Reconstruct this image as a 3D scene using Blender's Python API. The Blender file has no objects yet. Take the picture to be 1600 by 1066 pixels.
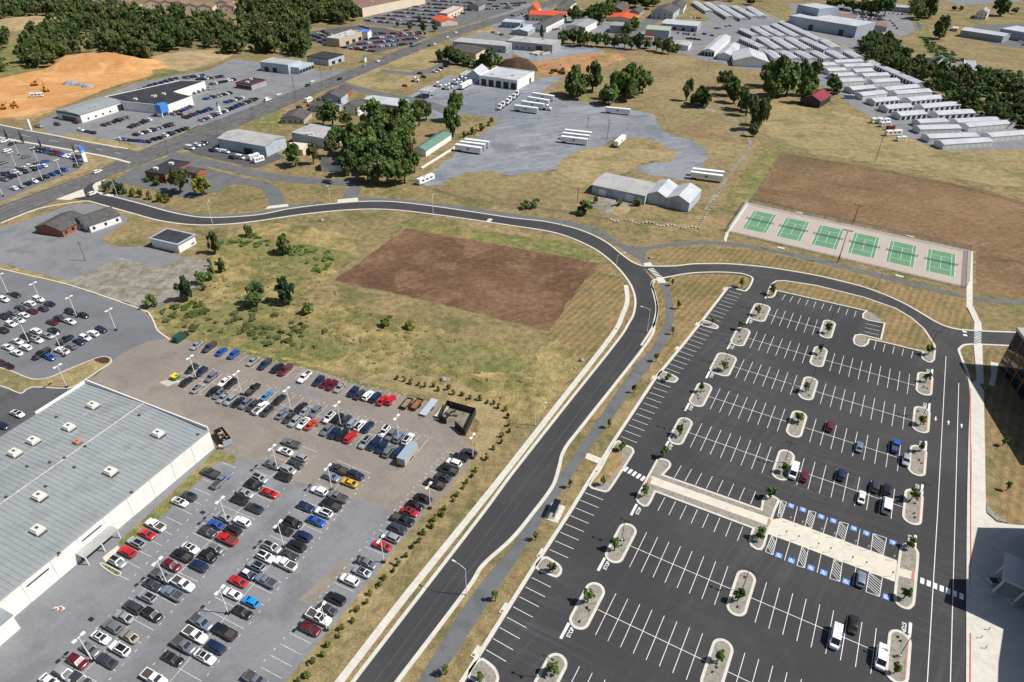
import bpy, math, random
import numpy as np
from mathutils import Matrix, Vector
random.seed(7); RNG = np.random.default_rng(7)
SC = bpy.context.scene
COL = SC.collection
R = math.radians

# ------------------------------------------------------------------ camera
CAM_H, FPX, PITCH, ROLL = 135.0, 1067.0, 0.6081, 0.0176
_c, _s = math.cos(PITCH), math.sin(PITCH)
FW = np.array([0, _c, -_s]); _up = np.array([0, _s, _c]); _rt = np.array([1.0, 0, 0])
RT = math.cos(ROLL) * _rt + math.sin(ROLL) * _up
UP = -math.sin(ROLL) * _rt + math.cos(ROLL) * _up
cam_data = bpy.data.cameras.new('camera'); cam = bpy.data.objects.new('camera', cam_data); COL.objects.link(cam)
m = Matrix.Identity(4)
for i, v in enumerate((RT, UP, -FW)):
    for k in range(3): m[k][i] = v[k]
m[2][3] = CAM_H
cam.matrix_world = m
cam_data.sensor_width = 36; cam_data.lens = 36 * FPX / 1600; cam_data.clip_end = 9000; cam_data.clip_start = 1
SC.camera = cam

# ------------------------------------------------------------------ sky, sun, exposure
SUN_EL, SUN_AZ = R(51.5), R(-5.5)                      # azimuth from +X
w = bpy.data.worlds.new('World'); SC.world = w; w.use_nodes = True
nt = w.node_tree; bg = nt.nodes['Background']
sky = nt.nodes.new('ShaderNodeTexSky'); sky.sky_type = 'NISHITA'; sky.sun_disc = False
sky.sun_elevation = SUN_EL; sky.sun_rotation = R(90) - SUN_AZ; sky.altitude = 200; sky.dust_density = 1.5
nt.links.new(sky.outputs[0], bg.inputs[0]); bg.inputs[1].default_value = 0.06
sd = bpy.data.lights.new('sun', 'SUN'); sd.energy = 4.6; sd.angle = R(0.53); sd.color = (1, 0.955, 0.88)
sun = bpy.data.objects.new('sun', sd); COL.objects.link(sun)
sv = Vector((math.cos(SUN_EL) * math.cos(SUN_AZ), math.cos(SUN_EL) * math.sin(SUN_AZ), math.sin(SUN_EL)))
sun.rotation_euler = sv.to_track_quat('Z', 'Y').to_euler(); sun.location = (0, 0, 400)
SC.view_settings.view_transform = 'Standard'; SC.view_settings.look = 'None'
SC.view_settings.gamma = 1; SC.view_settings.exposure = 0.3

# ------------------------------------------------------------------ photo point -> place on the ground (or at height z)
def G(x, y, z=0.0):
    d = FW + (x - 800) / FPX * RT - (y - 533) / FPX * UP
    t = (z - CAM_H) / d[2]
    return np.array([d[0] * t, d[1] * t])
def GP(pts, z=0.0): return [G(x, y, z) for x, y in pts]
TH = -0.496
E1 = np.array([math.cos(TH), math.sin(TH)]); E2 = np.array([-math.sin(TH), math.cos(TH)])
def W(u, v): return E1 * u + E2 * v                    # parking-lot grid (u along the rows, v along the stalls)
def uv(x, y):
    p = G(x, y); return p @ E1, p @ E2

# ------------------------------------------------------------------ materials
MATS = {}
def _nodes(name):
    mt = bpy.data.materials.new(name); mt.use_nodes = True
    return mt, mt.node_tree, mt.node_tree.nodes['Principled BSDF']
def rgb(c): return (c[0], c[1], c[2], 1)
def plain(name, c, rough=0.6, metal=0.0, coat=0.0, spec=0.5, emit=None):
    if name in MATS: return MATS[name]
    mt, t, b = _nodes(name)
    b.inputs['Base Color'].default_value = rgb(c); b.inputs['Roughness'].default_value = rough
    b.inputs['Metallic'].default_value = metal; b.inputs['Coat Weight'].default_value = coat
    b.inputs['Coat Roughness'].default_value = 0.06
    b.inputs['Specular IOR Level'].default_value = spec
    MATS[name] = mt; return mt
def ground(name, c1, c2, scale=0.05, c3=None, s3=0.4, rough=0.95, fine=6.0, famt=0.25, stripes=None, bump=0.0, thr=(0.35, 0.65), spec=0.2, cracks=None, streak=None):
    """two-tone surface: c1/c2 in large patches, c3 in smaller ones, fine grain over all, optional stripes (angle, period, amount)"""
    mt, t, b = _nodes(name); N = t.nodes.new; L = t.links.new
    geo = N('ShaderNodeNewGeometry')
    def noise(sc, det=4, rough_=0.6, dist=0.0):
        n = N('ShaderNodeTexNoise'); n.inputs['Scale'].default_value = sc; n.inputs['Detail'].default_value = det
        n.inputs['Roughness'].default_value = rough_; n.inputs['Distortion'].default_value = dist
        L(geo.outputs['Position'], n.inputs['Vector']); return n
    def ramp(src, lo, hi):
        r = N('ShaderNodeMapRange'); r.inputs[1].default_value = lo; r.inputs[2].default_value = hi; r.clamp = True
        L(src, r.inputs[0]); return r.outputs[0]
    def mix(f, a, bb, mode='MIX'):
        x = N('ShaderNodeMix'); x.data_type = 'RGBA'; x.blend_type = mode
        if isinstance(f, float): x.inputs[0].default_value = f
        else: L(f, x.inputs[0])
        for k, v in ((6, a), (7, bb)):
            if isinstance(v, tuple): x.inputs[k].default_value = rgb(v)
            else: L(v, x.inputs[k])
        return x.outputs[2]
    col = mix(ramp(noise(scale, 5, 0.6, 0.4).outputs[0], *thr), c1, c2)
    if c3: col = mix(ramp(noise(s3, 5, 0.65).outputs[0], 0.48, 0.62), col, c3)
    if stripes:
        ang, per, amt = stripes
        mp = N('ShaderNodeMapping'); mp.vector_type = 'POINT'; mp.inputs['Rotation'].default_value = (0, 0, ang)
        L(geo.outputs['Position'], mp.inputs['Vector'])
        wv = N('ShaderNodeTexWave'); wv.wave_type = 'BANDS'; wv.bands_direction = 'X'; wv.wave_profile = 'SIN'
        wv.inputs['Scale'].default_value = 2 * math.pi / per / 20; wv.inputs['Distortion'].default_value = 1.6
        wv.inputs['Detail'].default_value = 2; wv.inputs['Detail Scale'].default_value = 0.6
        L(mp.outputs[0], wv.inputs['Vector'])
        col = mix(amt, col, mix(wv.outputs[1], tuple(x * 0.55 for x in c2), tuple(min(1, x * 1.5) for x in c1)))
    if streak:                                            # long thin marks (angle, across scale, amount, brightness)
        for q, (ang, sc, amt, br) in enumerate(streak):
            mp = N('ShaderNodeMapping'); mp.vector_type = 'TEXTURE'; mp.inputs['Rotation'].default_value = (0, 0, ang); mp.inputs['Scale'].default_value = (18 / sc, 1 / sc, 1); mp.inputs['Location'].default_value = (31.7 * q, 17.3 * q, 0)
            L(geo.outputs['Position'], mp.inputs['Vector'])
            sn = N('ShaderNodeTexNoise'); sn.inputs['Scale'].default_value = 1.0; sn.inputs['Detail'].default_value = 3; sn.inputs['Roughness'].default_value = 0.6; L(mp.outputs[0], sn.inputs['Vector'])
            big = ramp(noise(0.018 + .004 * q, 2).outputs[0], .42, .62)
            mu = N('ShaderNodeMath'); mu.operation = 'MULTIPLY'; L(ramp(sn.outputs[0], .5, .72), mu.inputs[0]); L(big, mu.inputs[1])
            mu2 = N('ShaderNodeMath'); mu2.operation = 'MULTIPLY'; mu2.inputs[1].default_value = amt; L(mu.outputs[0], mu2.inputs[0])
            col = mix(mu2.outputs[0], col, tuple(x * br for x in c2))
    if cracks:
        vo = N('ShaderNodeTexVoronoi'); vo.feature = 'DISTANCE_TO_EDGE'; vo.inputs['Scale'].default_value = cracks
        nz = noise(0.8, 3); ad = N('ShaderNodeVectorMath'); ad.operation = 'MULTIPLY_ADD'
        ad.inputs[1].default_value = (2.5, 2.5, 2.5); L(nz.outputs[1], ad.inputs[0]); L(geo.outputs['Position'], ad.inputs[2])
        L(ad.outputs[0], vo.inputs['Vector'])
        col = mix(ramp(vo.outputs[0], 0.012, 0.03), tuple(x * 0.62 for x in c1), col)
    g = noise(fine, 3, 0.7)
    gr = N('ShaderNodeMapRange'); gr.inputs[1].default_value = 0.3; gr.inputs[2].default_value = 0.7
    gr.inputs[3].default_value = 1 - famt; gr.inputs[4].default_value = 1 + famt; L(g.outputs[0], gr.inputs[0])
    g2 = noise(fine * .17, 4, 0.65); gr2 = N('ShaderNodeMapRange'); gr2.inputs[1].default_value = 0.34; gr2.inputs[2].default_value = 0.66
    gr2.inputs[3].default_value = 1 - famt * .8; gr2.inputs[4].default_value = 1 + famt * .8; L(g2.outputs[0], gr2.inputs[0])
    gm = N('ShaderNodeMath'); gm.operation = 'MULTIPLY'; L(gr.outputs[0], gm.inputs[0]); L(gr2.outputs[0], gm.inputs[1])
    vm = N('ShaderNodeVectorMath'); vm.operation = 'SCALE'; L(col, vm.inputs[0]); L(gm.outputs[0], vm.inputs['Scale'])
    L(vm.outputs[0], b.inputs['Base Color'])
    b.inputs['Roughness'].default_value = rough; b.inputs['Specular IOR Level'].default_value = spec
    if bump:
        bm = N('ShaderNodeBump'); bm.inputs['Strength'].default_value = 1.0; bm.inputs['Distance'].default_value = bump
        L(noise(fine * 0.35, 5, 0.7).outputs[0], bm.inputs['Height']); L(bm.outputs[0], b.inputs['Normal'])
    MATS[name] = mt; return mt
def leaf(name, c1, c2, scale=0.5):
    mt, t, b = _nodes(name); N = t.nodes.new; L = t.links.new
    geo = N('ShaderNodeNewGeometry'); oi = N('ShaderNodeObjectInfo')
    n = N('ShaderNodeTexNoise'); n.inputs['Scale'].default_value = scale; n.inputs['Detail'].default_value = 3
    L(geo.outputs['Position'], n.inputs['Vector'])
    r = N('ShaderNodeMapRange'); r.inputs[1].default_value = 0.32; r.inputs[2].default_value = 0.68; L(n.outputs[0], r.inputs[0])
    x = N('ShaderNodeMix'); x.data_type = 'RGBA'; L(r.outputs[0], x.inputs[0]); x.inputs[6].default_value = rgb(c1); x.inputs[7].default_value = rgb(c2)
    h = N('ShaderNodeHueSaturation'); a = N('ShaderNodeMapRange'); a.inputs[3].default_value = 0.75; a.inputs[4].default_value = 1.25
    L(oi.outputs['Random'], a.inputs[0]); L(a.outputs[0], h.inputs['Value']); L(x.outputs[2], h.inputs['Color'])
    a2 = N('ShaderNodeMapRange'); a2.inputs[3].default_value = 0.48; a2.inputs[4].default_value = 0.515
    mu = N('ShaderNodeMath'); mu.operation = 'FRACT'; m7 = N('ShaderNodeMath'); m7.operation = 'MULTIPLY'; m7.inputs[1].default_value = 7.3
    L(oi.outputs['Random'], m7.inputs[0]); L(m7.outputs[0], mu.inputs[0]); L(mu.outputs[0], a2.inputs[0]); L(a2.outputs[0], h.inputs['Hue'])
    L(h.outputs[0], b.inputs['Base Color']); b.inputs['Roughness'].default_value = 0.65; b.inputs['Specular IOR Level'].default_value = 0.25
    tr = N('ShaderNodeBsdfTranslucent'); L(h.outputs[0], tr.inputs[0]); ms = N('ShaderNodeMixShader'); ms.inputs[0].default_value = 0.3
    L(b.outputs[0], ms.inputs[1]); L(tr.outputs[0], ms.inputs[2]); L(ms.outputs[0], t.nodes['Material Output'].inputs[0])
    MATS[name] = mt; return mt
def mesh_fence(name, c, alpha):
    mt, t, b = _nodes(name); b.inputs['Base Color'].default_value = rgb(c); b.inputs['Alpha'].default_value = alpha
    b.inputs['Roughness'].default_value = 0.5
    MATS[name] = mt; return mt

ground('dry_grass', (0.272, 0.20, 0.105), (0.195, 0.155, 0.074), 0.02, (0.138, 0.13, 0.055), 0.06, fine=2.2, famt=0.38, bump=0.25, streak=[(R(20), .3, .35, 1.5), (R(70), .25, .3, .7)])
ground('verge_grass', (0.32, 0.222, 0.115), (0.24, 0.175, 0.082), 0.05, (0.165, 0.142, 0.06), 0.12, fine=3.5, famt=0.36, bump=0.15)
ground('mown_grass', (0.255, 0.178, 0.088), (0.188, 0.142, 0.064), 0.03, (0.135, 0.118, 0.048), 0.08, fine=3.0, famt=0.3, stripes=(R(35), 2.4, 0.2), bump=0.1)
ground('weed_field', (0.335, 0.255, 0.115), (0.245, 0.195, 0.082), 0.03, (0.15, 0.142, 0.052), 0.055, fine=1.6, famt=0.42, bump=0.5)
ground('green_grass', (0.125, 0.142, 0.046), (0.185, 0.17, 0.066), 0.05, (0.245, 0.198, 0.085), 0.11, fine=2.2, famt=0.38, bump=0.3)
ground('hay_field', (0.325, 0.25, 0.13), (0.245, 0.195, 0.098), 0.012, (0.175, 0.155, 0.07), 0.035, fine=1.5, famt=0.3, stripes=(R(70), 6, 0.05), streak=[(R(-10), .2, .4, .7)])
ground('pasture', (0.262, 0.202, 0.108), (0.182, 0.158, 0.072), 0.012, (0.205, 0.14, 0.08), 0.03, fine=1.5, famt=0.34, streak=[(R(-15), .25, .45, 1.6), (R(55), .2, .4, .65)])
ground('ploughed', (0.15, 0.086, 0.049), (0.092, 0.052, 0.030), 0.025, (0.185, 0.115, 0.068), 0.07, fine=2.5, famt=0.3, stripes=(R(-32), 1.3, 0.08), bump=0.12, streak=[(R(30), 1.1, .75, 3.0), (R(30), .4, .6, 2.2), (R(-12), .5, .5, .55)])
ground('brown_turf', (0.185, 0.116, 0.064), (0.122, 0.084, 0.044), 0.012, (0.22, 0.142, 0.078), 0.03, fine=2.5, famt=0.3, stripes=(R(58), 2.6, 0.08), streak=[(R(-20), .4, .6, 2.0), (R(-20), .15, .5, .6), (R(30), .3, .4, .6)])
ground('orange_soil', (0.53, 0.285, 0.11), (0.44, 0.215, 0.08), 0.014, (0.57, 0.34, 0.155), 0.035, fine=1.0, famt=0.14, bump=0.3, streak=[(R(20), .25, .7, 1.5), (R(50), .3, .5, .7)])
ground('pale_soil', (0.40, 0.30, 0.17), (0.33, 0.24, 0.13), 0.02, (0.26, 0.20, 0.10), 0.05, fine=1.0, famt=0.2)
ground('red_soil', (0.42, 0.19, 0.085), (0.34, 0.20, 0.10), 0.03, (0.26, 0.20, 0.10), 0.08, fine=1.0, famt=0.25)
ground('new_asphalt', (0.042, 0.042, 0.045), (0.049, 0.049, 0.052), 0.03, (0.055, 0.055, 0.058), 0.05, fine=18, famt=0.12, rough=0.85, spec=0.25, streak=[(R(59), 1.2, .45, 1.6), (R(59), 2.5, .3, .75)])
ground('lot_asphalt', (0.041, 0.040, 0.043), (0.049, 0.048, 0.051), 0.02, (0.057, 0.056, 0.058), 0.028, fine=18, famt=0.13, rough=0.85, spec=0.25, streak=[(TH, .8, .5, 1.9), (TH + R(78), .5, .45, 2.0), (TH + R(30), 1.2, .3, .7)])
ground('trail_asphalt', (0.125, 0.13, 0.138), (0.145, 0.148, 0.155), 0.05, (0.11, 0.112, 0.118), 0.2, fine=14, famt=0.12, rough=0.9)
ground('old_asphalt', (0.185, 0.19, 0.205), (0.215, 0.22, 0.232), 0.03, (0.165, 0.168, 0.178), 0.12, fine=8, famt=0.1, rough=0.9, cracks=None)
ground('grey_asphalt', (0.19, 0.195, 0.21), (0.218, 0.222, 0.236), 0.03, (0.165, 0.168, 0.178), 0.09, fine=8, famt=0.08, rough=0.9, streak=[(R(53), .7, .45, .78), (R(-25), .5, .4, .75), (R(50), .3, .4, 1.15)])
ground('dealer_asphalt', (0.15, 0.156, 0.172), (0.172, 0.178, 0.192), 0.03, (0.135, 0.14, 0.15), 0.08, fine=8, famt=0.08, rough=0.9)
ground('dark_asphalt', (0.085, 0.088, 0.095), (0.10, 0.102, 0.11), 0.03, (0.075, 0.076, 0.08), 0.1, fine=8, famt=0.1, rough=0.9)
ground('tan_asphalt', (0.225, 0.197, 0.173), (0.252, 0.222, 0.193), 0.03, (0.195, 0.172, 0.152), 0.08, fine=7, famt=0.1, rough=0.92, streak=[(R(-25), .6, .5, .74), (R(50), .5, .4, .8)])
ground('road_asphalt', (0.105, 0.106, 0.112), (0.13, 0.131, 0.137), 0.05, (0.09, 0.091, 0.095), 0.15, fine=8, famt=0.1, rough=0.9)
ground('gravel_yard', (0.17, 0.185, 0.212), (0.25, 0.262, 0.285), 0.012, (0.145, 0.158, 0.183), 0.04, fine=1.5, famt=0.12, bump=0.05, streak=[(R(35), .5, .7, 1.45), (R(20), .25, .5, 1.5), (R(60), .4, .4, .65)])
ground('weedy_gravel', (0.27, 0.255, 0.235), (0.215, 0.195, 0.155), 0.06, (0.17, 0.155, 0.10), 0.15, fine=2, famt=0.3, bump=0.1)
ground('island_gravel', (0.30, 0.275, 0.24), (0.25, 0.232, 0.205), 0.4, (0.21, 0.20, 0.16), 0.9, fine=14, famt=0.3, bump=0.05)
ground('concrete', (0.60, 0.57, 0.51), (0.55, 0.525, 0.475), 0.15, (0.52, 0.495, 0.45), 0.5, fine=5, famt=0.06, rough=0.85)
ground('walk_concrete', (0.64, 0.585, 0.49), (0.58, 0.535, 0.46), 0.1, (0.55, 0.51, 0.44), 0.4, fine=5, famt=0.06, rough=0.85)
ground('court_slab', (0.42, 0.36, 0.32), (0.40, 0.345, 0.305), 0.05, (0.385, 0.335, 0.30), 0.15, fine=4, famt=0.05, rough=0.85)
ground('court_green', (0.115, 0.25, 0.145), (0.105, 0.235, 0.135), 0.1, (0.125, 0.26, 0.155), 0.3, fine=4, famt=0.05, rough=0.8)
ground('mulch', (0.075, 0.045, 0.03), (0.055, 0.035, 0.024), 0.5, (0.09, 0.05, 0.03), 1.5, fine=6, famt=0.3)
ground('stream', (0.16, 0.24, 0.33), (0.13, 0.20, 0.28), 0.05, fine=2, famt=0.05, rough=0.12, spec=0.6)
ground('white_paint', (0.80, 0.80, 0.78), (0.74, 0.74, 0.72), 0.3, (0.66, 0.66, 0.65), 1.5, fine=10, famt=0.06, rough=0.7)
ground('worn_paint', (0.62, 0.62, 0.60), (0.48, 0.48, 0.47), 0.6, (0.36, 0.36, 0.36), 2.0, fine=10, famt=0.1, rough=0.8)
plain('blue_paint', (0.10, 0.26, 0.62), 0.7); plain('red_paint', (0.42, 0.075, 0.07), 0.7); plain('detect_red', (0.42, 0.20, 0.16), 0.85)
plain('yellow_paint', (0.65, 0.42, 0.05), 0.7)
ground('brick_wall', (0.30, 0.105, 0.065), (0.36, 0.135, 0.085), 1.5, (0.24, 0.085, 0.055), 3.0, fine=10, famt=0.2, rough=0.9)
ground('metal_roof', (0.262, 0.285, 0.295), (0.29, 0.312, 0.32), 0.05, (0.238, 0.258, 0.268), 0.2, fine=1.2, famt=0.05, rough=0.55, spec=0.4, streak=[(R(-22), .5, .5, .82)])
ground('white_wall', (0.78, 0.77, 0.75), (0.74, 0.735, 0.72), 0.1, (0.70, 0.69, 0.67), 0.35, fine=2, famt=0.04, rough=0.7)
ground('white_roof', (0.47, 0.49, 0.53), (0.43, 0.45, 0.49), 0.05, (0.38, 0.40, 0.44), 0.12, fine=1, famt=0.05, rough=0.6)
ground('grey_roof', (0.36, 0.36, 0.355), (0.40, 0.40, 0.39), 0.05, (0.31, 0.31, 0.31), 0.15, fine=1, famt=0.06, rough=0.7)
ground('black_roof', (0.030, 0.032, 0.038), (0.040, 0.042, 0.05), 0.05, (0.05, 0.052, 0.058), 0.15, fine=1, famt=0.1, rough=0.9)
ground('shingle', (0.085, 0.082, 0.082), (0.11, 0.107, 0.105), 0.2, (0.07, 0.068, 0.068), 0.6, fine=4, famt=0.15, rough=0.95)
ground('brown_roof', (0.20, 0.13, 0.10), (0.25, 0.165, 0.13), 0.1, (0.17, 0.11, 0.09), 0.4, fine=2, famt=0.12, rough=0.95)
ground('red_roof', (0.62, 0.10, 0.045), (0.55, 0.09, 0.04), 0.1, fine=2, famt=0.06, rough=0.6)
ground('maroon_roof', (0.23, 0.035, 0.05), (0.19, 0.03, 0.04), 0.2, fine=2, famt=0.1, rough=0.6)
ground('green_roof', (0.135, 0.235, 0.19), (0.12, 0.215, 0.175), 0.1, fine=2, famt=0.05, rough=0.5)
ground('pale_green_roof', (0.33, 0.40, 0.30), (0.30, 0.37, 0.28), 0.1, fine=2, famt=0.05, rough=0.6)
ground('blue_wall', (0.44, 0.50, 0.565), (0.41, 0.47, 0.535), 0.1, (0.36, 0.42, 0.48), 0.4, fine=2, famt=0.05, rough=0.6)
ground('bluegrey_wall', (0.34, 0.375, 0.43), (0.31, 0.345, 0.40), 0.1, fine=2, famt=0.05, rough=0.65)
ground('grey_wall', (0.36, 0.37, 0.385), (0.33, 0.34, 0.355), 0.1, (0.29, 0.30, 0.31), 0.4, fine=2, famt=0.05, rough=0.7)
ground('tan_wall', (0.52, 0.43, 0.31), (0.48, 0.40, 0.29), 0.1, fine=2, famt=0.05, rough=0.8)
ground('cream_wall', (0.68, 0.58, 0.44), (0.63, 0.54, 0.42), 0.1, fine=2, famt=0.05, rough=0.8)
ground('old_wall', (0.42, 0.40, 0.37), (0.36, 0.345, 0.32), 0.2, fine=2, famt=0.1, rough=0.85)
ground('stone_pale', (0.50, 0.45, 0.36), (0.42, 0.38, 0.31), 0.5, fine=3, famt=0.2)
ground('grey_stone', (0.24, 0.245, 0.255), (0.30, 0.30, 0.31), 0.5, fine=2, famt=0.25)
ground('timber', (0.26, 0.18, 0.115), (0.21, 0.145, 0.09), 0.8, (0.30, 0.22, 0.15), 2.0, fine=6, famt=0.2)
ground('rust', (0.30, 0.135, 0.06), (0.22, 0.095, 0.045), 1.0, fine=6, famt=0.3)
ground('bark', (0.12, 0.095, 0.07), (0.09, 0.07, 0.05), 1.5, fine=8, famt=0.3)
plain('dark_door', (0.022, 0.024, 0.028), 0.6); plain('glass', (0.012, 0.016, 0.022), 0.06, 0, 0, 0.8); plain('tyre', (0.02, 0.02, 0.021), 0.85)
plain('rim', (0.42, 0.43, 0.44), 0.35, 0.8); plain('headlight', (0.75, 0.78, 0.8), 0.15); plain('taillight', (0.35, 0.015, 0.012), 0.25)
plain('black_plastic', (0.025, 0.025, 0.027), 0.6); plain('white_metal', (0.78, 0.78, 0.77), 0.4); plain('galv', (0.48, 0.49, 0.50), 0.45, 0.4)
plain('dark_metal', (0.022, 0.02, 0.02), 0.5); plain('pole_wood', (0.17, 0.13, 0.10), 0.9); plain('interior', (0.06, 0.05, 0.045), 0.9)
plain('hvac', (0.62, 0.62, 0.57), 0.6); plain('hvac_dark', (0.06, 0.06, 0.055), 0.8); plain('blue_metal', (0.27, 0.36, 0.43), 0.5)
plain('sign_blue', (0.06, 0.22, 0.62), 0.4); plain('teal', (0.02, 0.16, 0.15), 0.4); plain('machine_orange', (0.55, 0.20, 0.03), 0.5)
plain('dark_green', (0.02, 0.065, 0.035), 0.5); plain('bright_green', (0.03, 0.20, 0.07), 0.5); plain('lid_yellow', (0.78, 0.55, 0.03), 0.5)
plain('alu', (0.55, 0.60, 0.66), 0.4, 0.3); plain('cone_red', (0.60, 0.14, 0.08), 0.6); plain('net_dark', (0.05, 0.07, 0.06), 0.9); plain('box_blue', (0.12, 0.25, 0.33), 0.45)
plain('flag_blue', (0.03, 0.12, 0.5), 0.6); plain('terracotta', (0.5, 0.20, 0.12), 0.8)
mesh_fence('chain_link', (0.32, 0.33, 0.34), 0.28); mesh_fence('windscreen_mesh', (0.62, 0.66, 0.70), 0.5); mesh_fence('net_mesh', (0.05, 0.08, 0.065), 0.28)
leaf('leaf_dark', (0.068, 0.114, 0.034), (0.120, 0.179, 0.052), 0.25)
leaf('leaf_mid', (0.094, 0.156, 0.040), (0.175, 0.237, 0.065), 0.25)
leaf('leaf_olive', (0.135, 0.155, 0.056), (0.185, 0.205, 0.078), 0.4)
leaf('leaf_yellow', (0.42, 0.38, 0.055), (0.28, 0.30, 0.06), 0.6)
leaf('leaf_young', (0.115, 0.175, 0.045), (0.165, 0.24, 0.065), 1.2)
leaf('leaf_hedge', (0.15, 0.19, 0.035), (0.22, 0.25, 0.05), 1.5)
leaf('leaf_blue', (0.075, 0.11, 0.085), (0.105, 0.14, 0.11), 1.5)
leaf('leaf_pine', (0.054, 0.094, 0.041), (0.084, 0.132, 0.058), 0.8)
leaf('leaf_rust', (0.16, 0.12, 0.05), (0.20, 0.15, 0.065), 0.6)
leaf('leaf_weed', (0.27, 0.245, 0.095), (0.33, 0.28, 0.125), 0.3)
leaf('leaf_wood', (0.077, 0.122, 0.037), (0.194, 0.219, 0.073), 0.03)
M = MATS

# ------------------------------------------------------------------ mesh building
class MB:
    def __init__(s): s.v = []; s.f = []; s.mi = []; s.ms = []
    def mat(s, mt):
        if mt not in s.ms: s.ms.append(mt)
        return s.ms.index(mt)
    def add(s, vs, fs, mt=None):
        k = s.mat(mt) if mt else 0; o = len(s.v)
        s.v += [tuple(map(float, p)) for p in vs]; s.f += [tuple(i + o for i in f) for f in fs]; s.mi += [k] * len(fs); return s
    def box(s, x0, x1, y0, y1, z0, z1, mt=None, T=None):
        p = [(x0,y0,z0),(x1,y0,z0),(x1,y1,z0),(x0,y1,z0),(x0,y0,z1),(x1,y0,z1),(x1,y1,z1),(x0,y1,z1)]
        if T is not None: p = [tuple(T @ Vector(q)) for q in p]
        return s.add(p, [(0,3,2,1),(4,5,6,7),(0,1,5,4),(1,2,6,5),(2,3,7,6),(3,0,4,7)], mt)
    def prism(s, poly, z0, z1, mt=None, bottom=False):
        n = len(poly)
        if area(poly) < 0: poly = poly[::-1]
        z0s = z0 if hasattr(z0, '__len__') else [z0] * n; z1s = z1 if hasattr(z1, '__len__') else [z1] * n
        vs = [(p[0], p[1], z) for p, z in zip(poly, z0s)] + [(p[0], p[1], z) for p, z in zip(poly, z1s)]
        fs = [(i, (i + 1) % n, n + (i + 1) % n, n + i) for i in range(n)] + [tuple(range(n, 2 * n))]
        if bottom: fs.append(tuple(range(n - 1, -1, -1)))
        return s.add(vs, fs, mt)
    def sheet(s, poly, z, mt=None):
        if area(poly) < 0: poly = poly[::-1]
        return s.add([(p[0], p[1], z) for p in poly], [tuple(range(len(poly)))], mt)
    def ribbon(s, a, b, z, mt=None):
        n = len(a)
        vs = [(p[0], p[1], z) for p in a] + [(p[0], p[1], z) for p in b]
        return s.add(vs, [(i, i + 1, n + i + 1, n + i) for i in range(n - 1)], mt)
    def kerb(s, a, b, z0, z1, mt=None):                 # solid strip between polylines a and b
        n = len(a); vs = []
        for p, q in zip(a, b): vs += [(p[0],p[1],z0),(p[0],p[1],z1),(q[0],q[1],z1),(q[0],q[1],z0)]
        fs = []
        for i in range(n - 1):
            o = 4 * i
            for k in range(3): fs.append((o + k, o + k + 1, o + 5 + k, o + 4 + k))
        fs += [(0, 3, 2, 1), (4*n-4, 4*n-3, 4*n-2, 4*n-1)]
        return s.add(vs, fs, mt)
    def tube(s, pts, rad, n=6, mt=None, cap=True):
        pts = [Vector(p) for p in pts]
        rad = rad if hasattr(rad, '__len__') else [rad] * len(pts)
        vs = []; fs = []
        for i, p in enumerate(pts):
            d = (pts[min(i + 1, len(pts) - 1)] - pts[max(i - 1, 0)]).normalized()
            a = d.orthogonal().normalized(); b = d.cross(a)
            vs += [tuple(p + (a * math.cos(2*math.pi*k/n) + b * math.sin(2*math.pi*k/n)) * rad[i]) for k in range(n)]
        for i in range(len(pts) - 1):
            for k in range(n):
                fs.append((i*n+k, i*n+(k+1)%n, (i+1)*n+(k+1)%n, (i+1)*n+k))
        if cap: fs += [tuple(range(n-1, -1, -1)), tuple(range((len(pts)-1)*n, len(pts)*n))]
        return s.add(vs, fs, mt)
    def mesh(s, name, smooth=False):
        me = bpy.data.meshes.new(name); me.from_pydata(s.v, [], s.f)
        for mt in s.ms: me.materials.append(mt)
        if len(s.ms) > 1: me.polygons.foreach_set('material_index', s.mi)
        if smooth: me.polygons.foreach_set('use_smooth', [True] * len(s.f))
        me.update(); return me
    def obj(s, name, parent=None, loc=None, smooth=False): return ob(name, s.mesh(name, smooth), parent, loc)
def area(p): return sum(p[i-1][0] * p[i][1] - p[i][0] * p[i-1][1] for i in range(len(p)))
def ob(name, data=None, parent=None, loc=None, rz=None):
    o = bpy.data.objects.new(name, data); COL.objects.link(o)
    if parent is not None: o.parent = parent
    if loc is not None: o.location = (loc[0], loc[1], loc[2] if len(loc) > 2 else 0)
    if rz is not None: o.rotation_euler = (0, 0, rz)
    return o
def tag(o, label=None, cat=None, group=None, kind=None):
    if label: o['label'] = label
    if cat: o['category'] = cat
    if group: o['group'] = group
    if kind: o['kind'] = kind
    return o
def struct(name, mb, parent=None, **k):
    o = mb.obj(name, parent, **k); 
    if parent is None: o['kind'] = 'structure'
    return o
def copy_tree(o, parent=None):
    c = o.copy(); COL.objects.link(c); c.parent = parent
    for ch in o.children: copy_tree(ch, c)
    return c
def spline(pts, n=6, closed=False):
    P = [np.array(p, float) for p in pts]; out = []; N = len(P)
    for i in range(N if closed else N - 1):
        if closed: a, b, c, d = P[i-1], P[i], P[(i+1) % N], P[(i+2) % N]
        else: a, b, c, d = P[max(i-1,0)], P[i], P[i+1], P[min(i+2,N-1)]
        for k in range(n):
            t = k / n
            out.append(0.5*((2*b)+(c-a)*t+(2*a-5*b+4*c-d)*t*t+(3*b-a-3*c+d)*t**3))
    if not closed: out.append(P[-1])
    return out
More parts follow.
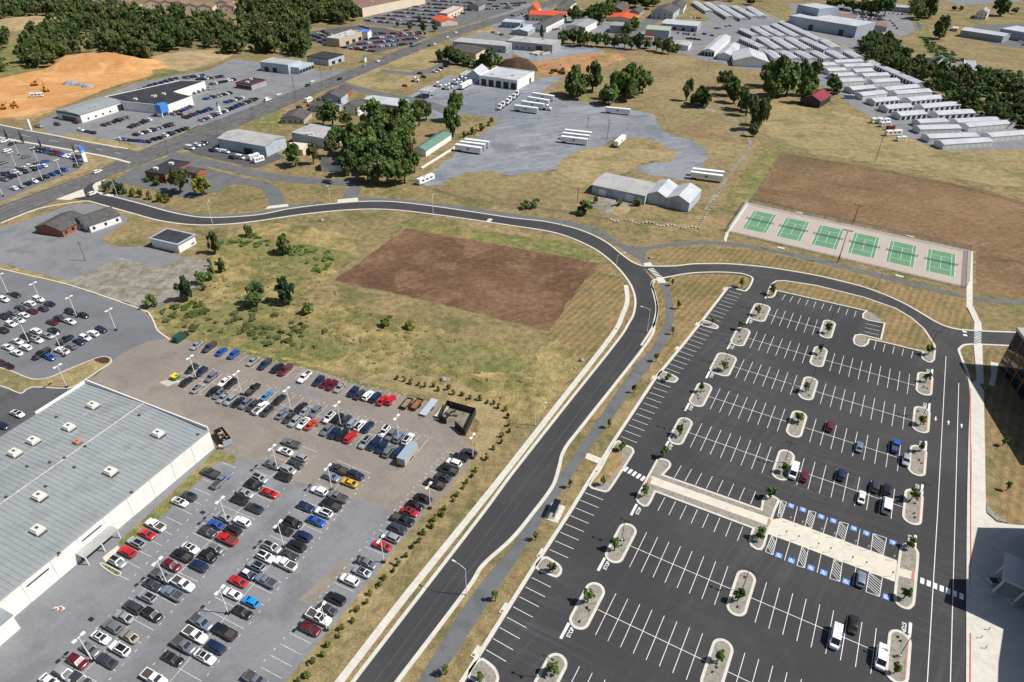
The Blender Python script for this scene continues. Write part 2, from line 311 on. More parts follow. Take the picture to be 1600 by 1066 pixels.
def offset(poly, d, closed=True):
    """polyline moved sideways by d (left of travel positive)"""
    n = len(poly); out = []
    for i in range(n):
        p = poly[i]
        a = poly[i-1] if (closed or i > 0) else None; b = poly[(i+1) % n] if (closed or i < n-1) else None
        ns = []
        for q0, q1 in ((a, p), (p, b)):
            if q0 is None or q1 is None: continue
            t = q1 - q0; l = np.hypot(*t)
            if l > 1e-6: ns.append(np.array([-t[1], t[0]]) / l)
        if not ns: out.append(p); continue
        nn = sum(ns); l = np.hypot(*nn)
        if l < 1e-6: nn = ns[0]
        else: nn = nn / l / max(0.35, (ns[0] @ nn) / l)
        out.append(p + nn * d)
    return out
def ccw(poly): return poly if area(poly) > 0 else poly[::-1]
def island(poly, bed, kw=0.62, kh=0.19, bh=0.165, name='parking_island'):
    """raised island: concrete kerb ring with a filled bed as its child"""
    poly = ccw(poly); inn = offset(poly, kw); a = poly + [poly[0]]; b = inn + [inn[0]]
    k = struct(name, MB().kerb(b, a, 0.0, kh, M['concrete']))
    MB().sheet(inn, bh, M[bed]).obj('planting_bed', k)
    return k
def stadium(cu, cv, wid, L, n=10, rr=None):
    r = wid / 2 if rr is None else rr; pts = []
    for sx, sy, a0 in ((1, 1, 0), (-1, 1, 90), (-1, -1, 180), (1, -1, 270)):
        for k in range(n + 1):
            a = R(a0 + 90 * k / n)
            q = W(cu + sx * (wid/2 - r) + r * math.cos(a), cv + sy * (L/2 - r) + r * math.sin(a))
            if not pts or np.hypot(*(q - pts[-1])) > .02: pts.append(q)
    return pts if np.hypot(*(pts[0] - pts[-1])) > .02 else pts[:-1]
def unit_line():
    return MB().sheet([np.array(q) for q in ((-.5,-.5),(.5,-.5),(.5,.5),(-.5,.5))], 0, M['white_paint']).mesh('painted_line')
LINE = unit_line()
LINE_W = LINE.copy(); LINE_W.materials.clear(); LINE_W.materials.append(M['worn_paint'])
def line(a, b, wid, z, parent, name='stall_line', mesh=None):
    a = np.array(a); b = np.array(b); d = b - a; L = np.hypot(*d); c = (a + b) / 2
    o = ob(name, mesh or LINE, parent, (c[0], c[1], z), math.atan2(d[1], d[0])); o.scale = (L, wid, 1); return o
# ------------------------------------------------------------------ ground and fields
struct('ground', MB().sheet([np.array(q) for q in ((-5000,-3000),(5000,-3000),(5000,7000),(-5000,7000))], 0.0, M['dry_grass']))
def ragged(p, amp, step):
    out = []; n = len(p)
    for i in range(n):
        a, b = p[i], p[(i+1) % n]; d = b - a; L_ = np.hypot(*d); k = max(1, int(L_ / step)); nr = np.array([-d[1], d[0]]) / max(L_, 1e-6)
        for j in range(k): out.append(a + d * j / k + nr * (random.uniform(-1, 1) + .8*math.sin(j*.7)) * amp * (0 if j == 0 else 1))
    return out
SOFT = {'weed_field','green_grass','ploughed','brown_turf','hay_field','pasture','orange_soil','pale_soil','red_soil','mown_grass','gravel_yard','weedy_gravel'}
def patch(name, pts, mat, z=0.02, n=4, smooth=True, parent=None):
    p = GP(pts); p = spline(p, n, True) if smooth else p
    if mat in SOFT and z < .05: p = ragged(p, .35 if mat in ('ploughed','brown_turf') else .8, 1.6)
    return struct(name, MB().sheet(p, z, M[mat]), parent)
patch('weed_field', [(232,505),(250,470),(330,405),(345,375),(420,350),(520,362),(560,395),(505,440),(470,475),(560,480),(700,520),(810,560),(890,520),(930,545),(880,600),(830,660),(760,640),(620,590),(500,575),(380,548),(290,525)], 'weed_field', 0.02)
patch('green_verge', [(262,512),(300,527),(400,552),(480,573),(545,592),(600,606),(560,606),(500,588),(420,568),(340,546),(275,532)], 'green_grass', 0.026)
patch('green_scrub', [(248,500),(300,476),(380,474),(440,486),(500,512),(545,540),(520,566),(430,556),(340,534),(280,520)], 'green_grass', 0.025)
patch('green_scrub', [(338,392),(400,374),(470,382),(545,396),(520,412),(490,432),(455,452),(430,430),(380,412)], 'green_grass', 0.0255)
patch('green_scrub', [(640,535),(720,528),(800,545),(840,560),(800,580),(720,575)], 'green_grass', 0.0245)
patch('ploughed_field', [(635,357),(720,373),(800,387),(880,401),(934,411),(930,421),(900,455),(858,516),(800,503),(720,482),(640,463),(522,438),(560,411),(600,382)], 'ploughed', 0.03, smooth=False)
patch('field_margin', [(515,437),(560,406),(600,377),(633,352),(642,356),(606,385),(566,413),(530,438),(640,459),(720,478),(800,499),(856,511),(864,516),(858,522),(800,508),(720,488),(640,470),(520,445)], 'pasture', 0.027, smooth=False)
patch('mown_verge', [(860,516),(900,458),(938,412),(962,425),(976,446),(970,480),(945,530),(915,580),(895,545)], 'mown_grass', 0.028)
patch('mown_verge', [(640,345),(760,362),(880,378),(930,395),(940,410),(880,400),(800,386),(720,372),(636,355)], 'green_grass', 0.024)
patch('brown_field', [(1221,240),(1300,253),(1400,272),(1475,285),(1547,298),(1600,318),(1680,340),(1700,480),(1600,468),(1526,456),(1524,392),(1345,350),(1175,313)], 'brown_turf', 0.03, smooth=False)
patch('hay_field', [(1199,205),(1190,165),(1260,168),(1330,180),(1395,200),(1440,225),(1480,236),(1620,234),(1640,285),(1560,290),(1470,272),(1350,252),(1230,232)], 'hay_field', 0.027)
patch('pasture', [(865,110),(920,80),(1000,84),(1100,90),(1180,105),(1195,160),(1185,230),(1140,290),(1110,300),(1110,250),(1050,205),(1030,172),(985,160),(940,160),(880,150)], 'pasture', 0.02)
patch('mown_verge', [(1200,235),(1216,242),(1172,315),(1135,310),(1165,270)], 'green_grass', 0.026)
patch('mown_verge', [(1017,402),(1040,390),(1090,386),(1200,396),(1300,420),(1400,446),(1505,470),(1520,515),(1487,511),(1440,487),(1400,466),(1350,446),(1275,428),(1190,414),(1130,409),(1050,413)], 'mown_grass', 0.026)
patch('mown_verge', [(1512,545),(1600,548),(1700,560),(1800,1066),(1640,1066),(1570,800),(1536,612)], 'mown_grass', 0.022, smooth=False)
patch('construction_ground', [(0,123),(45,113),(82,108),(125,100),(175,100),(225,105),(237,111),(230,121),(175,136),(105,165),(37,186),(17,185),(-40,188),(-60,140)], 'orange_soil', 0.03)
patch('soil_bank', [(-20,36),(40,30),(92,24),(116,39),(100,46),(40,47),(-20,47)], 'pale_soil', 0.03)
patch('meadow', [(-20,78),(50,70),(62,95),(45,112),(0,122),(-40,130)], 'green_grass', 0.024)
patch('meadow', [(215,98),(260,84),(330,78),(362,84),(345,95),(300,108),(240,118)], 'pale_soil', 0.024)
patch('meadow', [(225,108),(262,108),(280,113),(250,122),(232,126)], 'green_grass', 0.028)
patch('lawn', [(520,125),(560,108),(600,107),(650,113),(655,122),(640,136),(600,139),(540,136)], 'hay_field', 0.026)
patch('lawn', [(604,102),(640,86),(690,70),(702,96),(668,108),(640,106)], 'hay_field', 0.026)
patch('lawn', [(688,112),(712,103),(738,106),(726,116),(700,122)], 'hay_field', 0.026)
patch('lawn', [(745,50),(760,43),(785,45),(778,56),(750,58)], 'hay_field', 0.026)
patch('lawn', [(400,182),(425,171),(452,175),(470,190),(440,200),(402,206)], 'green_grass', 0.026)
patch('bare_soil', [(838,98),(880,90),(925,84),(966,84),(958,98),(910,112),(870,118),(842,112)], 'red_soil', 0.028)
patch('stockpile_yard', [(800,78),(860,74),(905,72),(945,80),(925,90),(880,98),(830,94)], 'gravel_yard', 0.026)
patch('bare_soil', [(1495,60),(1540,64),(1560,80),(1600,96),(1640,110),(1640,125),(1560,108),(1500,90),(1472,74)], 'pasture', 0.026)
patch('stream', [(1462,82),(1475,88),(1499,95),(1500,100),(1480,97),(1464,89)], 'stream', 0.034)
patch('stream', [(1431,34),(1438,38),(1441,44),(1438,48),(1433,41)], 'stream', 0.034)
patch('stream_bank', [(1425,25),(1445,28),(1460,70),(1500,90),(1540,110),(1600,116),(1600,128),(1530,115),(1455,92),(1435,60)], 'green_grass', 0.022)
patch('dirt_verge', [(680,291),(725,272),(765,267),(800,277),(862,267),(880,275),(915,290),(925,305),(840,330),(740,312)], 'pasture', 0.025)
patch('dirt_verge', [(870,262),(915,233),(985,232),(1048,236),(1056,245),(1000,256),(930,290)], 'hay_field', 0.045)
patch('mulch_verge', [(620,572),(700,594),(770,622),(790,650),(770,700),(700,790),(560,975),(480,1066),(445,1066),(560,900),(660,795),(745,706),(745,655),(700,632),(640,616),(560,598)], 'hay_field', 0.022, smooth=False)

# ------------------------------------------------------------------ highway and side streets
def road(name, a, b, mat, z, n=6, parent=None):
    A, B = spline(GP(a), n), spline(GP(b), n)
    return struct(name, MB().ribbon(A, B, z, M[mat]), parent), A, B
LINE_Y = LINE.copy(); LINE_Y.materials.clear(); LINE_Y.materials.append(plain('old_yellow', (0.34, 0.25, 0.08), .8))
hw, HA, HB = road('highway', [(-120,370),(0,322),(70,297),(140,271),(222,234),(300,203),(399,165),(550,108),(650,68),(720,44),(800,20),(862,0),(960,-30)],
                  [(-120,402),(0,349),(80,316),(160,280),(240,250),(320,219),(400,186),(552,122),(655,79),(724,53),(803,28),(866,7),(964,-24)], 'road_asphalt', 0.05)
for t, wid, dash in ((0.36, 0.15, 0), (0.64, 0.15, 0), (0.18, 0.15, 1), (0.82, 0.15, 1)):
    C_ = [a * (1 - t) + b * t for a, b in zip(HA, HB)]
    for i in range(6, len(C_) - 8):
        if dash:
            a = C_[i]; b = C_[i+1]; L_ = np.hypot(*(b - a)); k = max(1, int(L_ / 12))
            for j in range(k): 
                p = a + (b - a) * (j / k); line(p, p + (b - a) / L_ * 3.2, wid, 0.056, hw, 'lane_dash', LINE_W)
        else: line(C_[i], C_[i+1], wid, 0.056, hw, 'centre_line', LINE_Y)
st, SA, SB = road('side_street', [(-100,172),(0,196),(87,213),(150,225),(215,236)], [(-100,190),(0,214),(95,231),(170,245),(205,254)], 'road_asphalt', 0.046)
for k in range(5): line(SA[8+3*k]*.5+SB[8+3*k]*.5, SA[9+3*k]*.5+SB[9+3*k]*.5, .2, 0.052, st, 'centre_line')
kb = offset(SB, -1.6, False); struct('kerb', MB().kerb(SB, kb, 0, 0.16, M['walk_concrete']))
kb = offset(SA, 1.2, False); struct('kerb', MB().kerb(SA[:-2], kb[:-2], 0, 0.16, M['walk_concrete']))
road('service_street', [(270,237),(330,250),(400,266),(470,276),(560,283)], [(262,244),(325,260),(395,276),(465,286),(556,292)], 'trail_asphalt', 0.044)
road('service_drive', [(520,122),(590,143),(660,155),(720,175)], [(516,130),(585,150),(650,163),(700,181)], 'trail_asphalt', 0.044)
road('loop_drive', [(345,268),(385,279),(420,285),(439,300),(446,321)], [(335,276),(370,286),(402,293),(416,304),(421,325)], 'trail_asphalt', 0.048)
road('service_drive', [(547,290),(540,300),(533,313)], [(567,288),(562,299),(559,311)], 'trail_asphalt', 0.049)
road('service_drive', [(596,108),(640,112),(668,107),(690,98),(702,92)], [(594,112),(640,118),(675,114),(700,104),(715,95)], 'trail_asphalt', 0.044)
road('lane', [(935,66),(980,45),(1015,28),(1040,16)], [(965,70),(1000,50),(1030,33),(1052,18)], 'trail_asphalt', 0.044)
road('railway_bed', [(1172,10),(1215,27),(1260,44),(1300,62),(1345,82)], [(1165,14),(1208,32),(1252,50),(1290,68),(1340,90)], 'weedy_gravel', 0.04)

# ------------------------------------------------------------------ the new curving road
W_EDGE = [(500,1138),(555,1066),(660,929),(759,800),(800,744),(880,642),(966,534),(984,506),(992,490),(994,467),(985,442),(962,414),(930,389),(887,369.5),(850,360),(800,352.5),(737,343),(675,334.5),(612,327.5),(550,327.5),(475,334.5),(400,345.5),(350,350.5),(300,351),(250,344.5),(200,331),(150,317),(135,314),(110,317),(60,326),(0,349)]
E_EDGE = [(560,1138),(616,1066),(727,920),(752,882),(797,841),(831,800),(861,759),(871,729),(880,701),(912,659),(1010,534),(1020,504),(1024,479.5),(1017,447),(1021,439.5)]
N_EDGE = [(1004,417),(990,412),(975,402),(950,382),(925,368),(895,357),(850,347),(800,341.5),(737,332),(675,323),(612,316),(560,316),(500,321),(450,327.5),(400,337),(325,341),(275,334.5),(225,321),(187,311),(160,304),(150,299),(145,293),(148,287.5),(162,282)]
we = GP(W_EDGE); ee = GP(E_EDGE); ne = GP(N_EDGE)
poly = we[:27] + [G(112,310), G(140,288)] + ne[::-1] + [G(1021,439.5)] + ee[::-1][1:]
LINE_S = LINE.copy(); LINE_S.materials.clear(); LINE_S.materials.append(plain('seam_grey', (0.085, 0.085, 0.088), .9))
mr = struct('main_road', MB().sheet(poly, 0.046, M['new_asphalt']))
sa, sb = G(575,1066), G(981,534)
for t, w_ in ((.0, .12), (.3, .08)):
    a_ = G(555,1066)*(1-.5-t) + G(616,1066)*(.5+t); b_ = G(966,534)*(1-.5-t) + G(1010,534)*(.5+t); line(a_, b_, w_, .05, mr, 'road_seam', LINE_S)
def kerbline(name, pts, d, z1=0.19, n=5, mat='concrete'):
    a = spline(pts, n); b = offset(a, d, False)
    return struct(name, MB().kerb(a, b, 0.0, z1, M[mat]))
kerbline('kerb', we, 0.85); kerbline('kerb', ee, -0.95); kerbline('kerb', ne, -0.8)
sw = spline(GP([(472,1138),(530,1066),(636,929),(740,800),(788,740),(870,635),(955,526),(972,494),(980,470),(978,446)]), 5)
sl, sr = offset(sw, 0.85, False), offset(sw, -0.85, False)
swo = struct('sidewalk', MB().kerb(sl, sr, 0.0, 0.13, M['concrete']))
L_ = 0
for i in range(0, len(sw) - 1):
    d = np.hypot(*(sw[i+1] - sw[i]))
    for q in np.arange(0, d, 1.8):
        p = sw[i] + (sw[i+1] - sw[i]) * q / d; nrm = (sr[i] - sl[i]) / 1.7
        if len(swo.children) < 120: line(p - nrm * .85, p + nrm * .85, 0.03, 0.136, swo, 'joint', None)
JM = LINE.copy(); JM.materials.clear(); JM.materials.append(M['old_wall'])
for c in swo.children: c.data = JM
# hazard island at the highway end, driveway aprons
def slab(name, pts, z1=0.15, mat='walk_concrete', z0=0.0, parent=None, smooth=False):
    p = GP(pts); p = spline(p, 5, True) if smooth else p
    o = MB().prism(p, z0, z1, M[mat]).obj(name, parent)
    if parent is None: o['kind'] = 'structure'
    return o
slab('traffic_island', [(87,312),(130,296),(132,303),(134,307),(117,310),(108,313)])
slab('driveway_apron', [(414,327),(420,322),(450,319),(451,323)], 0.08, 'concrete'); slab('driveway_apron', [(527,318),(528,312),(559,309),(560,315)], 0.08, 'concrete')
slab('drain_apron', [(759,347),(764,342),(770,343),(765,348)], 0.21, 'concrete')
slab('sidewalk', [(145,292),(150,286),(163,283),(160,287),(153,291),(154,297),(160,302),(178,305),(172,308),(158,305),(148,299)], 0.2, 'concrete')
# asphalt trail beside the road and up to the courts
def trail(name, a, b, mat='trail_asphalt', z=0.044): return road(name, a, b, mat, z, 5)[0]
trail('trail', [(605,1130),(652,1066),(732,937),(795,860),(812,834),(840,797),(862,763),(875,741),(907,696),(990,574),(1011,553),(1029,526),(1039,501),(1039,474),(1035,455),(1030,443)],
      [(634,1130),(682,1066),(748,966),(820,857),(850,810),(872,776),(893,745),(900,734),(917,709),(1010,579),(1032,550),(1047,522),(1052,497),(1051,472),(1046,452),(1041,443)])
trail('trail', [(178,304.5),(192,306),(225,315),(275,329),(325,336),(400,332),(450,322.5),(505,314)], [(185,309.5),(194,311),(225,320),(275,333.5),(325,340),(400,336),(450,326.5),(505,320)])
trail('trail', [(560,308),(640,313),(700,320),(750,327),(800,334),(875,344),(925,354.5),(950,366),(972,381),(990,386)],
      [(560,315),(640,319),(700,326),(750,333.5),(800,340.5),(850,346),(900,357),(935,369),(960,380),(976,391)])
trail('trail', [(972,381),(982,384),(990,386),(1000,397),(1016,410)], [(960,379.5),(975,391),(990,400),(998,406),(1004,412)], z=0.042)
trail('trail', [(988,386),(1007,386.5),(1037,381),(1087,377),(1132,378),(1162,381),(1200,387.5),(1275,403),(1375,428),(1450,447),(1510,461),(1550,467),(1600,471),(1680,480)],
      [(1010,400),(1012,392),(1037,386),(1087,382),(1130,383),(1162,386.5),(1200,393),(1275,409.5),(1375,434.5),(1450,453),(1510,466),(1550,473),(1600,476.5),(1680,486)])
slab('sidewalk', [(1005,412),(1016,410),(1021,417),(1008,417)], 0.12, 'concrete'); slab('sidewalk', [(1025,438),(1037,434.5),(1041,443),(1029,443)], 0.2, 'concrete')

# ------------------------------------------------------------------ campus parking lot
ACC_N = [(1004,417),(1050,417),(1087,413.5),(1137,413.5),(1199,419),(1275,431.5),(1350,450),(1400,469.5),(1437,489.5),(1462,504.5),(1487,514),(1520,518),(1600,521.5),(1700,527)]
DRIVE_E = [(1700,549),(1600,541),(1560,539),(1522,537.5),(1506,538.5),(1499,542.5),(1496,548),(1501,562),(1514,603),(1512.5,700),(1510.5,800),(1509.5,930),(1509,1066),(1508,1160)]
WLINE = [(660,1170),(749,1029),(836,889),(894,800),(919,759),(961,691),(1026,592),(1069,540),(1100,501),(1139,450)]
LINE_R = LINE.copy(); LINE_R.materials.clear(); LINE_R.materials.append(M['detect_red'])
lotpts = GP(ACC_N) + GP(DRIVE_E) + GP(WLINE) + GP([(1080,440),(1030,440)])
lot = struct('parking_lot', MB().sheet(lotpts, 0.05, M['lot_asphalt']))
kerbline('kerb', GP(ACC_N), 0.8); kerbline('kerb', GP(DRIVE_E)[:-1] + [G(1508,1160)], 0.8, n=4)
tri = GP([(1139,450),(1149,452.5),(1161,455.6),(1166,455.6),(1171,451),(1175,444),(1177.5,437),(1175,433),(1168,430),(1156,427),(1125,425),(1087,426),(1062,429),(1047,432),(1025,436),(1018,440),(1016.5,447),(1021,457.5),(1025,476),(1024,497),(1016,515),(1000,540)])
trip = spline(tri, 4)
struct('kerb', MB().kerb(trip, offset(trip, 0.75, False) if area(trip) > 0 else offset(trip, 0.75, False), 0, 0.19, M['concrete']))
struct('grass_verge', MB().sheet(trip + GP([(1011,553),(1029,526),(1033,500)])[:1] + GP([(1040,560),(1062,546),(1100,501)]), 0.04, M['mown_grass']))
patch('grass_verge', [(1050,433),(1087,429),(1125,428),(1155,430),(1172,436),(1168,447),(1158,453),(1140,447),(1098,500),(1062,546),(1036,570),(1050,520),(1056,495),(1055,470),(1048,450)], 'mown_grass', 0.06)
nis = GP([(1197,463),(1200,452.5),(1205,444),(1212,439),(1226,438.5),(1275,446),(1350,464.5),(1400,482),(1425,497),(1445,514.5),(1457,533),(1461.5,540),(1462,550),(1460.5,563),(1456,567),(1450,567),(1441,562),(1438,556),(1441,550.5),(1380,535.5),(1359,531.5),(1357,538),(1350,542.5),(1342,542),(1334,538),(1332,531),(1335,524),(1345,522.5),(1357,525.5),(1375,530),(1380.5,506),(1356,501.5),(1347,497.5),(1347,491),(1352,486.5),(1229,458.5),(1214,455.5),(1211,463),(1206,466),(1200,466)])
island(nis, 'mown_grass', 0.6, name='grass_island')
patch('planting_bed', [(1336,527),(1345,525),(1354,528),(1353,537),(1346,540),(1337,536)], 'island_gravel', 0.175)
patch('planting_bed', [(1353,489),(1362,489),(1377,503),(1358,500),(1350,496)], 'island_gravel', 0.175)
patch('planting_bed', [(1444,550),(1455,548),(1457,560),(1452,564),(1444,559)], 'island_gravel', 0.175)
# interior islands: (centre u, centre v, width, length)
ISL = {'I1':(-21.7,233,6.2,13.1),'I2':(-24.0,213.2,5.1,12.6),'I3':(-25.0,193.9,6.8,13.2),'I4':(-27.0,174.5,4.9,12.9),'I5':(-27.3,155,4.5,13),'I6':(-27.6,108.6,4.58,13.1),'I7':(-27.8,88.8,4.58,13),'I8':(-27.9,69,4.58,13),
       'M0':(2.05,234,4.5,13.1),'M1':(2.0,214.6,4.6,13.1),'M2':(1.9,194.8,4.6,13.1),'M3':(1.8,175.3,4.6,13.0),'M4':(1.7,155.8,4.55,13),'M5':(1.4,109.1,4.5,13.2),'M6':(1.2,89.2,4.5,13.1),
       'E1':(34.2,216.2,4.8,13.4),'E2':(34.2,196.2,4.7,13.3),'E3':(34.2,176.4,4.5,13.4),'E4':(34.1,157,4.6,13.4),'E6':(33.9,110,4.6,13.3)}
ISLO = {}
for k, (u_, v_, w_, l_) in ISL.items():
    rr = min(w_ / 2, 2.35) if k[0] != 'I' else min(w_/2, 2.3)
    ISLO[k] = island(stadium(u_, v_, w_, l_, 8, rr), 'island_gravel')
    if k[0] == 'E':
        line(W(u_ + w_/2 - .75, v_ - l_/2 + 2.2), W(u_ + w_/2 - .75, v_ + l_/2 - 2.2), 0.3, 0.197, ISLO[k], 'red_kerb_stripe', LINE_R)
# centre walkway block
blk = GP([(1026,717.5),(1030,716.5),(1040,718),(1046,721),(1049,726),(1047.5,731),(1037,742.5),(1188,795.5),(1191,779),(1199,774),(1206,774),(1215,779),(1219,782.5),(1213,795),(1206,815),(1200,836),(1195,854),(1190,860.5),(1182,860),(1172.5,854),(1169,845),(1175,826.5),(1024.5,770),(1017.5,785),(1012.5,792),(1005,792.5),(996,786.5),(993,780),(995,774)])
wkb = island(blk, 'island_gravel', 0.6, name='walkway_median')
slab('walkway', [(1017.5,744.5),(1205,811),(1200,822),(1012,755)], 0.185, 'walk_concrete')
slab('plaza', [(1207,812),(1222,810),(1260,824),(1401,876),(1402,911),(1396,909),(1240,849.5),(1200,835)], 0.11, 'walk_concrete')
slab('tactile_paving', [(1015.5,747),(1019.5,748.5),(1015,756),(1011,755)], 0.2, 'detect_red'); slab('tactile_paving', [(1200,811),(1205,813),(1201.5,822.5),(1198,821)], 0.2, 'detect_red')
slab('walkway', [(916,710),(919,708.5),(974,731),(967,738),(914,717)], 0.17, 'walk_concrete'); slab('tactile_paving', [(969,729),(973,731),(967,738),(964,736)], 0.19, 'detect_red')
e5 = GP([(1404,866),(1406,856),(1412,850),(1420,849),(1428,853),(1434,861),(1436,870),(1433,905),(1430,940),(1427,948),(1420,953),(1410,951),(1400,944),(1396,934),(1398,910)])
ISLO['E5'] = island(spline(e5, 3, True), 'island_gravel'); slab('walkway', [(1403,888),(1431,895),(1430,907),(1401,900)], 0.2, 'walk_concrete')
slab('tactile_paving', [(1424,893.5),(1429,895),(1428,908),(1423,906)], 0.206, 'detect_red')
# west kerb with planted tongues
wl = spline(GP(WLINE), 1)
wk = GP(WLINE)
struct('kerb', MB().kerb(wk, offset(wk, 0.95, False), 0, 0.19, M['concrete']))
TONG = [[(1100,501),(1110,503.5),(1119,507.5),(1123,511),(1121,514),(1115,514.5),(1094,508)], [(1033,580),(1048,584.5),(1058,590),(1060,593),(1056,597.5),(1050,598.5),(1027,592)],
        [(961,690.5),(976,695),(988,700),(991,706),(988,713),(957,761),(949,769),(941,769),(919,759.5),(936,734)], [(850,870),(868,878),(877,886),(878,895),(872,902),(864,902),(836,888)],
        [(749,1029),(768,1038),(777,1049),(780,1062),(774,1072),(764,1074),(730,1058)]]
for t in TONG: island(spline(GP(t), 3, True), 'island_gravel', 0.6)
patch('grass_verge', [(958,700),(966,700),(972,722),(950,752),(932,757),(915,755)], 'verge_grass', 0.172)
# drain inlet slabs along the west kerb
for p in [(1133,453),(1090,508),(1059,546),(1022,592),(847,866),(790,952),(746,1020),(936,735)]:
    u_, v_ = uv(*p); s_ = struct('drain_inlet', MB().prism([W(u_-.9,v_-1.4),W(u_+.3,v_-1.4),W(u_+.3,v_+1.4),W(u_-.9,v_+1.4)], 0, 0.21, M['concrete']))
    MB().tube([(*W(u_-.4, v_-.9), 0.2), (*W(u_-.4, v_-.9), 0.225)], 0.33, 10, M['rust']).obj('manhole_cover', s_)
# stall lines: (first line near kerb/top, its other end, last line near, last other end, count)
def rows(a, b, c, d, n, parent, wid=0.13, z=0.06, mesh=None):
    A, B, C, D = [G(*q) for q in (a, b, c, d)]
    for i in range(n):
        t = i / max(1, n - 1); line(A + (C - A) * t, B + (D - B) * t, wid, z, parent, mesh=mesh)
def o8(o, *pts): return [(o[0] + x / 8, o[1] + y / 8) for x, y in pts]
def o4(o, *pts): return [(o[0] + x / 4, o[1] + y / 4) for x, y in pts]
north = lot
south = lot
def dbl(v0, segs, parent):
    for u0, u1, n, ue0, ue1 in segs:
        line(W(ue0, v0), W(ue1, v0), 0.13, 0.061, parent, 'row_line')
        for i in range(n):
            u_ = u0 + (u1 - u0) * i / (n - 1); line(W(u_, v0 - 5.85), W(u_, v0 + 5.85), 0.13, 0.06, parent)
def ub(p): return uv(*p)[0]
dbl(233.2, [(-16.35, -2.1, 6, -18.6, -.2)], north)
dbl(213.7, [(-19.5, -2.2, 7, -21.4, -.3), (ub((1301,564)), ub((1420,594.6)), 9, 4.3, 31.8)], north)
dbl(194.4, [(-19.6, -2.5, 7, -21.6, -.4), (ub((1286.5,614)), ub((1413,648.8)), 9, 4.2, 31.8)], north)
dbl(174.9, [(ub((1117,624.4)), ub((1221,655)), 8, -24.5, -.5), (ub((1270.6,671)), ub((1405,712)), 9, 4.1, 31.9)], north)
dbl(155.6, [(ub((1087,682)), ub((1198,718)), 8, -25, -.6), (ub((1251,736)), ub((1395.5,783)), 9, 4, 31.8)], north)
dbl(108.9, [(ub((996.6,860)), ub((1127,914.5)), 8, -25.2, -.8), (ub((1189,940.6)), ub((1365,1016)), 9, 3.7, 31.6)], south)
dbl(89.0, [(-23.4, -3.45, 8, -25.4, -1), (ub((1153,1058)) , ub((1153,1058)) + 8*2.86, 9, 3.5, 31.5)], south)
dbl(69.2, [(-23.5, -3.5, 8, -25.5, -1)], south)
rows((1064.4,728),(1053.8,746.5),(1180.6,768.4),(1172.5,788),8, north)
rows((1038.75,777.5),(1027.75,798.75),(1160.6,822.75),(1152,845.6),8, south)
rows((1139.4,455.4),(1158.5,460.6),(1105.6,496.2),(1126,503),9, north); rows((1092,513),(1112.75,520),(1040.6,575.6),(1062.75,583.75),11, north)
rows((1025.3,598),(1047.7,605.6),(970,682.2),(995.6,692.2),11, north); rows((913.75,770),(942.5,781.5),(858.75,859),(887.75,872),8, south); rows((830.6,902.75),(860.6,917.75),(759.4,1015.6),(790.9,1034),8, south)
rows((1226.9,460.6),(1221.9,469),(1337.75,486),(1334.4,495.2),10, north); rows((1353,506),(1375.6,511),(1350.6,518.4),(1373,523.75),3, north); rows((1368.75,534),(1365.6,546.2),(1426.5,549),(1423.75,559.75),5, north)
# accessible stalls
def hatch(q, parent, n):
    P = GP(q); e = lambda a, b: line(a, b, 0.13, 0.062, parent, 'hatch_line')
    for i in range(4): e(P[i], P[(i+1) % 4])
    for k in range(1, n - 1):
        t = k / (n - 1); e(P[0] + (P[3]-P[0]) * max(0, t-.2), P[1] + (P[2]-P[1]) * min(1, t+.16))
ada = lot
for q, n in [([(1220,782.5),(1229,785),(1221,809),(1215,807)],8),([(1264,798),(1275,801),(1268,826),(1257.5,823)],8),([(1312,815.6),(1325.6,819),(1319,845),(1305.6,840.6)],8),([(1364,834),(1385,841),(1380,868),(1360.6,861)],9),
             ([(1205.6,837),(1214,840.5),(1207.5,867.5),(1196,862)],8),([(1253,854.5),(1263,858),(1257,887.5),(1245,884)],8),([(1303,874.5),(1316,879),(1312,909),(1296.5,904)],8),([(1358,895),(1379,901),(1374,932.5),(1353,925)],9)]: hatch(q, ada, n)
for a, b in [((1246,792),(1240,816)),((1293,809),(1286,834)),((1344,827),(1339.6,853)),((1234,847.5),(1225.6,876)),((1283,866),(1276.6,895)),((1337.5,886.5),(1332,915))]: line(G(*a), G(*b), .13, .06, ada)
def isa_mesh():
    mb = MB(); mb.box(-.75,.75,-.75,.75,0,.004, M['blue_paint']); z = .009
    def ring(cx, cy, r0, r1, a0, a1, n=18):
        A = [(cx+r0*math.cos(R(a0+(a1-a0)*k/n)), cy+r0*math.sin(R(a0+(a1-a0)*k/n))) for k in range(n+1)]; B = [(cx+r1*math.cos(R(a0+(a1-a0)*k/n)), cy+r1*math.sin(R(a0+(a1-a0)*k/n))) for k in range(n+1)]
        mb.ribbon(A, B, z, M['white_paint'])
    ring(-.05,-.15,.30,.42,100,350); mb.sheet([(-.12+.11*math.cos(R(30*k)), .50+.11*math.sin(R(30*k))) for k in range(12)], z, M['white_paint'])
    for x0,y0,x1,y1 in ((-.19,-.1,-.07,.36),(-.19,-.12,.30,.0),(-.12,.10,.22,.20)): mb.sheet([(x0,y0),(x1,y0),(x1,y1),(x0,y1)], z+.001, M['white_paint'])
    mb.sheet([(.20,-.05),(.31,-.02),(.46,-.42),(.34,-.46)], z+.001, M['white_paint']); return mb.mesh('accessible_symbol')
ISA = isa_mesh()
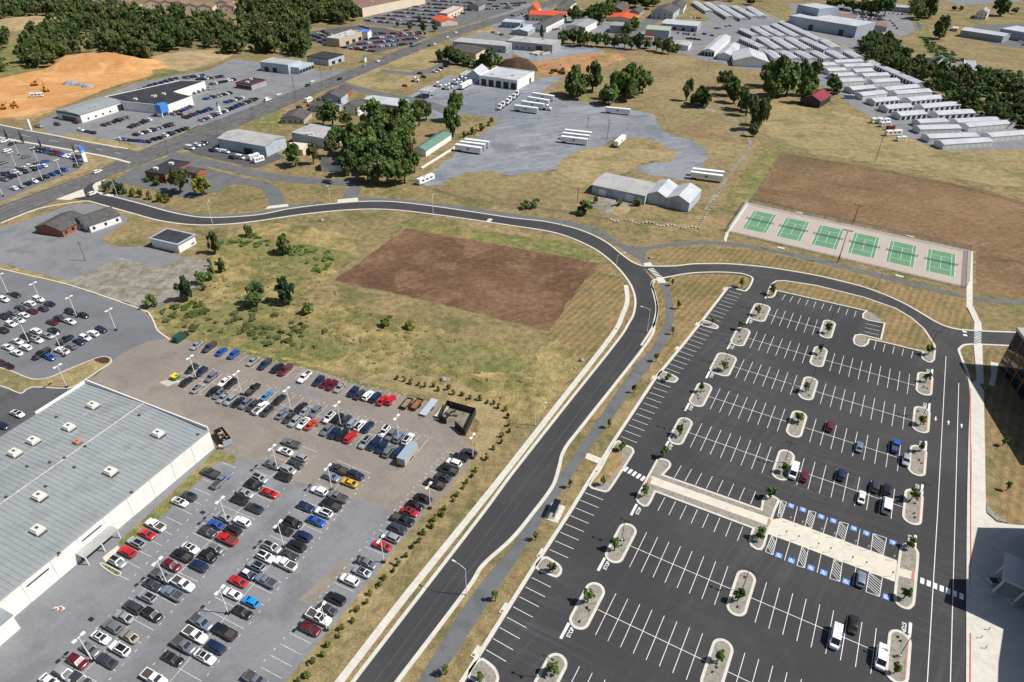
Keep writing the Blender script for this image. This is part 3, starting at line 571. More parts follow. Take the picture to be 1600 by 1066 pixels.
for i, p in enumerate([(1236,790.6),(1254.5,796.6),(1283,807.5),(1302,814),(1334,826),(1353.5,833.5),(1395,848),(1217,868),(1236.5,876),(1267,887.5),(1287,895),(1322,909),(1385,933)]):
    q = G(*p); ob('accessible_symbol', ISA, ada, (q[0], q[1], .056), TH + (math.pi if i < 7 else 0))
# STOP bars and words
tc = bpy.data.curves.new('stop_word', 'FONT'); tc.body = 'STOP'; tc.size = 1.25; tc.align_x = 'CENTER'; tc.align_y = 'CENTER'; tc.space_character = 1.05; tc.offset = 0.03
to = bpy.data.objects.new('stop_word', tc); COL.objects.link(to); bpy.context.view_layer.update()
STOP = bpy.data.meshes.new_from_object(to.evaluated_get(bpy.context.evaluated_depsgraph_get())); STOP.materials.clear(); STOP.materials.append(M['white_paint']); bpy.data.objects.remove(to)
def stop(u_, v_, sgn, parent):
    line(W(u_, v_ - 2.1), W(u_, v_ + 2.1), 0.62, 0.06, parent, 'stop_bar')
    p = W(u_ + sgn * 1.25, v_ + .2); o = ob('stop_word', STOP, parent, (p[0], p[1], .06), TH + R(90) * sgn)
    o.scale = (0.8, 1.0, 1)
for k in ('I1','I2','I3','I4','I5','I6','I7','I8'):
    u_, v_, w_, l_ = ISL[k]; stop(u_ - w_/2 + .55, v_ - l_/2 - 1.5, 1, north if v_ > 120 else south)
u_, v_ = uv(996,790); stop(u_ - .3, v_ - 1.8, 1, south); u_, v_ = uv(1199,459); stop(u_+.1, v_ - 2.0, 1, north)
for k in ('E1','E2','E3','E4','E6'):
    u_, v_, w_, l_ = ISL[k]; stop(u_ + w_/2 - .5, v_ + l_/2 + 1.2, -1, north if v_ > 120 else south)
u_, v_ = uv(1430,846); stop(u_, v_, -1, south)
# drive lane lines, arrows, crosswalks
dl = lot
for a, b in [((1478,557),(1465,800)),((1465,800),(1448,1080)),((1498,599),(1492.5,800)),((1492.5,800),(1484.5,1080))]: line(G(*a), G(*b), .16, .06, dl, 'lane_line')
def arrow(p, sgn):
    q = G(*p); mb = MB()
    mb.sheet([(-.14,-1.1),(.14,-1.1),(.14,.1),(.42,.1),(0,1.1),(-.42,.1),(-.14,.1)], 0, M['white_paint'])
    ob('lane_arrow', mb.mesh('lane_arrow'), dl, (q[0], q[1], .06), TH + (math.pi if sgn < 0 else 0))
arrow((1462,654.5),-1); arrow((1482,660.5),1); arrow((1502.5,665.5),1)
cw = lot
def bars(a, b, n, L_, wid, parent, ang=None):
    A, B = G(*a), G(*b); d = (B - A) / np.hypot(*(B - A)); nrm = np.array([-d[1], d[0]]) if ang is None else np.array(ang)
    for i in range(n):
        p = A + (B - A) * i / (n - 1); line(p - nrm * L_/2, p + nrm * L_/2, wid, .063, parent, 'crosswalk_bar')
bars((1441,908),(1502,932),7,1.75,.85,cw); bars((978,733.5),(1004.5,748),5,1.9,.8,cw); bars((1017,420.5),(1030,433.5),7,2.6,.5,cw); bars((1528,519.5),(1527.5,536),8,2.2,.45,cw)
bars((1507,518.5),(1508,524),2,1.3,1.0,cw)
# east promenade, red fire lane stripe
slab('promenade', [(1516,600),(1526,594),(1537,612),(1538.5,700),(1540,800),(1541,803),(1557,817),(1578,820),(1600,822),(1700,840),(1900,1160),(1514,1160),(1516,930),(1517,800),(1518,700)], 0.2, 'concrete')
line(G(1515.5,607), G(1516.3,880), .28, .206, dl, 'fire_lane_stripe'); line(G(1515.6,990), G(1514.8,1080), .28, .206, dl, 'fire_lane_stripe')
RS = LINE.copy(); RS.materials.clear(); RS.materials.append(M['red_paint'])
for c in dl.children:
    if c.name.startswith('fire'): c.data = RS
slab('sidewalk', [(1521,538.5),(1534.5,539),(1535,560),(1537,600),(1526,600),(1524,570)], 0.195, 'concrete'); slab('sidewalk', [(1547,566),(1560,568),(1554,604),(1544,602),(1549,585)], 0.18, 'concrete')
slab('sidewalk', [(1510,440),(1519.5,440),(1519.5,481),(1510,481)], 0.07, 'concrete')
for i in range(10):
    t = i / 9; x0 = 1511 + 11.5 * t; y0 = 481 + 22.5 * t
    slab('garden_step', [(x0,y0),(x0+9.6,y0),(x0+10.6,y0+2.55),(x0+1.0,y0+2.55)], 0.34 - 0.025 * i, 'concrete')
slab('sidewalk', [(1522.5,503.6),(1533,503.6),(1534.5,518),(1522,517.5)], 0.09, 'concrete')
patch('planting_bed', [(1541,790),(1560,808),(1574,815),(1576,818),(1557,814),(1541,801)], 'island_gravel', 0.215, smooth=False)
# ------------------------------------------------------------------ dealership and business lots on the left
def lotsheet(name, pts, mat, z=0.045, smooth=False, n=3): return patch(name, pts, mat, z, n, smooth)
tanlot = lotsheet('gravel_lot', [(120,600),(150,588),(175,563),(200,547),(231,534),(262,529),(300,533),(400,558),(507,582),(542,597),(625,617),(700,634),(745,646),(726,684),(727,694),(748,706),(700,768),(662,803),(615,799),(547,777),(455,750),(406,725),(367,714),(337,701),(250,650)], 'tan_asphalt', 0.045)
greylot = lotsheet('asphalt_lot', [(337,701),(367,714),(406,725),(455,750),(547,777),(615,799),(662,803),(560,930),(445,1066),(400,1120),(-60,1120),(-60,960),(100,850),(250,740)], 'grey_asphalt', 0.047)
lotsheet('asphalt_patch', [(466,938),(533,875),(547,880),(541,893),(489,948)], 'tan_asphalt', 0.051)
lotsheet('asphalt_patch', [(440,600),(470,605),(508,617),(502,623),(462,612),(440,606)], 'old_asphalt', 0.05)
dealer = lotsheet('dealer_lot', [(-80,400),(0,422),(107,447),(217,484),(236,499),(242,514),(262,531),(231,534),(200,547),(172,566),(130,596),(100,610),(-80,690)], 'dealer_asphalt', 0.041)
kerbline('kerb', GP([(-80,400),(0,421),(107,446),(217,483.5),(233,493),(240,505),(246,518),(264,531)]), 0.5, 0.17, mat='walk_concrete')
patch('grass_verge', [(-60,402),(0,412),(107,440),(160,458),(225,482),(243,500),(236,497),(215,481),(107,445),(0,420),(-60,405)], 'hay_field', 0.03, smooth=False)
gi = island(spline(GP([(-60,560),(0,574),(22,581),(50,592),(75,590.5),(106,577.5),(150,560),(167,557.5),(175,562.5),(172,569),(156,579),(132,595),(106,608),(50,606),(32,616),(0,604),(-60,600)]), 3, True), 'hay_field', 0.35, name='grass_island')
patch('mulch_bed', [(147,563),(158,558.5),(168,559),(172,563),(168,568),(158,568)], 'mulch', 0.175)
lotsheet('service_lot', [(-60,600),(0,605),(32,616),(50,606),(106,608),(132,596),(140,604),(0,690),(-80,740)], 'dark_asphalt', 0.046)
lotsheet('old_lot', [(-60,372),(0,356),(35,347),(110,320),(147,319.5),(199,339.5),(197,349.5),(170,364.5),(160,374.5),(175,386),(235,386),(287,402),(250,419.5),(190,403),(107,439.5),(0,412),(-60,398)], 'old_asphalt', 0.04)
lotsheet('weedy_lot', [(107,440),(190,403),(250,420),(288,403),(330,407),(325,430),(262,475),(225,482)], 'weedy_gravel', 0.036, True)
lotsheet('yard', [(168,291),(205,265),(262,245),(300,252),(345,270),(385,280),(400,285),(395,290),(365,288),(330,302),(300,312),(260,302),(225,293),(200,288)], 'trail_asphalt', 0.041)
lotsheet('repair_lot', [(287,226),(338,206),(420,232),(446,246),(400,263),(300,240)], 'dark_asphalt', 0.041)
lotsheet('dealer_lot', [(-100,210),(-30,200),(0,208),(60,222),(110,236),(140,251),(118,268),(60,290),(0,316),(-100,352)], 'dealer_asphalt', 0.041)
patch('grass_verge', [(128,238),(160,246),(182,249),(150,262),(80,290),(0,322),(-60,345),(0,312),(60,288),(115,266)], 'hay_field', 0.035, smooth=False)
lotsheet('dealer_lot', [(60,190),(85,178),(160,150),(215,130),(275,118),(320,112),(365,92),(400,96),(455,108),(505,112),(540,108),(520,122),(455,146),(400,165),(310,198),(232,231),(190,222),(100,213),(72,206)], 'grey_asphalt', 0.041)
patch('grass_verge', [(93,212),(120,210),(185,222),(225,231),(290,205),(312,195),(300,206),(222,237),(150,226),(95,215)], 'hay_field', 0.048, smooth=False)
lotsheet('dealer_lot', [(470,52),(520,44),(555,40),(600,44),(640,52),(668,58),(640,70),(590,82),(520,72),(478,64)], 'dark_asphalt', 0.041)
lotsheet('shopping_lot', [(565,30),(612,15),(660,2),(720,-8),(790,-10),(850,-8),(800,16),(730,38),(690,50),(650,48),(600,42),(570,36)], 'trail_asphalt', 0.038)
lotsheet('truck_yard', [(652,288),(690,256),(745,216),(785,186),(720,178),(690,173),(660,165),(635,152),(700,118),(740,124),(815,128),(852,121),(882,118),(850,141),(835,150),(865,152.5),(925,162.5),(982,172),(1020,178),(1037,207),(1075,217),(1100,230),(1105,243),(1097,262),(1078,282),(1020,274),(992,266),(1007,257.5),(1050,252),(1060,243),(1050,233),(1012,216),(960,214),(940,232),(912,232.5),(875,262),(850,268),(800,275),(760,267),(725,271),(677,291)], 'gravel_yard', 0.039)
lotsheet('yard', [(555,165),(640,160),(690,172),(720,178),(700,190),(640,180),(560,178)], 'gravel_yard', 0.037)
lotsheet('storage_lot', [(1085,92),(1128,55),(1090,10),(1120,2),(1200,20),(1250,46),(1300,66),(1345,92),(1440,135),(1500,165),(1600,205),(1640,232),(1480,236),(1440,225),(1400,205),(1330,165),(1300,140),(1215,112),(1170,108)], 'grey_asphalt', 0.039)
lotsheet('yard', [(925,62),(990,50),(1060,48),(1110,30),(1140,40),(1120,56),(1085,88),(1020,76),(960,76)], 'grey_asphalt', 0.036)
lotsheet('yard', [(760,20),(830,5),(900,25),(960,35),(985,45),(930,60),(880,62),(800,60),(770,45)], 'grey_asphalt', 0.035)
lotsheet('yard', [(700,62),(760,50),(800,62),(800,90),(770,96),(740,88)], 'grey_asphalt', 0.034)
lotsheet('yard', [(1230,5),(1330,10),(1420,22),(1430,50),(1400,60),(1360,64),(1345,80),(1290,60),(1255,46)], 'grey_asphalt', 0.035)
lotsheet('yard', [(1520,40),(1600,36),(1660,50),(1660,80),(1600,76),(1550,70),(1525,58)], 'trail_asphalt', 0.035)
lotsheet('yard', [(1424,95),(1440,84),(1470,92),(1500,98),(1535,100),(1530,118),(1480,118),(1440,110)], 'weedy_gravel', 0.035)
lotsheet('yard', [(925,322),(935,308),(975,310),(985,318),(975,336),(955,334)], 'weedy_gravel', 0.036, True)
lotsheet('yard', [(955,328),(968,322),(985,325),(975,336)], 'pale_soil', 0.041, True)
lotsheet('yard', [(1440,-10),(1540,-10),(1600,2),(1500,8)], 'grey_asphalt', 0.035)
# worn stall lines of the left lots
def lrow(a, b, c, d, n, parent): rows(a, b, c, d, n, parent, 0.13, 0.057, LINE_W)
NEa, NEb = G(530,616), G(543,603); SEa, SEb = G(460+575/8,690+530/8), G(460+780/8,690+612/8)
NE = (NEb - NEa) / np.hypot(*(NEb - NEa)); SE = (SEb - SEa) / np.hypot(*(SEb - SEa)); NE_ANG = math.atan2(NE[1], NE[0]); SE_ANG = math.atan2(SE[1], SE[0])
def perp_rows(p0, p1, axis, L_, n, parent, both=False, side=1, spine=True):
    A, B = G(*p0), G(*p1)
    if both and spine: line(A, B, .13, .0565, parent, 'row_line', LINE_W)
    for i in range(n):
        p = A + (B - A) * i / (n - 1)
        line(p - axis * L_ * (1 if both else 0), p + axis * L_ * side, .13, .057, parent, mesh=LINE_W)
        q = p + (B - A) / (n - 1) * .5
        for sg in ((1, -1) if both else (side,)):
            e = q + axis * sg * (L_ + .25)
            if i < n - 1: line(e - (B-A)/np.hypot(*(B-A)) * .3, e + (B-A)/np.hypot(*(B-A)) * .3, .2, .057, parent, 'stall_tick', LINE_W)
perp_rows((297,549), (625,637), NE, 5.6, 26, tanlot, False, 1)
perp_rows((283,583), (457,638), NE, 5.6, 15, tanlot, True); perp_rows((470,642), (655,704), NE, 5.6, 15, tanlot, True)
perp_rows((470,697), (85,1100), SE, 5.6, 25, greylot, True); perp_rows((553,730), (245,1090), SE, 5.6, 23, greylot, True)
perp_rows((345,722), (175,893), SE, 5.5, 12, greylot, False, 1); perp_rows((725,715), (425,1080), -SE, 5.6, 27, greylot, False, 1)

# ------------------------------------------------------------------ tennis courts
slabo = struct('court_slab', MB().sheet(GP([(1170,317),(1512,391),(1508.5,449.5),(1139,362)]), 0.05, M['court_slab']))
cq = {0:[(300,150),(590,212),(455,440),(160,378)],5:[(955,385),(1308,460),(1300,755),(920,665)]}
c0 = GP(o8((1140,310), *cq[0])); c5 = GP(o8((1330,340), *cq[5]))
ux = (c0[1] - c0[0]) + (c0[2] - c0[3]) + (c5[1] - c5[0]) + (c5[2] - c5[3]); ux /= np.hypot(*ux); uy = np.array([-ux[1], ux[0]])
CW, CL = 10.97 * .978, 23.77 * .978
m0, m5 = sum(c0) / 4, sum(c5) / 4
CT = MB()
def crect(mb, x0, x1, y0, y1, z, mt): mb.sheet([np.array(q) for q in ((x0,y0),(x1,y0),(x1,y1),(x0,y1))], z, mt)
court_names = ['westmost tennis court, next to the concrete path', 'second tennis court from the west end', 'third tennis court from the west end', 'fourth tennis court from the west end', 'fifth tennis court, second from the east end', 'eastmost tennis court, by the white walkway']
for k in range(6):
    c = m0 + (m5 - m0) * k / 5; rz = math.atan2(ux[1], ux[0])
    root = ob('tennis_court', None, None, (c[0], c[1], .05), rz); tag(root, 'green ' + court_names[k], 'tennis court', 'tennis courts in a row')
    mb = MB(); crect(mb, -CW/2, CW/2, -CL/2, CL/2, .006, M['court_green']); mb.obj('playing_surface', root)
    lw = .12; sx = CW/2 * .75; sy = CL/2 * .54
    for x0,x1,y0,y1 in [(-CW/2,CW/2,-CL/2,-CL/2+lw),(-CW/2,CW/2,CL/2-lw,CL/2),(-CW/2,-CW/2+lw,-CL/2,CL/2),(CW/2-lw,CW/2,-CL/2,CL/2),(-sx,-sx+lw,-CL/2,CL/2),(sx-lw,sx,-CL/2,CL/2),(-sx,sx,-sy,-sy+lw),(-sx,sx,sy-lw,sy),(-lw/2,lw/2,-sy,sy)]:
        mb = MB(); crect(mb, x0, x1, y0, y1, .012, M['white_paint']); mb.obj('court_line', root)
    mb = MB(); mb.box(-CW/2-.9, CW/2+.9, -.02, .02, .05, .95, M['net_mesh']); mb.obj('net', root)
    mb = MB(); mb.box(-CW/2-.9, CW/2+.9, -.04, .04, .9, .98, M['white_paint']); mb.obj('net_band', root)
    for sgn in (-1, 1): MB().tube([(sgn*(CW/2+.9),0,0),(sgn*(CW/2+.9),0,1.08)], .06, 6, M['dark_metal']).obj('net_post', root)
for i in range(27):
    t = (i + 1) / 28; p = G(1139 + (1508.5-1139)*t, 362 + (449.5-362)*t); line(p, p + uy * 3.2, .05, .056, slabo, 'slab_joint', JM)
def fence(pts, h, label, mat='chain_link', post='dark_metal', step=3.0, name='chain_link_fence', cat='fence', rail=True, group=None):
    P = [np.array(p) for p in pts]; root = ob(name, None, None, (P[0][0], P[0][1], 0)); o0 = P[0]; tag(root, label, cat, group)
    pm = MB().tube([(0,0,0),(0,0,h)], .045, 5, M[post]).mesh('post')
    for a, b in zip(P[:-1], P[1:]):
        a = a - o0; b = b - o0; d = b - a; L_ = np.hypot(*d); n = max(1, int(round(L_ / step)))
        MB().add([(*a,.06),(*b,.06),(*b,h-.02),(*a,h-.02)], [(0,1,2,3)], M[mat]).obj('wire_mesh', root)
        if rail: MB().tube([(*a,h),(*b,h)], .035, 5, M[post]).obj('top_rail', root)
        for i in range(n + 1): 
            if i < n or b is P[-1] - o0: ob('post', pm, root, (*(a + d * i / n), 0))
    return root
fence(GP([(1168,319),(1513,393.5)]), 3.0, 'tall chain-link fence along the far side of the tennis courts')
fence(GP([(1514,392.5),(1510.5,450)]), 3.0, 'tall pale chain-link fence at the east end of the tennis courts', 'windscreen_mesh')
fence(GP([(1137.5,362.5),(1168,317)]), 3.0, 'tall pale chain-link fence at the west end of the tennis courts', 'windscreen_mesh')
fence(GP([(1139,364),(1509,452)]), 1.1, 'low dark chain-link fence along the near side of the tennis courts')
slab('sidewalk', [(1133,378),(1131,374),(1134,364),(1166,317),(1170,318),(1139,364),(1135,377)], 0.055, 'concrete'); slab('sidewalk', [(1512.5,391),(1520,392.5),(1519.5,441),(1510,441)], 0.055, 'concrete')
for p, lb in [((1249,333),'concrete pad in the grass behind the second tennis court'),((1422,370),'concrete pad in the grass behind the fifth tennis court'),((1220,388),'pale concrete pad beside the trail below the second tennis court'),((1405,432),'pale concrete pad between the trail and the fifth tennis court')]:
    q = G(*p); o = MB().box(-1.5,1.5,-.7,.7,0,.25,M['concrete']).obj('concrete_pad', None, (q[0],q[1],0)); o.rotation_euler.z = math.atan2(ux[1],ux[0]); tag(o, lb, 'concrete pad')
# ------------------------------------------------------------------ vehicles
PAINT = {'k':('black',(0.012,0.013,0.015),0),'w':('white',(0.80,0.81,0.82),0),'s':('silver',(0.50,0.52,0.54),.5),'g':('grey',(0.22,0.235,0.26),.4),'d':('charcoal',(0.055,0.06,0.07),.3),
         'b':('bright blue',(0.02,0.10,0.42),.2),'n':('navy blue',(0.014,0.028,0.085),.2),'r':('red',(0.50,0.012,0.015),0),'m':('maroon',(0.15,0.012,0.022),.2),'y':('yellow',(0.55,0.37,0.02),0),
         'o':('orange red',(0.52,0.06,0.015),.1),'l':('light blue',(0.10,0.33,0.58),.3),'c':('sky blue',(0.01,0.31,0.72),.1),'e':('dark green',(0.03,0.055,0.045),.3),'t':('champagne',(0.42,0.38,0.30),.4),'a':('blue grey',(0.24,0.29,0.37),.4),'q':('green grey',(0.20,0.24,0.22),.4)}
for c_, (nm, col, met) in PAINT.items(): plain('paint_' + c_, col, 0.32, met, 0.9)
for c_ in PAINT: M['paint_' + c_].node_tree.nodes['Principled BSDF'].inputs['Coat Roughness'].default_value = 0.08
SHAPES = {  # length, width, height, belt, hood z, cabin base x (rear, front), roof x (rear, front), tail z
 'S': (4.85, 1.84, 1.46, 0.94, 0.88, (-1.95, 1.25), (-0.95, 0.42), 0.98),
 'U': (4.75, 1.92, 1.72, 1.08, 1.05, (-2.25, 1.20), (-1.85, 0.45), 1.10),
 'H': (4.15, 1.78, 1.52, 0.98, 0.95, (-1.95, 1.20), (-1.45, 0.40), 1.05),
 'P': (5.85, 2.02, 1.90, 1.20, 1.18, (-0.55, 1.45), (-0.40, 0.75), 1.20),
 'V': (5.9, 2.05, 2.35, 1.25, 1.20, (-2.9, 2.35), (-2.75, 1.45), 1.30)}
def grid_loft(mb, rings, mt, caps=True):
    n = len(rings[0]); vs = [p for r_ in rings for p in r_]; fs = []
    for i in range(len(rings) - 1):
        for k in range(n - 1): fs.append((i*n+k, i*n+k+1, (i+1)*n+k+1, (i+1)*n+k))
    if caps: fs += [tuple(range(n)), tuple(range(len(vs)-1, len(vs)-n-1, -1))]
    mb.add(vs, fs, mt)
def car_parts(kind):
    L, Wd, H, belt, hood, cb, ct, tail = SHAPES[kind]; h = L / 2; w = Wd / 2; pm = M['paint_w']
    P = {}
    b = MB(); st = []
    xs = [-h, -h+.05, -h+.14, -h+.3, -h*.72, -h*.4, cb[0] if kind == 'P' else -h*.2, 0, cb[1]*.6, cb[1], h*.72, h-.5, h-.25, h-.1, h]
    for x in sorted(set(xs)):
        t = x / h; e = abs(t)
        ww = w * (1 - 0.20 * max(0, (e - .70) / .30) ** 3.2 - (0.06 if e > .99 else 0))
        zb = .30 + (.12 if e > .9 else 0)
        if x >= cb[1]: k = (x - cb[1]) / (h - cb[1]); zt = belt - (belt - hood) * min(1, k * 1.5) - .22 * max(0, (k - .75) / .25) ** 1.6
        elif x <= -h + .3: zt = tail - .12 * (-h + .3 - x) / .3
        else: zt = belt + (tail - belt) * max(0, (-x) / h)
        st.append([(x, -ww*.86, zb), (x, -ww*.985, zb+.10), (x, -ww, .62), (x, -ww*.985, zt-.12), (x, -ww*.90, zt-.015), (x, -ww*.45, zt+.02), (x, 0, zt+.03), (x, ww*.45, zt+.02), (x, ww*.90, zt-.015), (x, ww*.985, zt-.12), (x, ww, .62), (x, ww*.985, zb+.10), (x, ww*.86, zb)])
    grid_loft(b, st, pm)
    # cabin shell
    wb, wr = w * .92, w * (.74 if kind in 'SH' else .79 if kind == 'U' else .80 if kind == 'P' else .86)
    z0 = belt - .04; z1 = H - .045
    cab = [[(cb[0],-wb,z0),(cb[0],wb,z0),(cb[1],wb,z0),(cb[1],-wb,z0)], [(ct[0],-wr,z1),(ct[0],wr,z1),(ct[1],wr,z1),(ct[1],-wr,z1)]]
    vs = cab[0] + cab[1]; b.add(vs, [(0,1,5,4),(1,2,6,5),(2,3,7,6),(3,0,4,7)], pm)
    rx0, rx1 = ct; b.add([(rx0,-wr,z1),(rx0,wr,z1),(rx1,wr,z1),(rx1,-wr,z1),(rx0+.12,-wr*.84,H),(rx0+.12,wr*.84,H),(rx1-.12,wr*.84,H),(rx1-.12,-wr*.84,H)], [(0,4,5,1),(1,5,6,2),(2,6,7,3),(3,7,4,0),(4,7,6,5)], pm)
    if kind == 'P':      # open bed behind the cab
        pass
    for sg in (-1, 1): b.box(cb[1]-.32, cb[1]-.14, sg*(w+.0)-.1, sg*(w+.0)+.1, belt+.02, belt+.17, pm)
    P['body'] = b
    # panes, 1.5 cm proud of the shell
    A = [Vector(p) for p in vs]
    def pane(i, j, k, l, u0, u1, v0, v1, mt='glass', out=.015):
        q = lambda u, v: (A[i].lerp(A[j], u)).lerp(A[l].lerp(A[k], u), v)
        n = (A[j]-A[i]).cross(A[l]-A[i]).normalized(); c = sum((A[x] for x in (i,j,k,l)), Vector()) / 4
        if n.dot(c - Vector(((cb[0]+cb[1])/2, 0, z0))) < 0: n = -n
        pts = [q(u0,v0)+n*out, q(u1,v0)+n*out, q(u1,v1)+n*out, q(u0,v1)+n*out]
        return MB().add([tuple(p) for p in pts], [(0,1,2,3)], M[mt])
    P['windscreen'] = pane(3, 2, 6, 7, .05, .95, .06, .97); P['rear_window'] = pane(0, 1, 5, 4, .08, .92, .12 if kind != 'P' else .3, .92)
    cuts = [(.08,.48),(.54,.93)] if kind != 'V' else [(.62,.95)]
    if kind == 'P': cuts = [(.06,.46),(.52,.92)]
    sw = []
    for (i,j,k,l) in ((0,3,7,4),(1,2,6,5)):
        for u0,u1 in cuts: sw.append(pane(i,j,k,l,u0,u1,.14,.88))
    P['side_window'] = sw
    if kind == 'P':
        bd = MB(); x0, x1 = -h+.12, cb[0]-.12
        bd.add([(x0,-w*.84,tail+.035),(x1,-w*.84,tail+.035),(x1,w*.84,tail+.035),(x0,w*.84,tail+.035)], [(0,1,2,3)], M['interior'])
        P['bed_liner'] = bd
        rl = MB()
        for sg in (-1, 1): rl.box(x0-.05, x1, sg*w*.90-.07, sg*w*.90+.07, tail-.05, tail+.16, pm)
        rl.box(x0-.08, x0+.06, -w*.88, w*.88, tail-.05, tail+.15, pm); rl.box(x1-.03, x1+.08, -w*.88, w*.88, tail-.05, tail+.15, pm)
        P['bed_side'] = rl
    wr_ = .34 if kind in 'SH' else .37 if kind in 'U' else .40
    wm = MB().tube([(0,-.11,0),(0,.11,0)], wr_, 14, M['tyre']); wm.tube([(0,-.118,0),(0,.118,0)], wr_*.62, 10, M['rim'])
    P['wheel'] = (wm, [(sx, sy*(w-.09), wr_) for sx in (h*.60, -h*.58) for sy in (-1, 1)])
    hm = MB().box(-.10,.03,-.2,.2,-.07,.07, M['headlight']); P['headlight'] = (hm, [(h*.955, s_*w*.66, hood-.22) for s_ in (-1, 1)])
    tm = MB().box(-.03,.06,-.17,.17,-.10,.10, M['taillight']); P['tail_light'] = (tm, [(-h+.02, s_*w*.70, tail-.22) for s_ in (-1, 1)])
    return P
CARM = {}; LOWM = {}
def smooth_mesh(me, ang=35):
    me.polygons.foreach_set('use_smooth', [True] * len(me.polygons))
    try: me.set_sharp_from_angle(angle=R(ang))
    except Exception: pass
    return me
for kd in SHAPES:
    P = car_parts(kd); low = MB()
    d = {'body': smooth_mesh(P['body'].mesh(kd + '_body'))}
    low.add(P['body'].v, P['body'].f, M['paint_w'])
    for nm in ('windscreen', 'rear_window', 'bed_liner', 'bed_side'):
        if nm in P: d[nm] = P[nm].mesh(nm); low.add(P[nm].v, P[nm].f, P[nm].ms[0])
    d['side_window'] = [q.mesh('side_window') for q in P['side_window']]
    for q in P['side_window']: low.add(q.v, q.f, M['glass'])
    for nm in ('wheel', 'headlight', 'tail_light'):
        mb, locs = P[nm]; d[nm] = (mb.mesh(nm), locs)
        if nm == 'wheel':
            for l in locs: low.add([(v[0]+l[0], v[1]+l[1], v[2]+l[2]) for v in MB().tube([(0,-.11,0),(0,.11,0)], .36, 8).v], MB().tube([(0,-.11,0),(0,.11,0)], .36, 8).f, M['tyre'])
    CARM[kd] = d; LOWM[kd] = (low, smooth_mesh(low.mesh(kd + '_car')))
SUNROOF = MB().box(-.85,.35,-.48,.48,0,.012, M['glass']).mesh('sunroof')
TYPE = {'S':('sedan','sedan','car'),'U':('suv','SUV','car'),'H':('hatchback','hatchback','car'),'P':('pickup_truck','pickup truck','truck'),'V':('van','van','van')}
def setpaint(o, col):
    o.material_slots[0].link = 'OBJECT'; o.material_slots[0].material = M['paint_' + col]
CZ = 0.055
def car(x, y, ang, kd, col, label, group, full=True, roof=None):
    nm, word, cat = TYPE[kd]
    if not full:
        o = ob(nm, LOWM[kd][1], None, (x, y, CZ), ang); setpaint(o, col); return tag(o, label, cat, group)
    r = ob(nm, None, None, (x, y, CZ), ang); tag(r, label, cat, group); d = CARM[kd]; r.scale = (random.uniform(.94,1.04), random.uniform(.97,1.02), random.uniform(.95,1.05))
    bo = ob('body', d['body'], r); setpaint(bo, col)
    if 'bed_side' in d: setpaint(ob('bed_side', d['bed_side'], r), col)
    for q in ('windscreen', 'rear_window', 'bed_liner'):
        if q in d: ob(q, d[q], r)
    for q in d['side_window']: ob('side_window', q, r)
    for q in ('wheel', 'headlight', 'tail_light'):
        for l in d[q][1]: ob(q, d[q][0], r, l)
    L, Wd, H, belt, hood, cb, ct, tail = SHAPES[kd]
    if roof == 'x': 
        s_ = ob('sunroof', SUNROOF, r, ((ct[0]+ct[1])/2+.25, 0, H+.002)); s_.scale = ((ct[1]-ct[0]-.3)/1.2, 1.05, 1)
    elif roof in PAINT:
        s_ = ob('roof_panel', MB().box(ct[0]+.14,ct[1]-.14,-Wd*.31,Wd*.31,H-.01,H+.012,M['paint_'+roof]).mesh('roof_panel'), r)
    return r
ORD = ['first','second','third','fourth','fifth','sixth','seventh','eighth','ninth','tenth','eleventh','twelfth']
def nth(i): return ORD[i] if i < 12 else {21:'21st',22:'22nd',23:'23rd',31:'31st'}.get(i+1, '%dth' % (i+1))
def parse(s):
    out = []
    for tok in s.split():
        a = tok.split(','); out.append((float(a[0]), float(a[1]), a[2][0], a[2][1], a[2][2:] or None))
    return out
FAR = []
def carrow(s, axis, phrase, group, end='left', full=True, flip=0):
    cs = parse(s)
    for i, (x, y, col, kd, ex) in enumerate(cs):
        a = axis; rf = None; p = G(x, y, 0.8)
        if ex:
            if '~' in ex: a = NE_ANG if axis == SE_ANG else SE_ANG
            for c_ in ex:
                if c_ == 'x' or c_ in PAINT and c_ in 'wk': rf = c_
        back = (math.pi if (random.random() < .5) != (kd == 'P' and random.random() < .4) else 0)
        if ex and '>' in ex: back = 0
        if ex and '<' in ex: back = math.pi
        lb = '%s %s, %s from the %s %s' % (PAINT[col][0], TYPE[kd][1], nth(i), end, phrase)
        jit = R(random.uniform(-1.5, 1.5))
        car(p[0], p[1], a + back + jit, kd, col, lb, group, full, rf)
GP1 = 'cars parked in the dealer storage lot'
carrow('307,539,sS 327.5,542.5,dP< 346,549,bS 365,554,bU 395,564,sS 414,569,nP< 434,575,kU 446,578,mP< 476,589,wP< 498,595,nU 509,598,mS 519,602,mU 531,605,sS 552,612,nU 562,616,dS 575,618,wU 587,620.6,nU 598,625,rS 610.6,625,rU', NE_ANG, 'in the row beside the weedy field', GP1)
carrow('300,576,eU 315,580.6,nU 330.6,589,gU 351,595.6,wS 361,599,kU 395.6,608,kP> 417,617.5,lS 437,624,kU 470.6,637,kU 478,641,sS 492.5,643,gU 514,652,wUk 527.5,654,kU 540,656,dS 551,660,sU 562.5,665,wUx 575,667,nU 600.6,674,wUx 611,679,gU 624,683,aU 637.5,686,wUk', NE_ANG, 'in the far half of the double row', GP1)
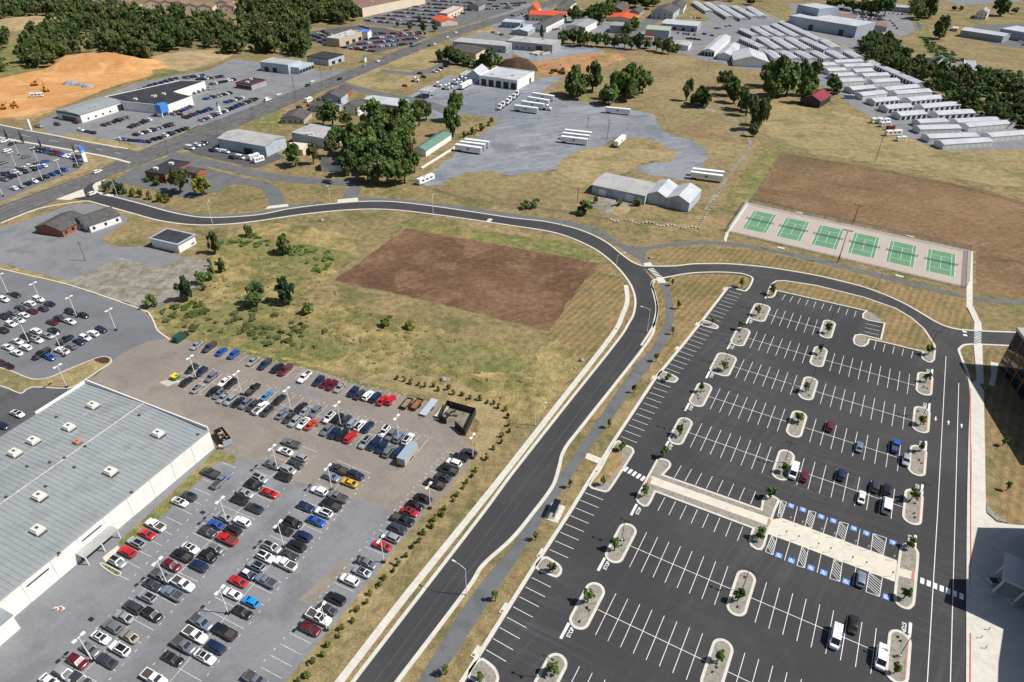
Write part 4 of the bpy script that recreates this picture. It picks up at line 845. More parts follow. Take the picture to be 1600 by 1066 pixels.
carrow('292,596,kU 309,606,sSx 333,610.6,kS 342.5,615,gS 349,621,sS 360.6,625,sU 372.5,627.5,kS 384,630.6,gU 396,634,dU 407.5,637.5,wP> 417.5,642,dU 441,646,aS 452,652,dS 461,658,sU 474,660.6,wSx 485.6,663,oS 511,671.5,gU 522.5,676.5,nU 535,679,kU 547.5,683,rU 570,691.5,sUx 584,694,nU 596,699,nU 607.5,705,qU 622.5,706.5,nU', NE_ANG, 'in the near half of the double row', GP1)
carrow('445.6,705,wSx 425,726,gS 406,747.5,sUx 396,758,kU 383,770,sS 374,781,kU 349,807,sS 337,819,bS 325,831,dU 297.5,856,wSx 285,868,kP< 268,883,mU 253,900,gP> 239,914,dS 230.6,932,sUx 209,948.6,dU 194,963.6,sS 175.6,978.6,gU 157.5,995.5,wSx 140,1014,gS 121,1033,mU 101,1052,sU 77,1064,wS', SE_ANG, 'on the first column wall side', GP1, 'top')
carrow('455.6,692.5,gP< 469,714,sU 461,725,dS 450.6,734,sU 443,745,kU 421,770,rS 398,794,dUx 378,815,wU 364,828,kU 355,842.5,rP< 338,857.5,qH 325,869.5,kU 311,884,nU 286,912.5,wP> 269,927.5,aP< 238,960,kU 202.5,994,tS 187,1013.6,wUk 167,1032,dS 125,1062,dU', SE_ANG, 'on the first column hedge side', GP1, 'top')
carrow('329,739,dP< 345,751,aP~> 295,775,dUx 281,784,wSx 243,820.6,wP< 230,834,rS 213,848,sUx 199,862,rU 184,878,sUx', SE_ANG, 'in the row along the white warehouse wall', GP1, 'top')
carrow('518,745,aU 499,767,wU 478,792,nU 457.5,816,kU 444,827.5,kS 425,855,sUx 415,870,wUx 401,884,sUk 388,897,nHw 372,908,rS 363,927.5,wS 315,973,aP> 305,992,wP> 287.5,1008.6,gP> 270,1028.6,kS 241,1060,wP>', SE_ANG, 'on the second column wall side', GP1, 'top')
carrow('529,733,dP< 556,742,nU 546,754,yS 528,776,gP< 517.5,789,kP< 506,801,wUx 494,814,bS 474,837.5,nU 464,852.5,kU 452.5,867,dS 446,881,wP< 416,907.5,aP< 392,940,cH 379,956,kS 351,987,kP< 337,1010.5,nU 320,1026,wSk 400,1063,gP', SE_ANG, 'on the second column hedge side', GP1, 'top')
carrow('733,707.5,dU 720,714,kU 709,723,wU 700.6,734,kP< 692.5,745,dSx 680,756,kP< 661,778,kS 649,789,kS 640.6,799,rSk 630,812,kP> 622,825.6,dU 611,839,sU 597,852,rS 574,879,gS 565.6,893,sSx 546,906,wU 525,935,kU 511,951,dS 498,965,wPx> 485,982.5,mU', SE_ANG, 'in the row beside the young hedge', GP1, 'top')
GP2 = 'cars on display in the dealer lot'
carrow('24,460,kS 6,467.5,wU 60,467.5,wU 47,474,wU 77.5,474,nS 67.5,482,dU 31,481,dU 50,485.6,mS 19,487.5,gU 37,492,wS 9,495,kU 30,500,wSx 17,506,wU', SE_ANG, 'of the left edge dealer lot', GP2, 'far')
carrow('110,487,kU 130,492,kS 92,497,dU 109,502,wS 81,503,mS 56,517,wU 84,516,kS 5,515.6,kU 74,524,sS 41,525,kU 58,531,wUk 27,533,wS', SE_ANG, 'in the middle rows of that dealer lot', GP2, 'far')
carrow('158,515,nU 145,521,wU 133,527.5,wU 123,534,nS 111,541,gU 97,548,wP< 102,531,kP~ 12,542,wS 40,542.5,wU 26,551,wS 65,553,kP~ 77.5,557.5,bS 1,566,mS 12,571,kS 27,646,wSk 3,664,nS', SE_ANG, 'in the near rows of that dealer lot', GP2, 'right')
GP3 = 'cars in the campus lot'
AU = TH; AV = TH + math.pi/2
def campus(x, y, kd, col, lb, roof=None, back=0): 
    p = G(x, y, .8); car(p[0], p[1], AV + back, kd, col, lb, GP3, True, roof)
campus(1297,666,'U','m','maroon SUV alone two stalls right of a planted island'); campus(1343,698,'S','a','blue grey sedan in the row of the bright blue car')
campus(1399.5,697,'P','b','bright blue pickup truck with open back near the east drive', None, 0); campus(1415.5,719,'U','s','silver SUV parked against the kerb of an east planted island', None, math.pi)
campus(1240,737,'V','w','white van beside the maroon hatchback and a planted island', None, math.pi); campus(1257,744,'H','m','maroon hatchback right beside the white van')
campus(1315,741.5,'U','n','navy blue SUV in the row of the maroon hatchback'); campus(1346.5,776.5,'S','w','white sedan behind the two dark SUVs'); campus(1368,760,'U','d','charcoal SUV left of its dark twin', None); campus(1386,765.5,'U','k','black SUV with a roof box beside the charcoal one', 'x')
campus(1385.5,790,'V','w','white van behind the black SUV with roof box'); campus(1345.5,905,'U','a','blue grey SUV in an accessible stall by the plaza')
campus(1305.5,996,'V','w','long white van in the bottom rows left of the black sedan', None, math.pi); campus(1334,975,'S','k','black sedan between two long white vans'); campus(1376.5,1028,'V','w','long white van against the bottom east planted island', None, math.pi)
# more distant lots: one mesh each
GP4 = 'cars on display in the far dealer lots'
def mixcol(i): return random.choice('wwwssggdkkkknnbmdk')
def farrow(a, b, n, ang, phrase, end='left', kinds='SUUSUP'):
    A, B = G(*a, .8), G(*b, .8)
    for i in range(n):
        p = A + (B - A) * (i / max(1, n - 1)); kd = random.choice(kinds); col = mixcol(i)
        FAR.append((p, ang + R(random.uniform(-3, 3)) + (math.pi if random.random() < .5 else 0), kd, col, '%s %s, %s from the %s %s' % (PAINT[col][0], TYPE[kd][1], nth(i), end, phrase)))
def farone(x, y, ang, kd, col, lb): FAR.append((G(x, y, .8), ang, kd, col, lb))
hd = G(399,165) - G(222,234); HW_ANG = math.atan2(hd[1], hd[0])
farrow((64,234),(121,246),11,HW_ANG,'in the row under the blue sign tower'); farrow((22,294),(100,265),9,SE_ANG,'in the corner lot row beside the highway verge'); farrow((6,280),(36,268),5,SE_ANG,'in the corner lot front inner row'); farrow((7,272),(54,257),7,SE_ANG,'in the corner lot middle row'); farrow((43,266),(68,259),4,SE_ANG,'in the corner lot short row')
for x,y,c,k in [(6,220.6,'w','U'),(19,224,'k','S'),(11,235,'w','U'),(40,244,'g','S'),(55,231,'d','U'),(70,252,'b','S'),(5,254,'g','S'),(121,257.5,'d','U')]: farone(x, y, HW_ANG, k, c, '%s %s alone in the corner lot' % (PAINT[c][0], TYPE[k][1]) + (' near tower' if x > 100 else ' %s' % ('rear' if y < 230 else 'on its pad' if y < 250 else 'on a round pad') ))
HN = HW_ANG + R(90)
for a,b,n,ph in [((204,198),(232,187),6,'in the dark row behind the yellow car'),((212,210),(268,194),10,'in the row with the yellow car'),((241,217),(249,215),2,'beside the highway kerb gap'),((258,211),(291,200),6,'in the short row along the highway'),((290,183),(327,170),8,'in the row before the black showroom'),((315,187.5),(399,154),18,'in the long row along the highway'),((354,159),(377,152.5),5,'left of the maroon roofed office'),((321,154),(359,145),8,'in the row facing the showroom wing'),((331,131),(364,124),8,'in the row behind the showroom wing'),((290,121),(316,117.5),7,'in the rear corner row of the showroom'),((310,124),(347,119),8,'in the second rear row of the showroom'),((219,139),(275,122),8,'in the row behind the black roof'),((270,178),(297,166),6,'under the showroom canopy'),((300,145),(324,138),4,'along the white showroom wall'),((186,217),(231,221),7,'in the row at the street corner'),((126,203),(145,207),3,'before the service bays'),((162,195),(198,183),6,'in the row beside the service bays'),((60,197),(118,191),3,'near the service building corner')]: farrow(a, b, n, HN if n < 18 else HN, ph)
for x,y,k,c,lb in [(152,268,'U','w','white SUV driving on the highway beside the corner lot'),(145,302,'U','w','white SUV waiting where the new road meets the highway'),(418,156,'V','w','white van driving on the highway near the maroon roofed office'),(435,147.5,'S','w','white sedan ahead of the white van on the highway'),(481,133,'U','d','charcoal SUV on the highway behind a white car'),(487.5,127,'S','w','white sedan ahead of the charcoal SUV on the highway'),(531,123,'U','k','black SUV on the near lane of the highway'),(591,95.6,'U','w','white SUV on the highway near the lawn'),(679,69,'U','w','white SUV in the near highway lane by the round trees'),(671,71,'S','k','black sedan behind the white SUV on the highway'),(699,58,'S','w','white sedan on the far stretch of the highway'),(712,51,'U','w','white SUV farthest up the highway'),(570,102,'S','s','silver sedan on the highway near the billboard')]: farone(x, y, HW_ANG, k, c, lb)
for x,y,k,c,lb in [(633,134,'U','r','red SUV parked by the lawn of the truck stop'),(656,114,'S','k','black sedan by the truck stop lawn'),(662,120,'U','k','black SUV at the truck stop lawn'),(679,112,'U','w','white SUV at the truck stop'),(684,109,'P','w','white pickup truck at the truck stop'),(689,106,'S','n','navy blue sedan at the truck stop'),(696,103,'U','k','black SUV under the truck stop trees'),(484,165,'U','r','red SUV in front of the grey roofed house'),(468,168,'U','k','black SUV beside the red one at the house'),(512,284,'P','d','charcoal pickup truck on the service street'),(297,231,'V','w','white van at the entrance of the repair lot'),(308,226.5,'U','w','white SUV second from the entrance of the repair lot'),(315,225,'S','s','silver sedan third from the entrance of the repair lot'),(320,223,'U','d','charcoal SUV fourth from the entrance of the repair lot'),(341,235,'U','w','white SUV first of the white group in the repair lot'),(348,236,'U','w','white SUV second of the white group in the repair lot'),(353,237,'U','w','white SUV third of the white group in the repair lot'),(332,235,'U','k','black SUV left of the white group in the repair lot'),(363,246,'U','k','black SUV left of a white van in the repair lot'),(375,246,'V','w','white van in the middle of the repair lot'),(281,178,'S','k','black sedan beside the blue showroom cube')]: farone(x, y, SE_ANG, k, c, lb)
n0 = sum(1 for o in COL.objects if o.parent is None and o.get('category') in ('car','truck','van'))
FAR.sort(key=lambda f: f[0][1])
seen = set()
for p, a, kd, col, lb in FAR[:max(0, 300 - n0)]:
    car(p[0], p[1], a, kd, col, lb, GP4, False)
rest = FAR[max(0, 300 - n0):]
# the remaining far cars, too many to count one by one
def addrow(a, b, n, ang):
    A, B = G(*a, .8), G(*b, .8)
    for i in range(n):
        if random.random() < .86: rest.append((A + (B-A)*(i+random.uniform(-.1,.1))/max(1,n-1), ang, random.choice('SUUS'), random.choice('wwwsgdkknbwmr'), ''))
for k in range(4): addrow((480+8*k,58-3*k),(512+6*k,70-3.5*k),9,HN)
for k in range(4): addrow((548+12*k,76-7.5*k) if k < 3 else (575,52),(640+8*k,68-8*k) if k < 3 else (662,52),22,HN)
addrow((530,73),(582,80),12,HN); addrow((562,40),(575,44),4,HN)
for k in range(9): addrow((572+15*k,32-4.4*k),(668+14*k,41-5.0*k),24,HN)
for k in range(3): addrow((760+12*k,14-4*k),(800+10*k,12-4*k),9,HN)
for k in range(4): addrow((1330+6*k,18+4*k),(1375,22+3*k),10,HW_ANG)
addrow((1590,60),(1600,70),3,HN)
for a, b, n in [((1060,51),(1085,54),7),((1095,52),(1112,55),4),((1120,44),(1140,40),5),((1075,60),(1098,62),5),((955,47),(972,50),5),((925,52),(945,58),5),((865,46),(880,44),4),((1080,27),(1094,28),4),((1350,50),(1372,56),5),((1395,36),(1402,44),3),((1310,52),(1328,58),4),((1370,30),(1392,32),6),((1235,24),(1250,30),4),((1390,20),(1410,22),4),((1462,92),(1470,104),3),((770,50),(785,54),5),((800,24),(815,22),4),((900,18),(915,15),4)]: addrow(a, b, n, random.choice((HN, HW_ANG, SE_ANG)))
big = MB()
for p, a, kd, col, _ in rest:
    lo = LOWM[kd][0]; ca, sa = math.cos(a), math.sin(a); o = len(big.v)
    big.v += [(p[0]+x*ca-y*sa, p[1]+x*sa+y*ca, z+CZ) for x, y, z in lo.v]; big.f += [tuple(i+o for i in f) for f in lo.f]
    pk = big.mat(M['paint_' + col])
    mm = [pk if mt == M['paint_w'] else big.mat(mt) for mt in lo.ms]
    big.mi += [mm[i] for i in lo.mi]
o = big.obj('far_parked_cars'); tag(o, 'hundreds of tiny cars parked in the far shopping and dealer lots', 'cars', None, 'stuff')
# ------------------------------------------------------------------ buildings
def rect(P):                                            # true rectangle nearest to four traced corners
    P = [np.array(p) for p in P]; c = sum(P) / 4
    a = (P[1] - P[0]) + (P[2] - P[3]); la = np.hypot(*(P[1]-P[0])) / 2 + np.hypot(*(P[2]-P[3])) / 2
    lb = np.hypot(*(P[2]-P[1])) / 2 + np.hypot(*(P[3]-P[0])) / 2
    a = a / np.hypot(*a); b = (P[2] - P[1]) + (P[3] - P[0]); n = np.array([-a[1], a[0]])
    if n @ b < 0: n = -n
    return [c - a*la/2 - n*lb/2, c + a*la/2 - n*lb/2, c + a*la/2 + n*lb/2, c - a*la/2 + n*lb/2]
def plate(P, i, u0, u1, z0, z1, mt, out=.06, off=.0):   # a thin box on wall edge i of polygon P, from u0..u1 along it
    a = P[i]; b = P[(i+1) % len(P)]; d = b - a; n = np.array([d[1], -d[0]]) / np.hypot(*d)
    q0 = a + d * u0; q1 = a + d * u1
    return MB().prism([q0 - n*.03, q1 - n*.03, q1 + n*out, q0 + n*out], z0, z1, M[mt], True)
def building(name, label, px, h, wall, roof, kind='flat', rise=2.0, ridge=0, feats=(), cat='building', group=None, over=.35, exact=False, parapet=.5, vents=0, skylights=0, trim=None):
    """px: roof-edge corners in the photo, traced at height h. feats: (part, edge, count, u0, u1, width m, z0, z1, material)"""
    P = GP(px, h)
    if len(P) == 4 and not exact: P = rect(P)
    P = ccw(P); c = sum(P) / len(P); P = [p - c for p in P]
    root = ob(name, None, None, (c[0], c[1], 0)); tag(root, label, cat, group)
    if kind == 'flat':
        MB().prism(P, 0, h - .02, M[wall]).obj('wall', root)
        inn = offset(P, .3)
        rf = MB().sheet(inn, h - .0, M[roof]).obj('roof', root)
        if parapet: MB().kerb(inn + [inn[0]], [p*1.0 for p in offset(P, -.04)] + [offset(P, -.04)[0]], h - .25, h + parapet, M[trim or wall]).obj('parapet', rf)
        if parapet == 0: MB().prism(offset(P, -over), h - .25, h - .03, M[trim or roof], True).obj('roof_edge', rf); rf.location.z = .02
    else:
        i = ridge; A, B, C, D = [P[(i + k) % 4] for k in range(4)]     # ridge parallel to A-B
        m1, m2 = (B + C) / 2, (D + A) / 2
        MB().prism(P, 0, h - .02, M[wall]).obj('wall', root)
        for e0, e1, m_ in ((B, C, m1), (D, A, m2)):
            g = MB()
            t = .12; dirn = (c*0 - m_) ; dirn = dirn / np.hypot(*dirn) * t
            g.add([(*e0,h-.03),(*e1,h-.03),(*m_,h+rise-.05),(*(e0+dirn),h-.03),(*(e1+dirn),h-.03),(*(m_+dirn),h+rise-.05)], [(0,1,2),(3,5,4),(0,2,5,3),(1,4,5,2)], M[wall])
            g.obj('gable', root)
        s_ = (B - A) / np.hypot(*(B-A)) * over; t_ = (C - B) / np.hypot(*(C-B)); k = rise / (np.hypot(*(C-B)) / 2); ov = over
        rf = MB(); th = .14
        for e0, e1, sg in ((A - s_, B + s_, -1), (D - s_, C + s_, 1)):
            lo0, lo1 = e0 + t_*sg*ov, e1 + t_*sg*ov; r0, r1 = m2 - s_, m1 + s_; zl = h - k*ov
            vs = [(*lo0,zl),(*lo1,zl),(*r1,h+rise),(*r0,h+rise),(*lo0,zl+th),(*lo1,zl+th),(*r1,h+rise+th),(*r0,h+rise+th)]
            rf.add(vs, [(0,1,2,3),(7,6,5,4),(0,4,5,1),(1,5,6,2),(3,7,4,0)], M[roof])
        rf = rf.obj('roof', root)
    for part, e, n, u0, u1, wid, z0, z1, mt in feats:
        a, b = P[e % len(P)], P[(e+1) % len(P)]; L_ = np.hypot(*(b - a))
        for q in range(n):
            u = u0 if n == 1 else u0 + (u1 - u0) * q / (n - 1); hw_ = wid / 2 / L_
            plate(P, e % len(P), max(.005, u-hw_), min(.995, u+hw_), z0, z1, mt).obj(part, root)
    for q in range(vents):
        t = P[0]*.0 + (P[0]-0)*random.uniform(-.55,.55) + (P[1])*random.uniform(-.55,.55)
        bx = MB().box(-1.1,1.1,-.9,.9,0,1.1,M['hvac']); bx.obj('rooftop_unit', root, (t[0], t[1], h + .02 if kind == 'flat' else h + rise*.6))
    return root, P, c
def edge_of(P, c, dirn):
    """index of the wall that faces a direction"""
    best = None
    for i in range(len(P)):
        d = P[(i+1) % len(P)] - P[i]; n = np.array([d[1], -d[0]]) / np.hypot(*d)
        s_ = n @ np.array(dirn)
        if best is None or s_ > best[0]: best = (s_, i)
    return best[1]
def bld(name, label, px, h, wall, roof, kind='flat', rise=2.0, ridge='long', front=(), side=(), **k):
    """as building(); front = parts on the wall facing the camera, side = parts on the wall facing right-of-camera/left"""
    P = GP(px, h); P = rect(P) if len(P) == 4 and not k.get('exact') else P
    P = ccw(P); c = sum(P) / len(P); Pc = [p - c for p in P]
    L_ = [np.hypot(*(Pc[(i+1) % len(Pc)] - Pc[i])) for i in range(len(Pc))]
    r = 0
    if kind == 'gable':
        lng = 0 if L_[0] > L_[1] else 1
        r = lng if ridge == 'long' else 1 - lng
    td = -c / np.hypot(*c)
    f = edge_of(Pc, c, td); n = len(Pc)
    cand = [(f+1) % n, (f-1) % n]
    def vis(i):
        d = Pc[(i+1) % n] - Pc[i]; nn = np.array([d[1], -d[0]]) / np.hypot(*d); return nn @ td
    s_ = max(cand, key=vis)
    feats = [(q[0], f) + tuple(q[1:]) for q in front] + [(q[0], s_) + tuple(q[1:]) for q in side]
    return building(name, label, px, h, wall, roof, kind, rise, r, feats, **k)
D = lambda n, w_=3.0, h_=3.0, u0=.12, u1=.88, m_='dark_door', nm='garage_door': (nm, n, u0, u1, w_, .06, h_, m_)
Wn = lambda n, w_=1.2, z0=1.0, z1=2.2, u0=.12, u1=.88: ('window', n, u0, u1, w_, z0, z1, 'glass')

# the white warehouse at lower left
WH = 6.9
ra, rb = G(135,596.5,WH), G(326,671,WH); rc = G(0,958,WH)
dv = (rb - ra); dn = np.array([dv[1], -dv[0]]) / np.hypot(*dv)
if dn @ (rc - rb) < 0: dn = -dn
rcd = rc - rb; Lw = rcd @ dn + 14
P = ccw([ra, rb, rb + dn * Lw, ra + dn * Lw]); c = sum(P) / 4; Q = [p - c for p in P]
wh = ob('warehouse', None, None, (c[0], c[1], 0)); tag(wh, 'long white panel warehouse with grey ribbed metal roof beside the dealer storage lot', 'warehouse')
A_, B_ = ra - c, rb - c; C_, D_ = B_ + dn*Lw, A_ + dn*Lw
MB().prism([A_, B_, C_, D_], 0, WH - .3, M['white_wall']).obj('wall', wh)
mid0, mid1 = (A_+B_)/2, (C_+D_)/2; RZ = .9
def rz(t): return WH - .25 + RZ * (1 - abs(2*t - 1))
rf = MB()
for e0, e1 in ((A_, D_), (B_, C_)):
    rf.add([(*e0,WH-.25),(*e1,WH-.25),(*mid1,WH-.25+RZ),(*mid0,WH-.25+RZ)], [(0,1,2,3)] if e0 is B_ else [(3,2,1,0)], M['metal_roof'])
rfo = rf.obj('roof', wh)
rib = MB(); ax = (B_-A_)/np.hypot(*(B_-A_)); nR = int(Lw/1.22)
for k in range(1, nR):
    o_ = A_ + dn * Lw * k / nR
    for s0, s1 in ((.004,.5),(.5,.996)):
        p, q = o_ + (B_-A_)*s0, o_ + (B_-A_)*s1; w2 = dn * .09
        rib.add([(*(p-w2),rz(s0)),(*(p+w2),rz(s0)),(*(q+w2),rz(s1)),(*(q-w2),rz(s1)),(*(p-w2*.6),rz(s0)+.10),(*(p+w2*.6),rz(s0)+.10),(*(q+w2*.6),rz(s1)+.10),(*(q-w2*.6),rz(s1)+.10)], [(4,5,6,7),(0,4,7,3),(1,2,6,5)], M['metal_roof'])
ro = rib.obj('roof_rib', rfo); ro['kind'] = 'stuff'
for k_, s_ in ((1, .5),): line(mid0 , mid1, .45, WH - .25 + RZ + .11, rfo, 'ridge_flashing', LINE_W)
line(A_ + (B_-A_)*.27, A_ + (B_-A_)*.27 + dn*Lw*.99, .14, rz(.27)+.115, rfo, 'roof_seam', LINE_W)
for (e0, e1) in ((A_, B_),): MB().kerb([e0-dn*.02, e1-dn*.02], [e0+dn*.3, e1+dn*.3], WH-.5, WH+1.0, M['white_wall']).obj('parapet', wh)
gp = (B_-A_)/np.hypot(*(B_-A_)); MB().kerb([A_-gp*.25, A_-gp*.25+dn*16], [A_+gp*.05, A_+gp*.05+dn*16], WH-.6, WH+.5, M['white_wall']).obj('parapet', wh)
MB().kerb([B_-gp*.05, C_-gp*.05], [B_+gp*.28, C_+gp*.28], WH-.42, WH-.16, M['galv']).obj('gutter', wh)
nP = int(Lw / 6.4); pl = Lw / nP
for k in range(nP):        # wall panels with open joints, some with a long slot window
    p0 = B_ + dn*(k*pl+.08); p1 = B_ + dn*((k+1)*pl-.08)
    pn = MB().prism([p0, p1, p1 + gp*.12, p0 + gp*.12], .03, WH-.45, M['white_wall'], True).obj('wall_panel', wh)
    if k in (5, 7, 9, 12):
        m0_ = p0 + dn*.7; m1_ = p1 - dn*.7; MB().prism([m0_+gp*.1, m1_+gp*.1, m1_+gp*.16, m0_+gp*.16], WH-2.4, WH-2.0, M['dark_door'], True).obj('slot_window', pn)
    if k in (12,):
        m0_ = p0 + dn*1.0; m1_ = p1 - dn*1.0; MB().prism([m0_+gp*.1, m1_+gp*.1, m1_+gp*.15, m0_+gp*.15], .05, 3.4, M['white_roof'], True).obj('loading_door', pn)
def hv(px, s_, mt='hvac', nm='rooftop_unit'):
    p = G(*px, WH + .6) - c; t = (p - A_) @ gp / np.hypot(*(B_-A_)); z = rz(min(1,max(0,t))) + .1
    o = MB(); o.prism([np.array(q)*s_ for q in ((-.9,-.75),(.9,-.75),(.9,.75),(-.9,.75))], 0, .55*s_, M[mt]); 
    o.prism([np.array(q)*s_ for q in ((-.75,-.62),(.75,-.62),(.75,.62),(-.75,.62))], .55*s_, .8*s_, M[mt]); o.box(-.3*s_,.3*s_,-.2*s_,.2*s_,.8*s_,.83*s_,M['hvac_dark']); o.box(.9*s_,1.25*s_,-.7*s_,.7*s_,-.04,.12,M['hvac_dark'])
    x = o.obj(nm, wh, (p[0], p[1], z)); x.rotation_euler.z = math.atan2(gp[1], gp[0]) + .0
for q in [(145,634),(108,668.5),(52,689),(23,708),(247,678),(172.5,737),(62,777),(59,828)]: hv(q, 1.5)
hv((121.5,692),1.0,'terracotta','roof_vent')
for q in [(87,649.5),(133,698),(101,716),(42,728.5),(78,723),(116,730),(217.5,649),(308,676),(204,766),(71,760),(10,777),(90,861)]: hv(q, .35, 'hvac_dark', 'roof_vent')
# entrance porch and low annex on the warehouse wall
pc = G(172,856,3.0) - c
pp = [B_ + dn*((pc-B_)@dn + t) + gp*o_ for t, o_ in ((-4.6,.15),(4.6,.15),(4.6,3.0),(-4.6,3.0))]
MB().prism(pp, 2.75, 3.05, M['grey_roof'], True).obj('porch_roof', wh)
for t in (-4.3,0,4.3):
    q = B_ + dn*((pc-B_)@dn + t) + gp*2.9; MB().tube([(*q,0),(*q,2.8)], .14, 6, M['white_metal']).obj('porch_post', wh)
MB().prism([B_ + dn*((pc-B_)@dn + t) + gp*o_ for t, o_ in ((-4,.13),(4,.13),(4,.2),(-4,.2))], .05, 2.6, M['glass'], True).obj('shop_window', wh)
slab('sidewalk', [(160,872),(184,853),(188,858),(178,868),(166,880)], .16, 'walk_concrete')
aw = [B_ + dn*(Lw*t) + gp*o_ for t, o_ in ((.795,.13),(.93,.13),(.93,3.9),(.795,3.9))]
MB().prism(aw, 0, 4.6, M['white_wall']).obj('annex', wh); MB().prism(offset(ccw(aw), -.15), 4.6, 4.85, M['metal_roof'], True).obj('annex_roof', wh)
for q, lb in [((341,712),'x'),]: pass
patch('grass_verge', [(337,703),(365,712),(371,719),(364,725),(350,722),(340,722),(300,762),(262,800),(230,828),(190,856),(184,848),(230,806),(300,740)], 'green_grass', .054, smooth=False)
island(spline(GP([(157,884),(161,880),(187,893),(190,897),(186,900),(178,899)]),3,True), 'green_grass', .25)

# far and middle-distance buildings ---------------------------------------------------------------
bld('service_building','white dealership service building with silver roof and teal fascia',[(86,172.5),(156,152.5),(191,159),(125,180)],5,'white_wall','metal_roof','gable',1.0,'long',front=[D(1,4,4,.9),Wn(4,1.4,1,2,.15,.65)],side=[('fascia',1,.5,.5,20,3.6,5.1,'teal'),('shop_window',1,.5,.5,12,.2,2.8,'glass')])
r_, P_, c_ = bld('showroom','black flat roofed car showroom with white walls and blue entrance',[(163,152),(280,126.5),(320,127.5),(272,144),(281,147),(300,151),(262,165),(249,165),(200,160),(191,159)],5.5,'white_wall','black_roof','flat',parapet=.35,vents=4,exact=True)
q = G(256,181); MB().box(-3,3,-2.2,2.2,2.4,7.6,M['sign_blue']).box(-3,-2.4,-2.2,2.2,0,2.4,M['white_wall']).box(2.4,3,-2.2,2.2,0,2.4,M['white_wall']).obj('entrance_tower', r_, (q[0]-c_[0], q[1]-c_[1], 0)).rotation_euler.z = HW_ANG
bld('office','small office with black roof and maroon trim beside the highway',[(367.5,130),(391,122),(416,125.6),(393,133)],3.6,'grey_wall','black_roof','flat',parapet=.5,trim='maroon_roof',front=[('shop_window',3,.2,.8,6,.5,2.6,'glass')],vents=2)
bld('showroom','pale blue showroom with grey roof and sloped glass front',[(407,97),(427.5,90),(470,94.5),(449,102.5)],6.5,'blue_wall','grey_roof','flat',parapet=.4,front=[D(2,4,3.5,.2,.5)])
bld('shop','pale blue low shop joined to the blue showroom',[(450,104),(472,95),(488,99.5),(464,107)],4.5,'blue_wall','white_roof','flat',parapet=.3,side=[('shop_window',5,.1,.9,3.4,.4,3,'glass')])
bld('shop','pale shop with black roof and dark fascia by the wood',[(477.5,89),(504,80.6),(537.5,85.6),(514,92.5)],5,'blue_wall','black_roof','flat',parapet=.3,trim='black_roof',side=[('shop_window',2,.3,.7,4,.3,2.8,'glass')])
bld('showroom','tan car showroom with white roof before the wood',[(513,60),(552,45.6),(566,51),(526,61.5)],6.5,'tan_wall','white_roof','flat',parapet=.7,vents=5,side=[('shop_window',3,.3,.8,5,.3,3,'glass')])
bld('entrance_canopy','blue entrance canopy of the tan showroom',[(564,48),(570,44.5),(575,47),(569,51)],7,'white_wall','sign_blue','flat',parapet=0,cat='canopy')
bld('shopping_plaza','cream shopping plaza with brown roof at the top edge',[(536,-2),(600,-20),(664,-6),(566,14)],8,'cream_wall','brown_roof','flat',parapet=.6,exact=True,front=[],vents=6)
bld('restaurant','restaurant with red porch roof beside the highway',[(679,28),(703,26),(711,33),(684,35)],4,'cream_wall','red_roof','gable',2.2)
bld('restaurant','white roofed diner behind the red porch roof',[(685,21),(712,9),(721,11),(698,23)],6,'cream_wall','white_roof','flat',parapet=.8,side=[('shop_window',5,.1,.9,3,1,3,'glass')],trim='terracotta')
bld('house','dark grey house far up the highway',[(731,8),(742,4),(755,6),(746,11)],5,'grey_wall','shingle','gable',3)
bld('workshop','long grey workshop with cream end wall by the round trees',[(708,64),(724,58),(800,66),(790,74)],5.5,'grey_wall','grey_roof','flat',parapet=.3,front=[Wn(6,2,1,2.5)],side=[Wn(3,2,1.5,3)])
bld('workshop','low grey workshop with cream gable in front of the long one',[(706,75),(737,70),(760,78),(742,86)],4.5,'cream_wall','shingle','gable',2)
bld('truck_terminal','white truck terminal with five dark bay doors',[(747,119),(777.5,105),(835,112),(810,126)],6.5,'white_wall','white_roof','flat',parapet=.4,front=[D(5,4.2,4.6,.12,.9)],side=[D(1,3,3.5,.75)],vents=3)
bld('barn','white barn with rounded white roof beside the truck terminal',[(734,116),(748,106),(758,111),(745,121)],5,'blue_wall','white_roof','gable',4,'long',front=[Wn(3,1.2,1,2.4)],side=[Wn(2,1.2,3,4.4)],cat='barn')
bld('lean_to','pale blue lean-to attached to the white barn',[(720,116),(733,109),(742,112),(730,120)],4,'blue_wall','grey_roof','flat',parapet=.2,front=[Wn(3,1.2,1,2.2)])
bld('depot','long pale grey depot with flat roof beside the gravel stockpile',[(792,64),(806,56),(877.5,62),(862.5,71)],6.5,'grey_wall','grey_roof','flat',parapet=.3,front=[D(1,6,5,.72),Wn(4,2,1.5,2.8,.1,.5)],vents=4)
bld('hotel','hotel with long bright red roof',[(823,22),(835,17.5),(883,19),(887.5,26)],6,'cream_wall','red_roof','gable',2.5,front=[Wn(8,1.5,1,2.5)])
bld('tower','small square tower with red pyramid roof at the hotel',[(827,14),(834,10),(843,12),(838,16)],8,'cream_wall','red_roof','gable',5)
bld('hotel_wing','long white building with grey roof below the red hotel',[(835,40),(873,22.5),(879,27),(851,42)],5.5,'white_wall','shingle','gable',2,front=[Wn(6,1.5,1,2.2)],side=[Wn(9,1.5,1,2.2)])
bld('warehouse','grey metal warehouse with pale end wall behind the row of pines',[(885,40),(905,30),(934,32),(912.5,42.5)],6.5,'white_wall','metal_roof','gable',1.2)
bld('shop','white flat shop below the red hotel',[(786,33.5),(795,28.5),(817,32),(810,38)],5,'bluegrey_wall','white_roof','flat',parapet=.6,front=[Wn(4,2,1,2.5)])
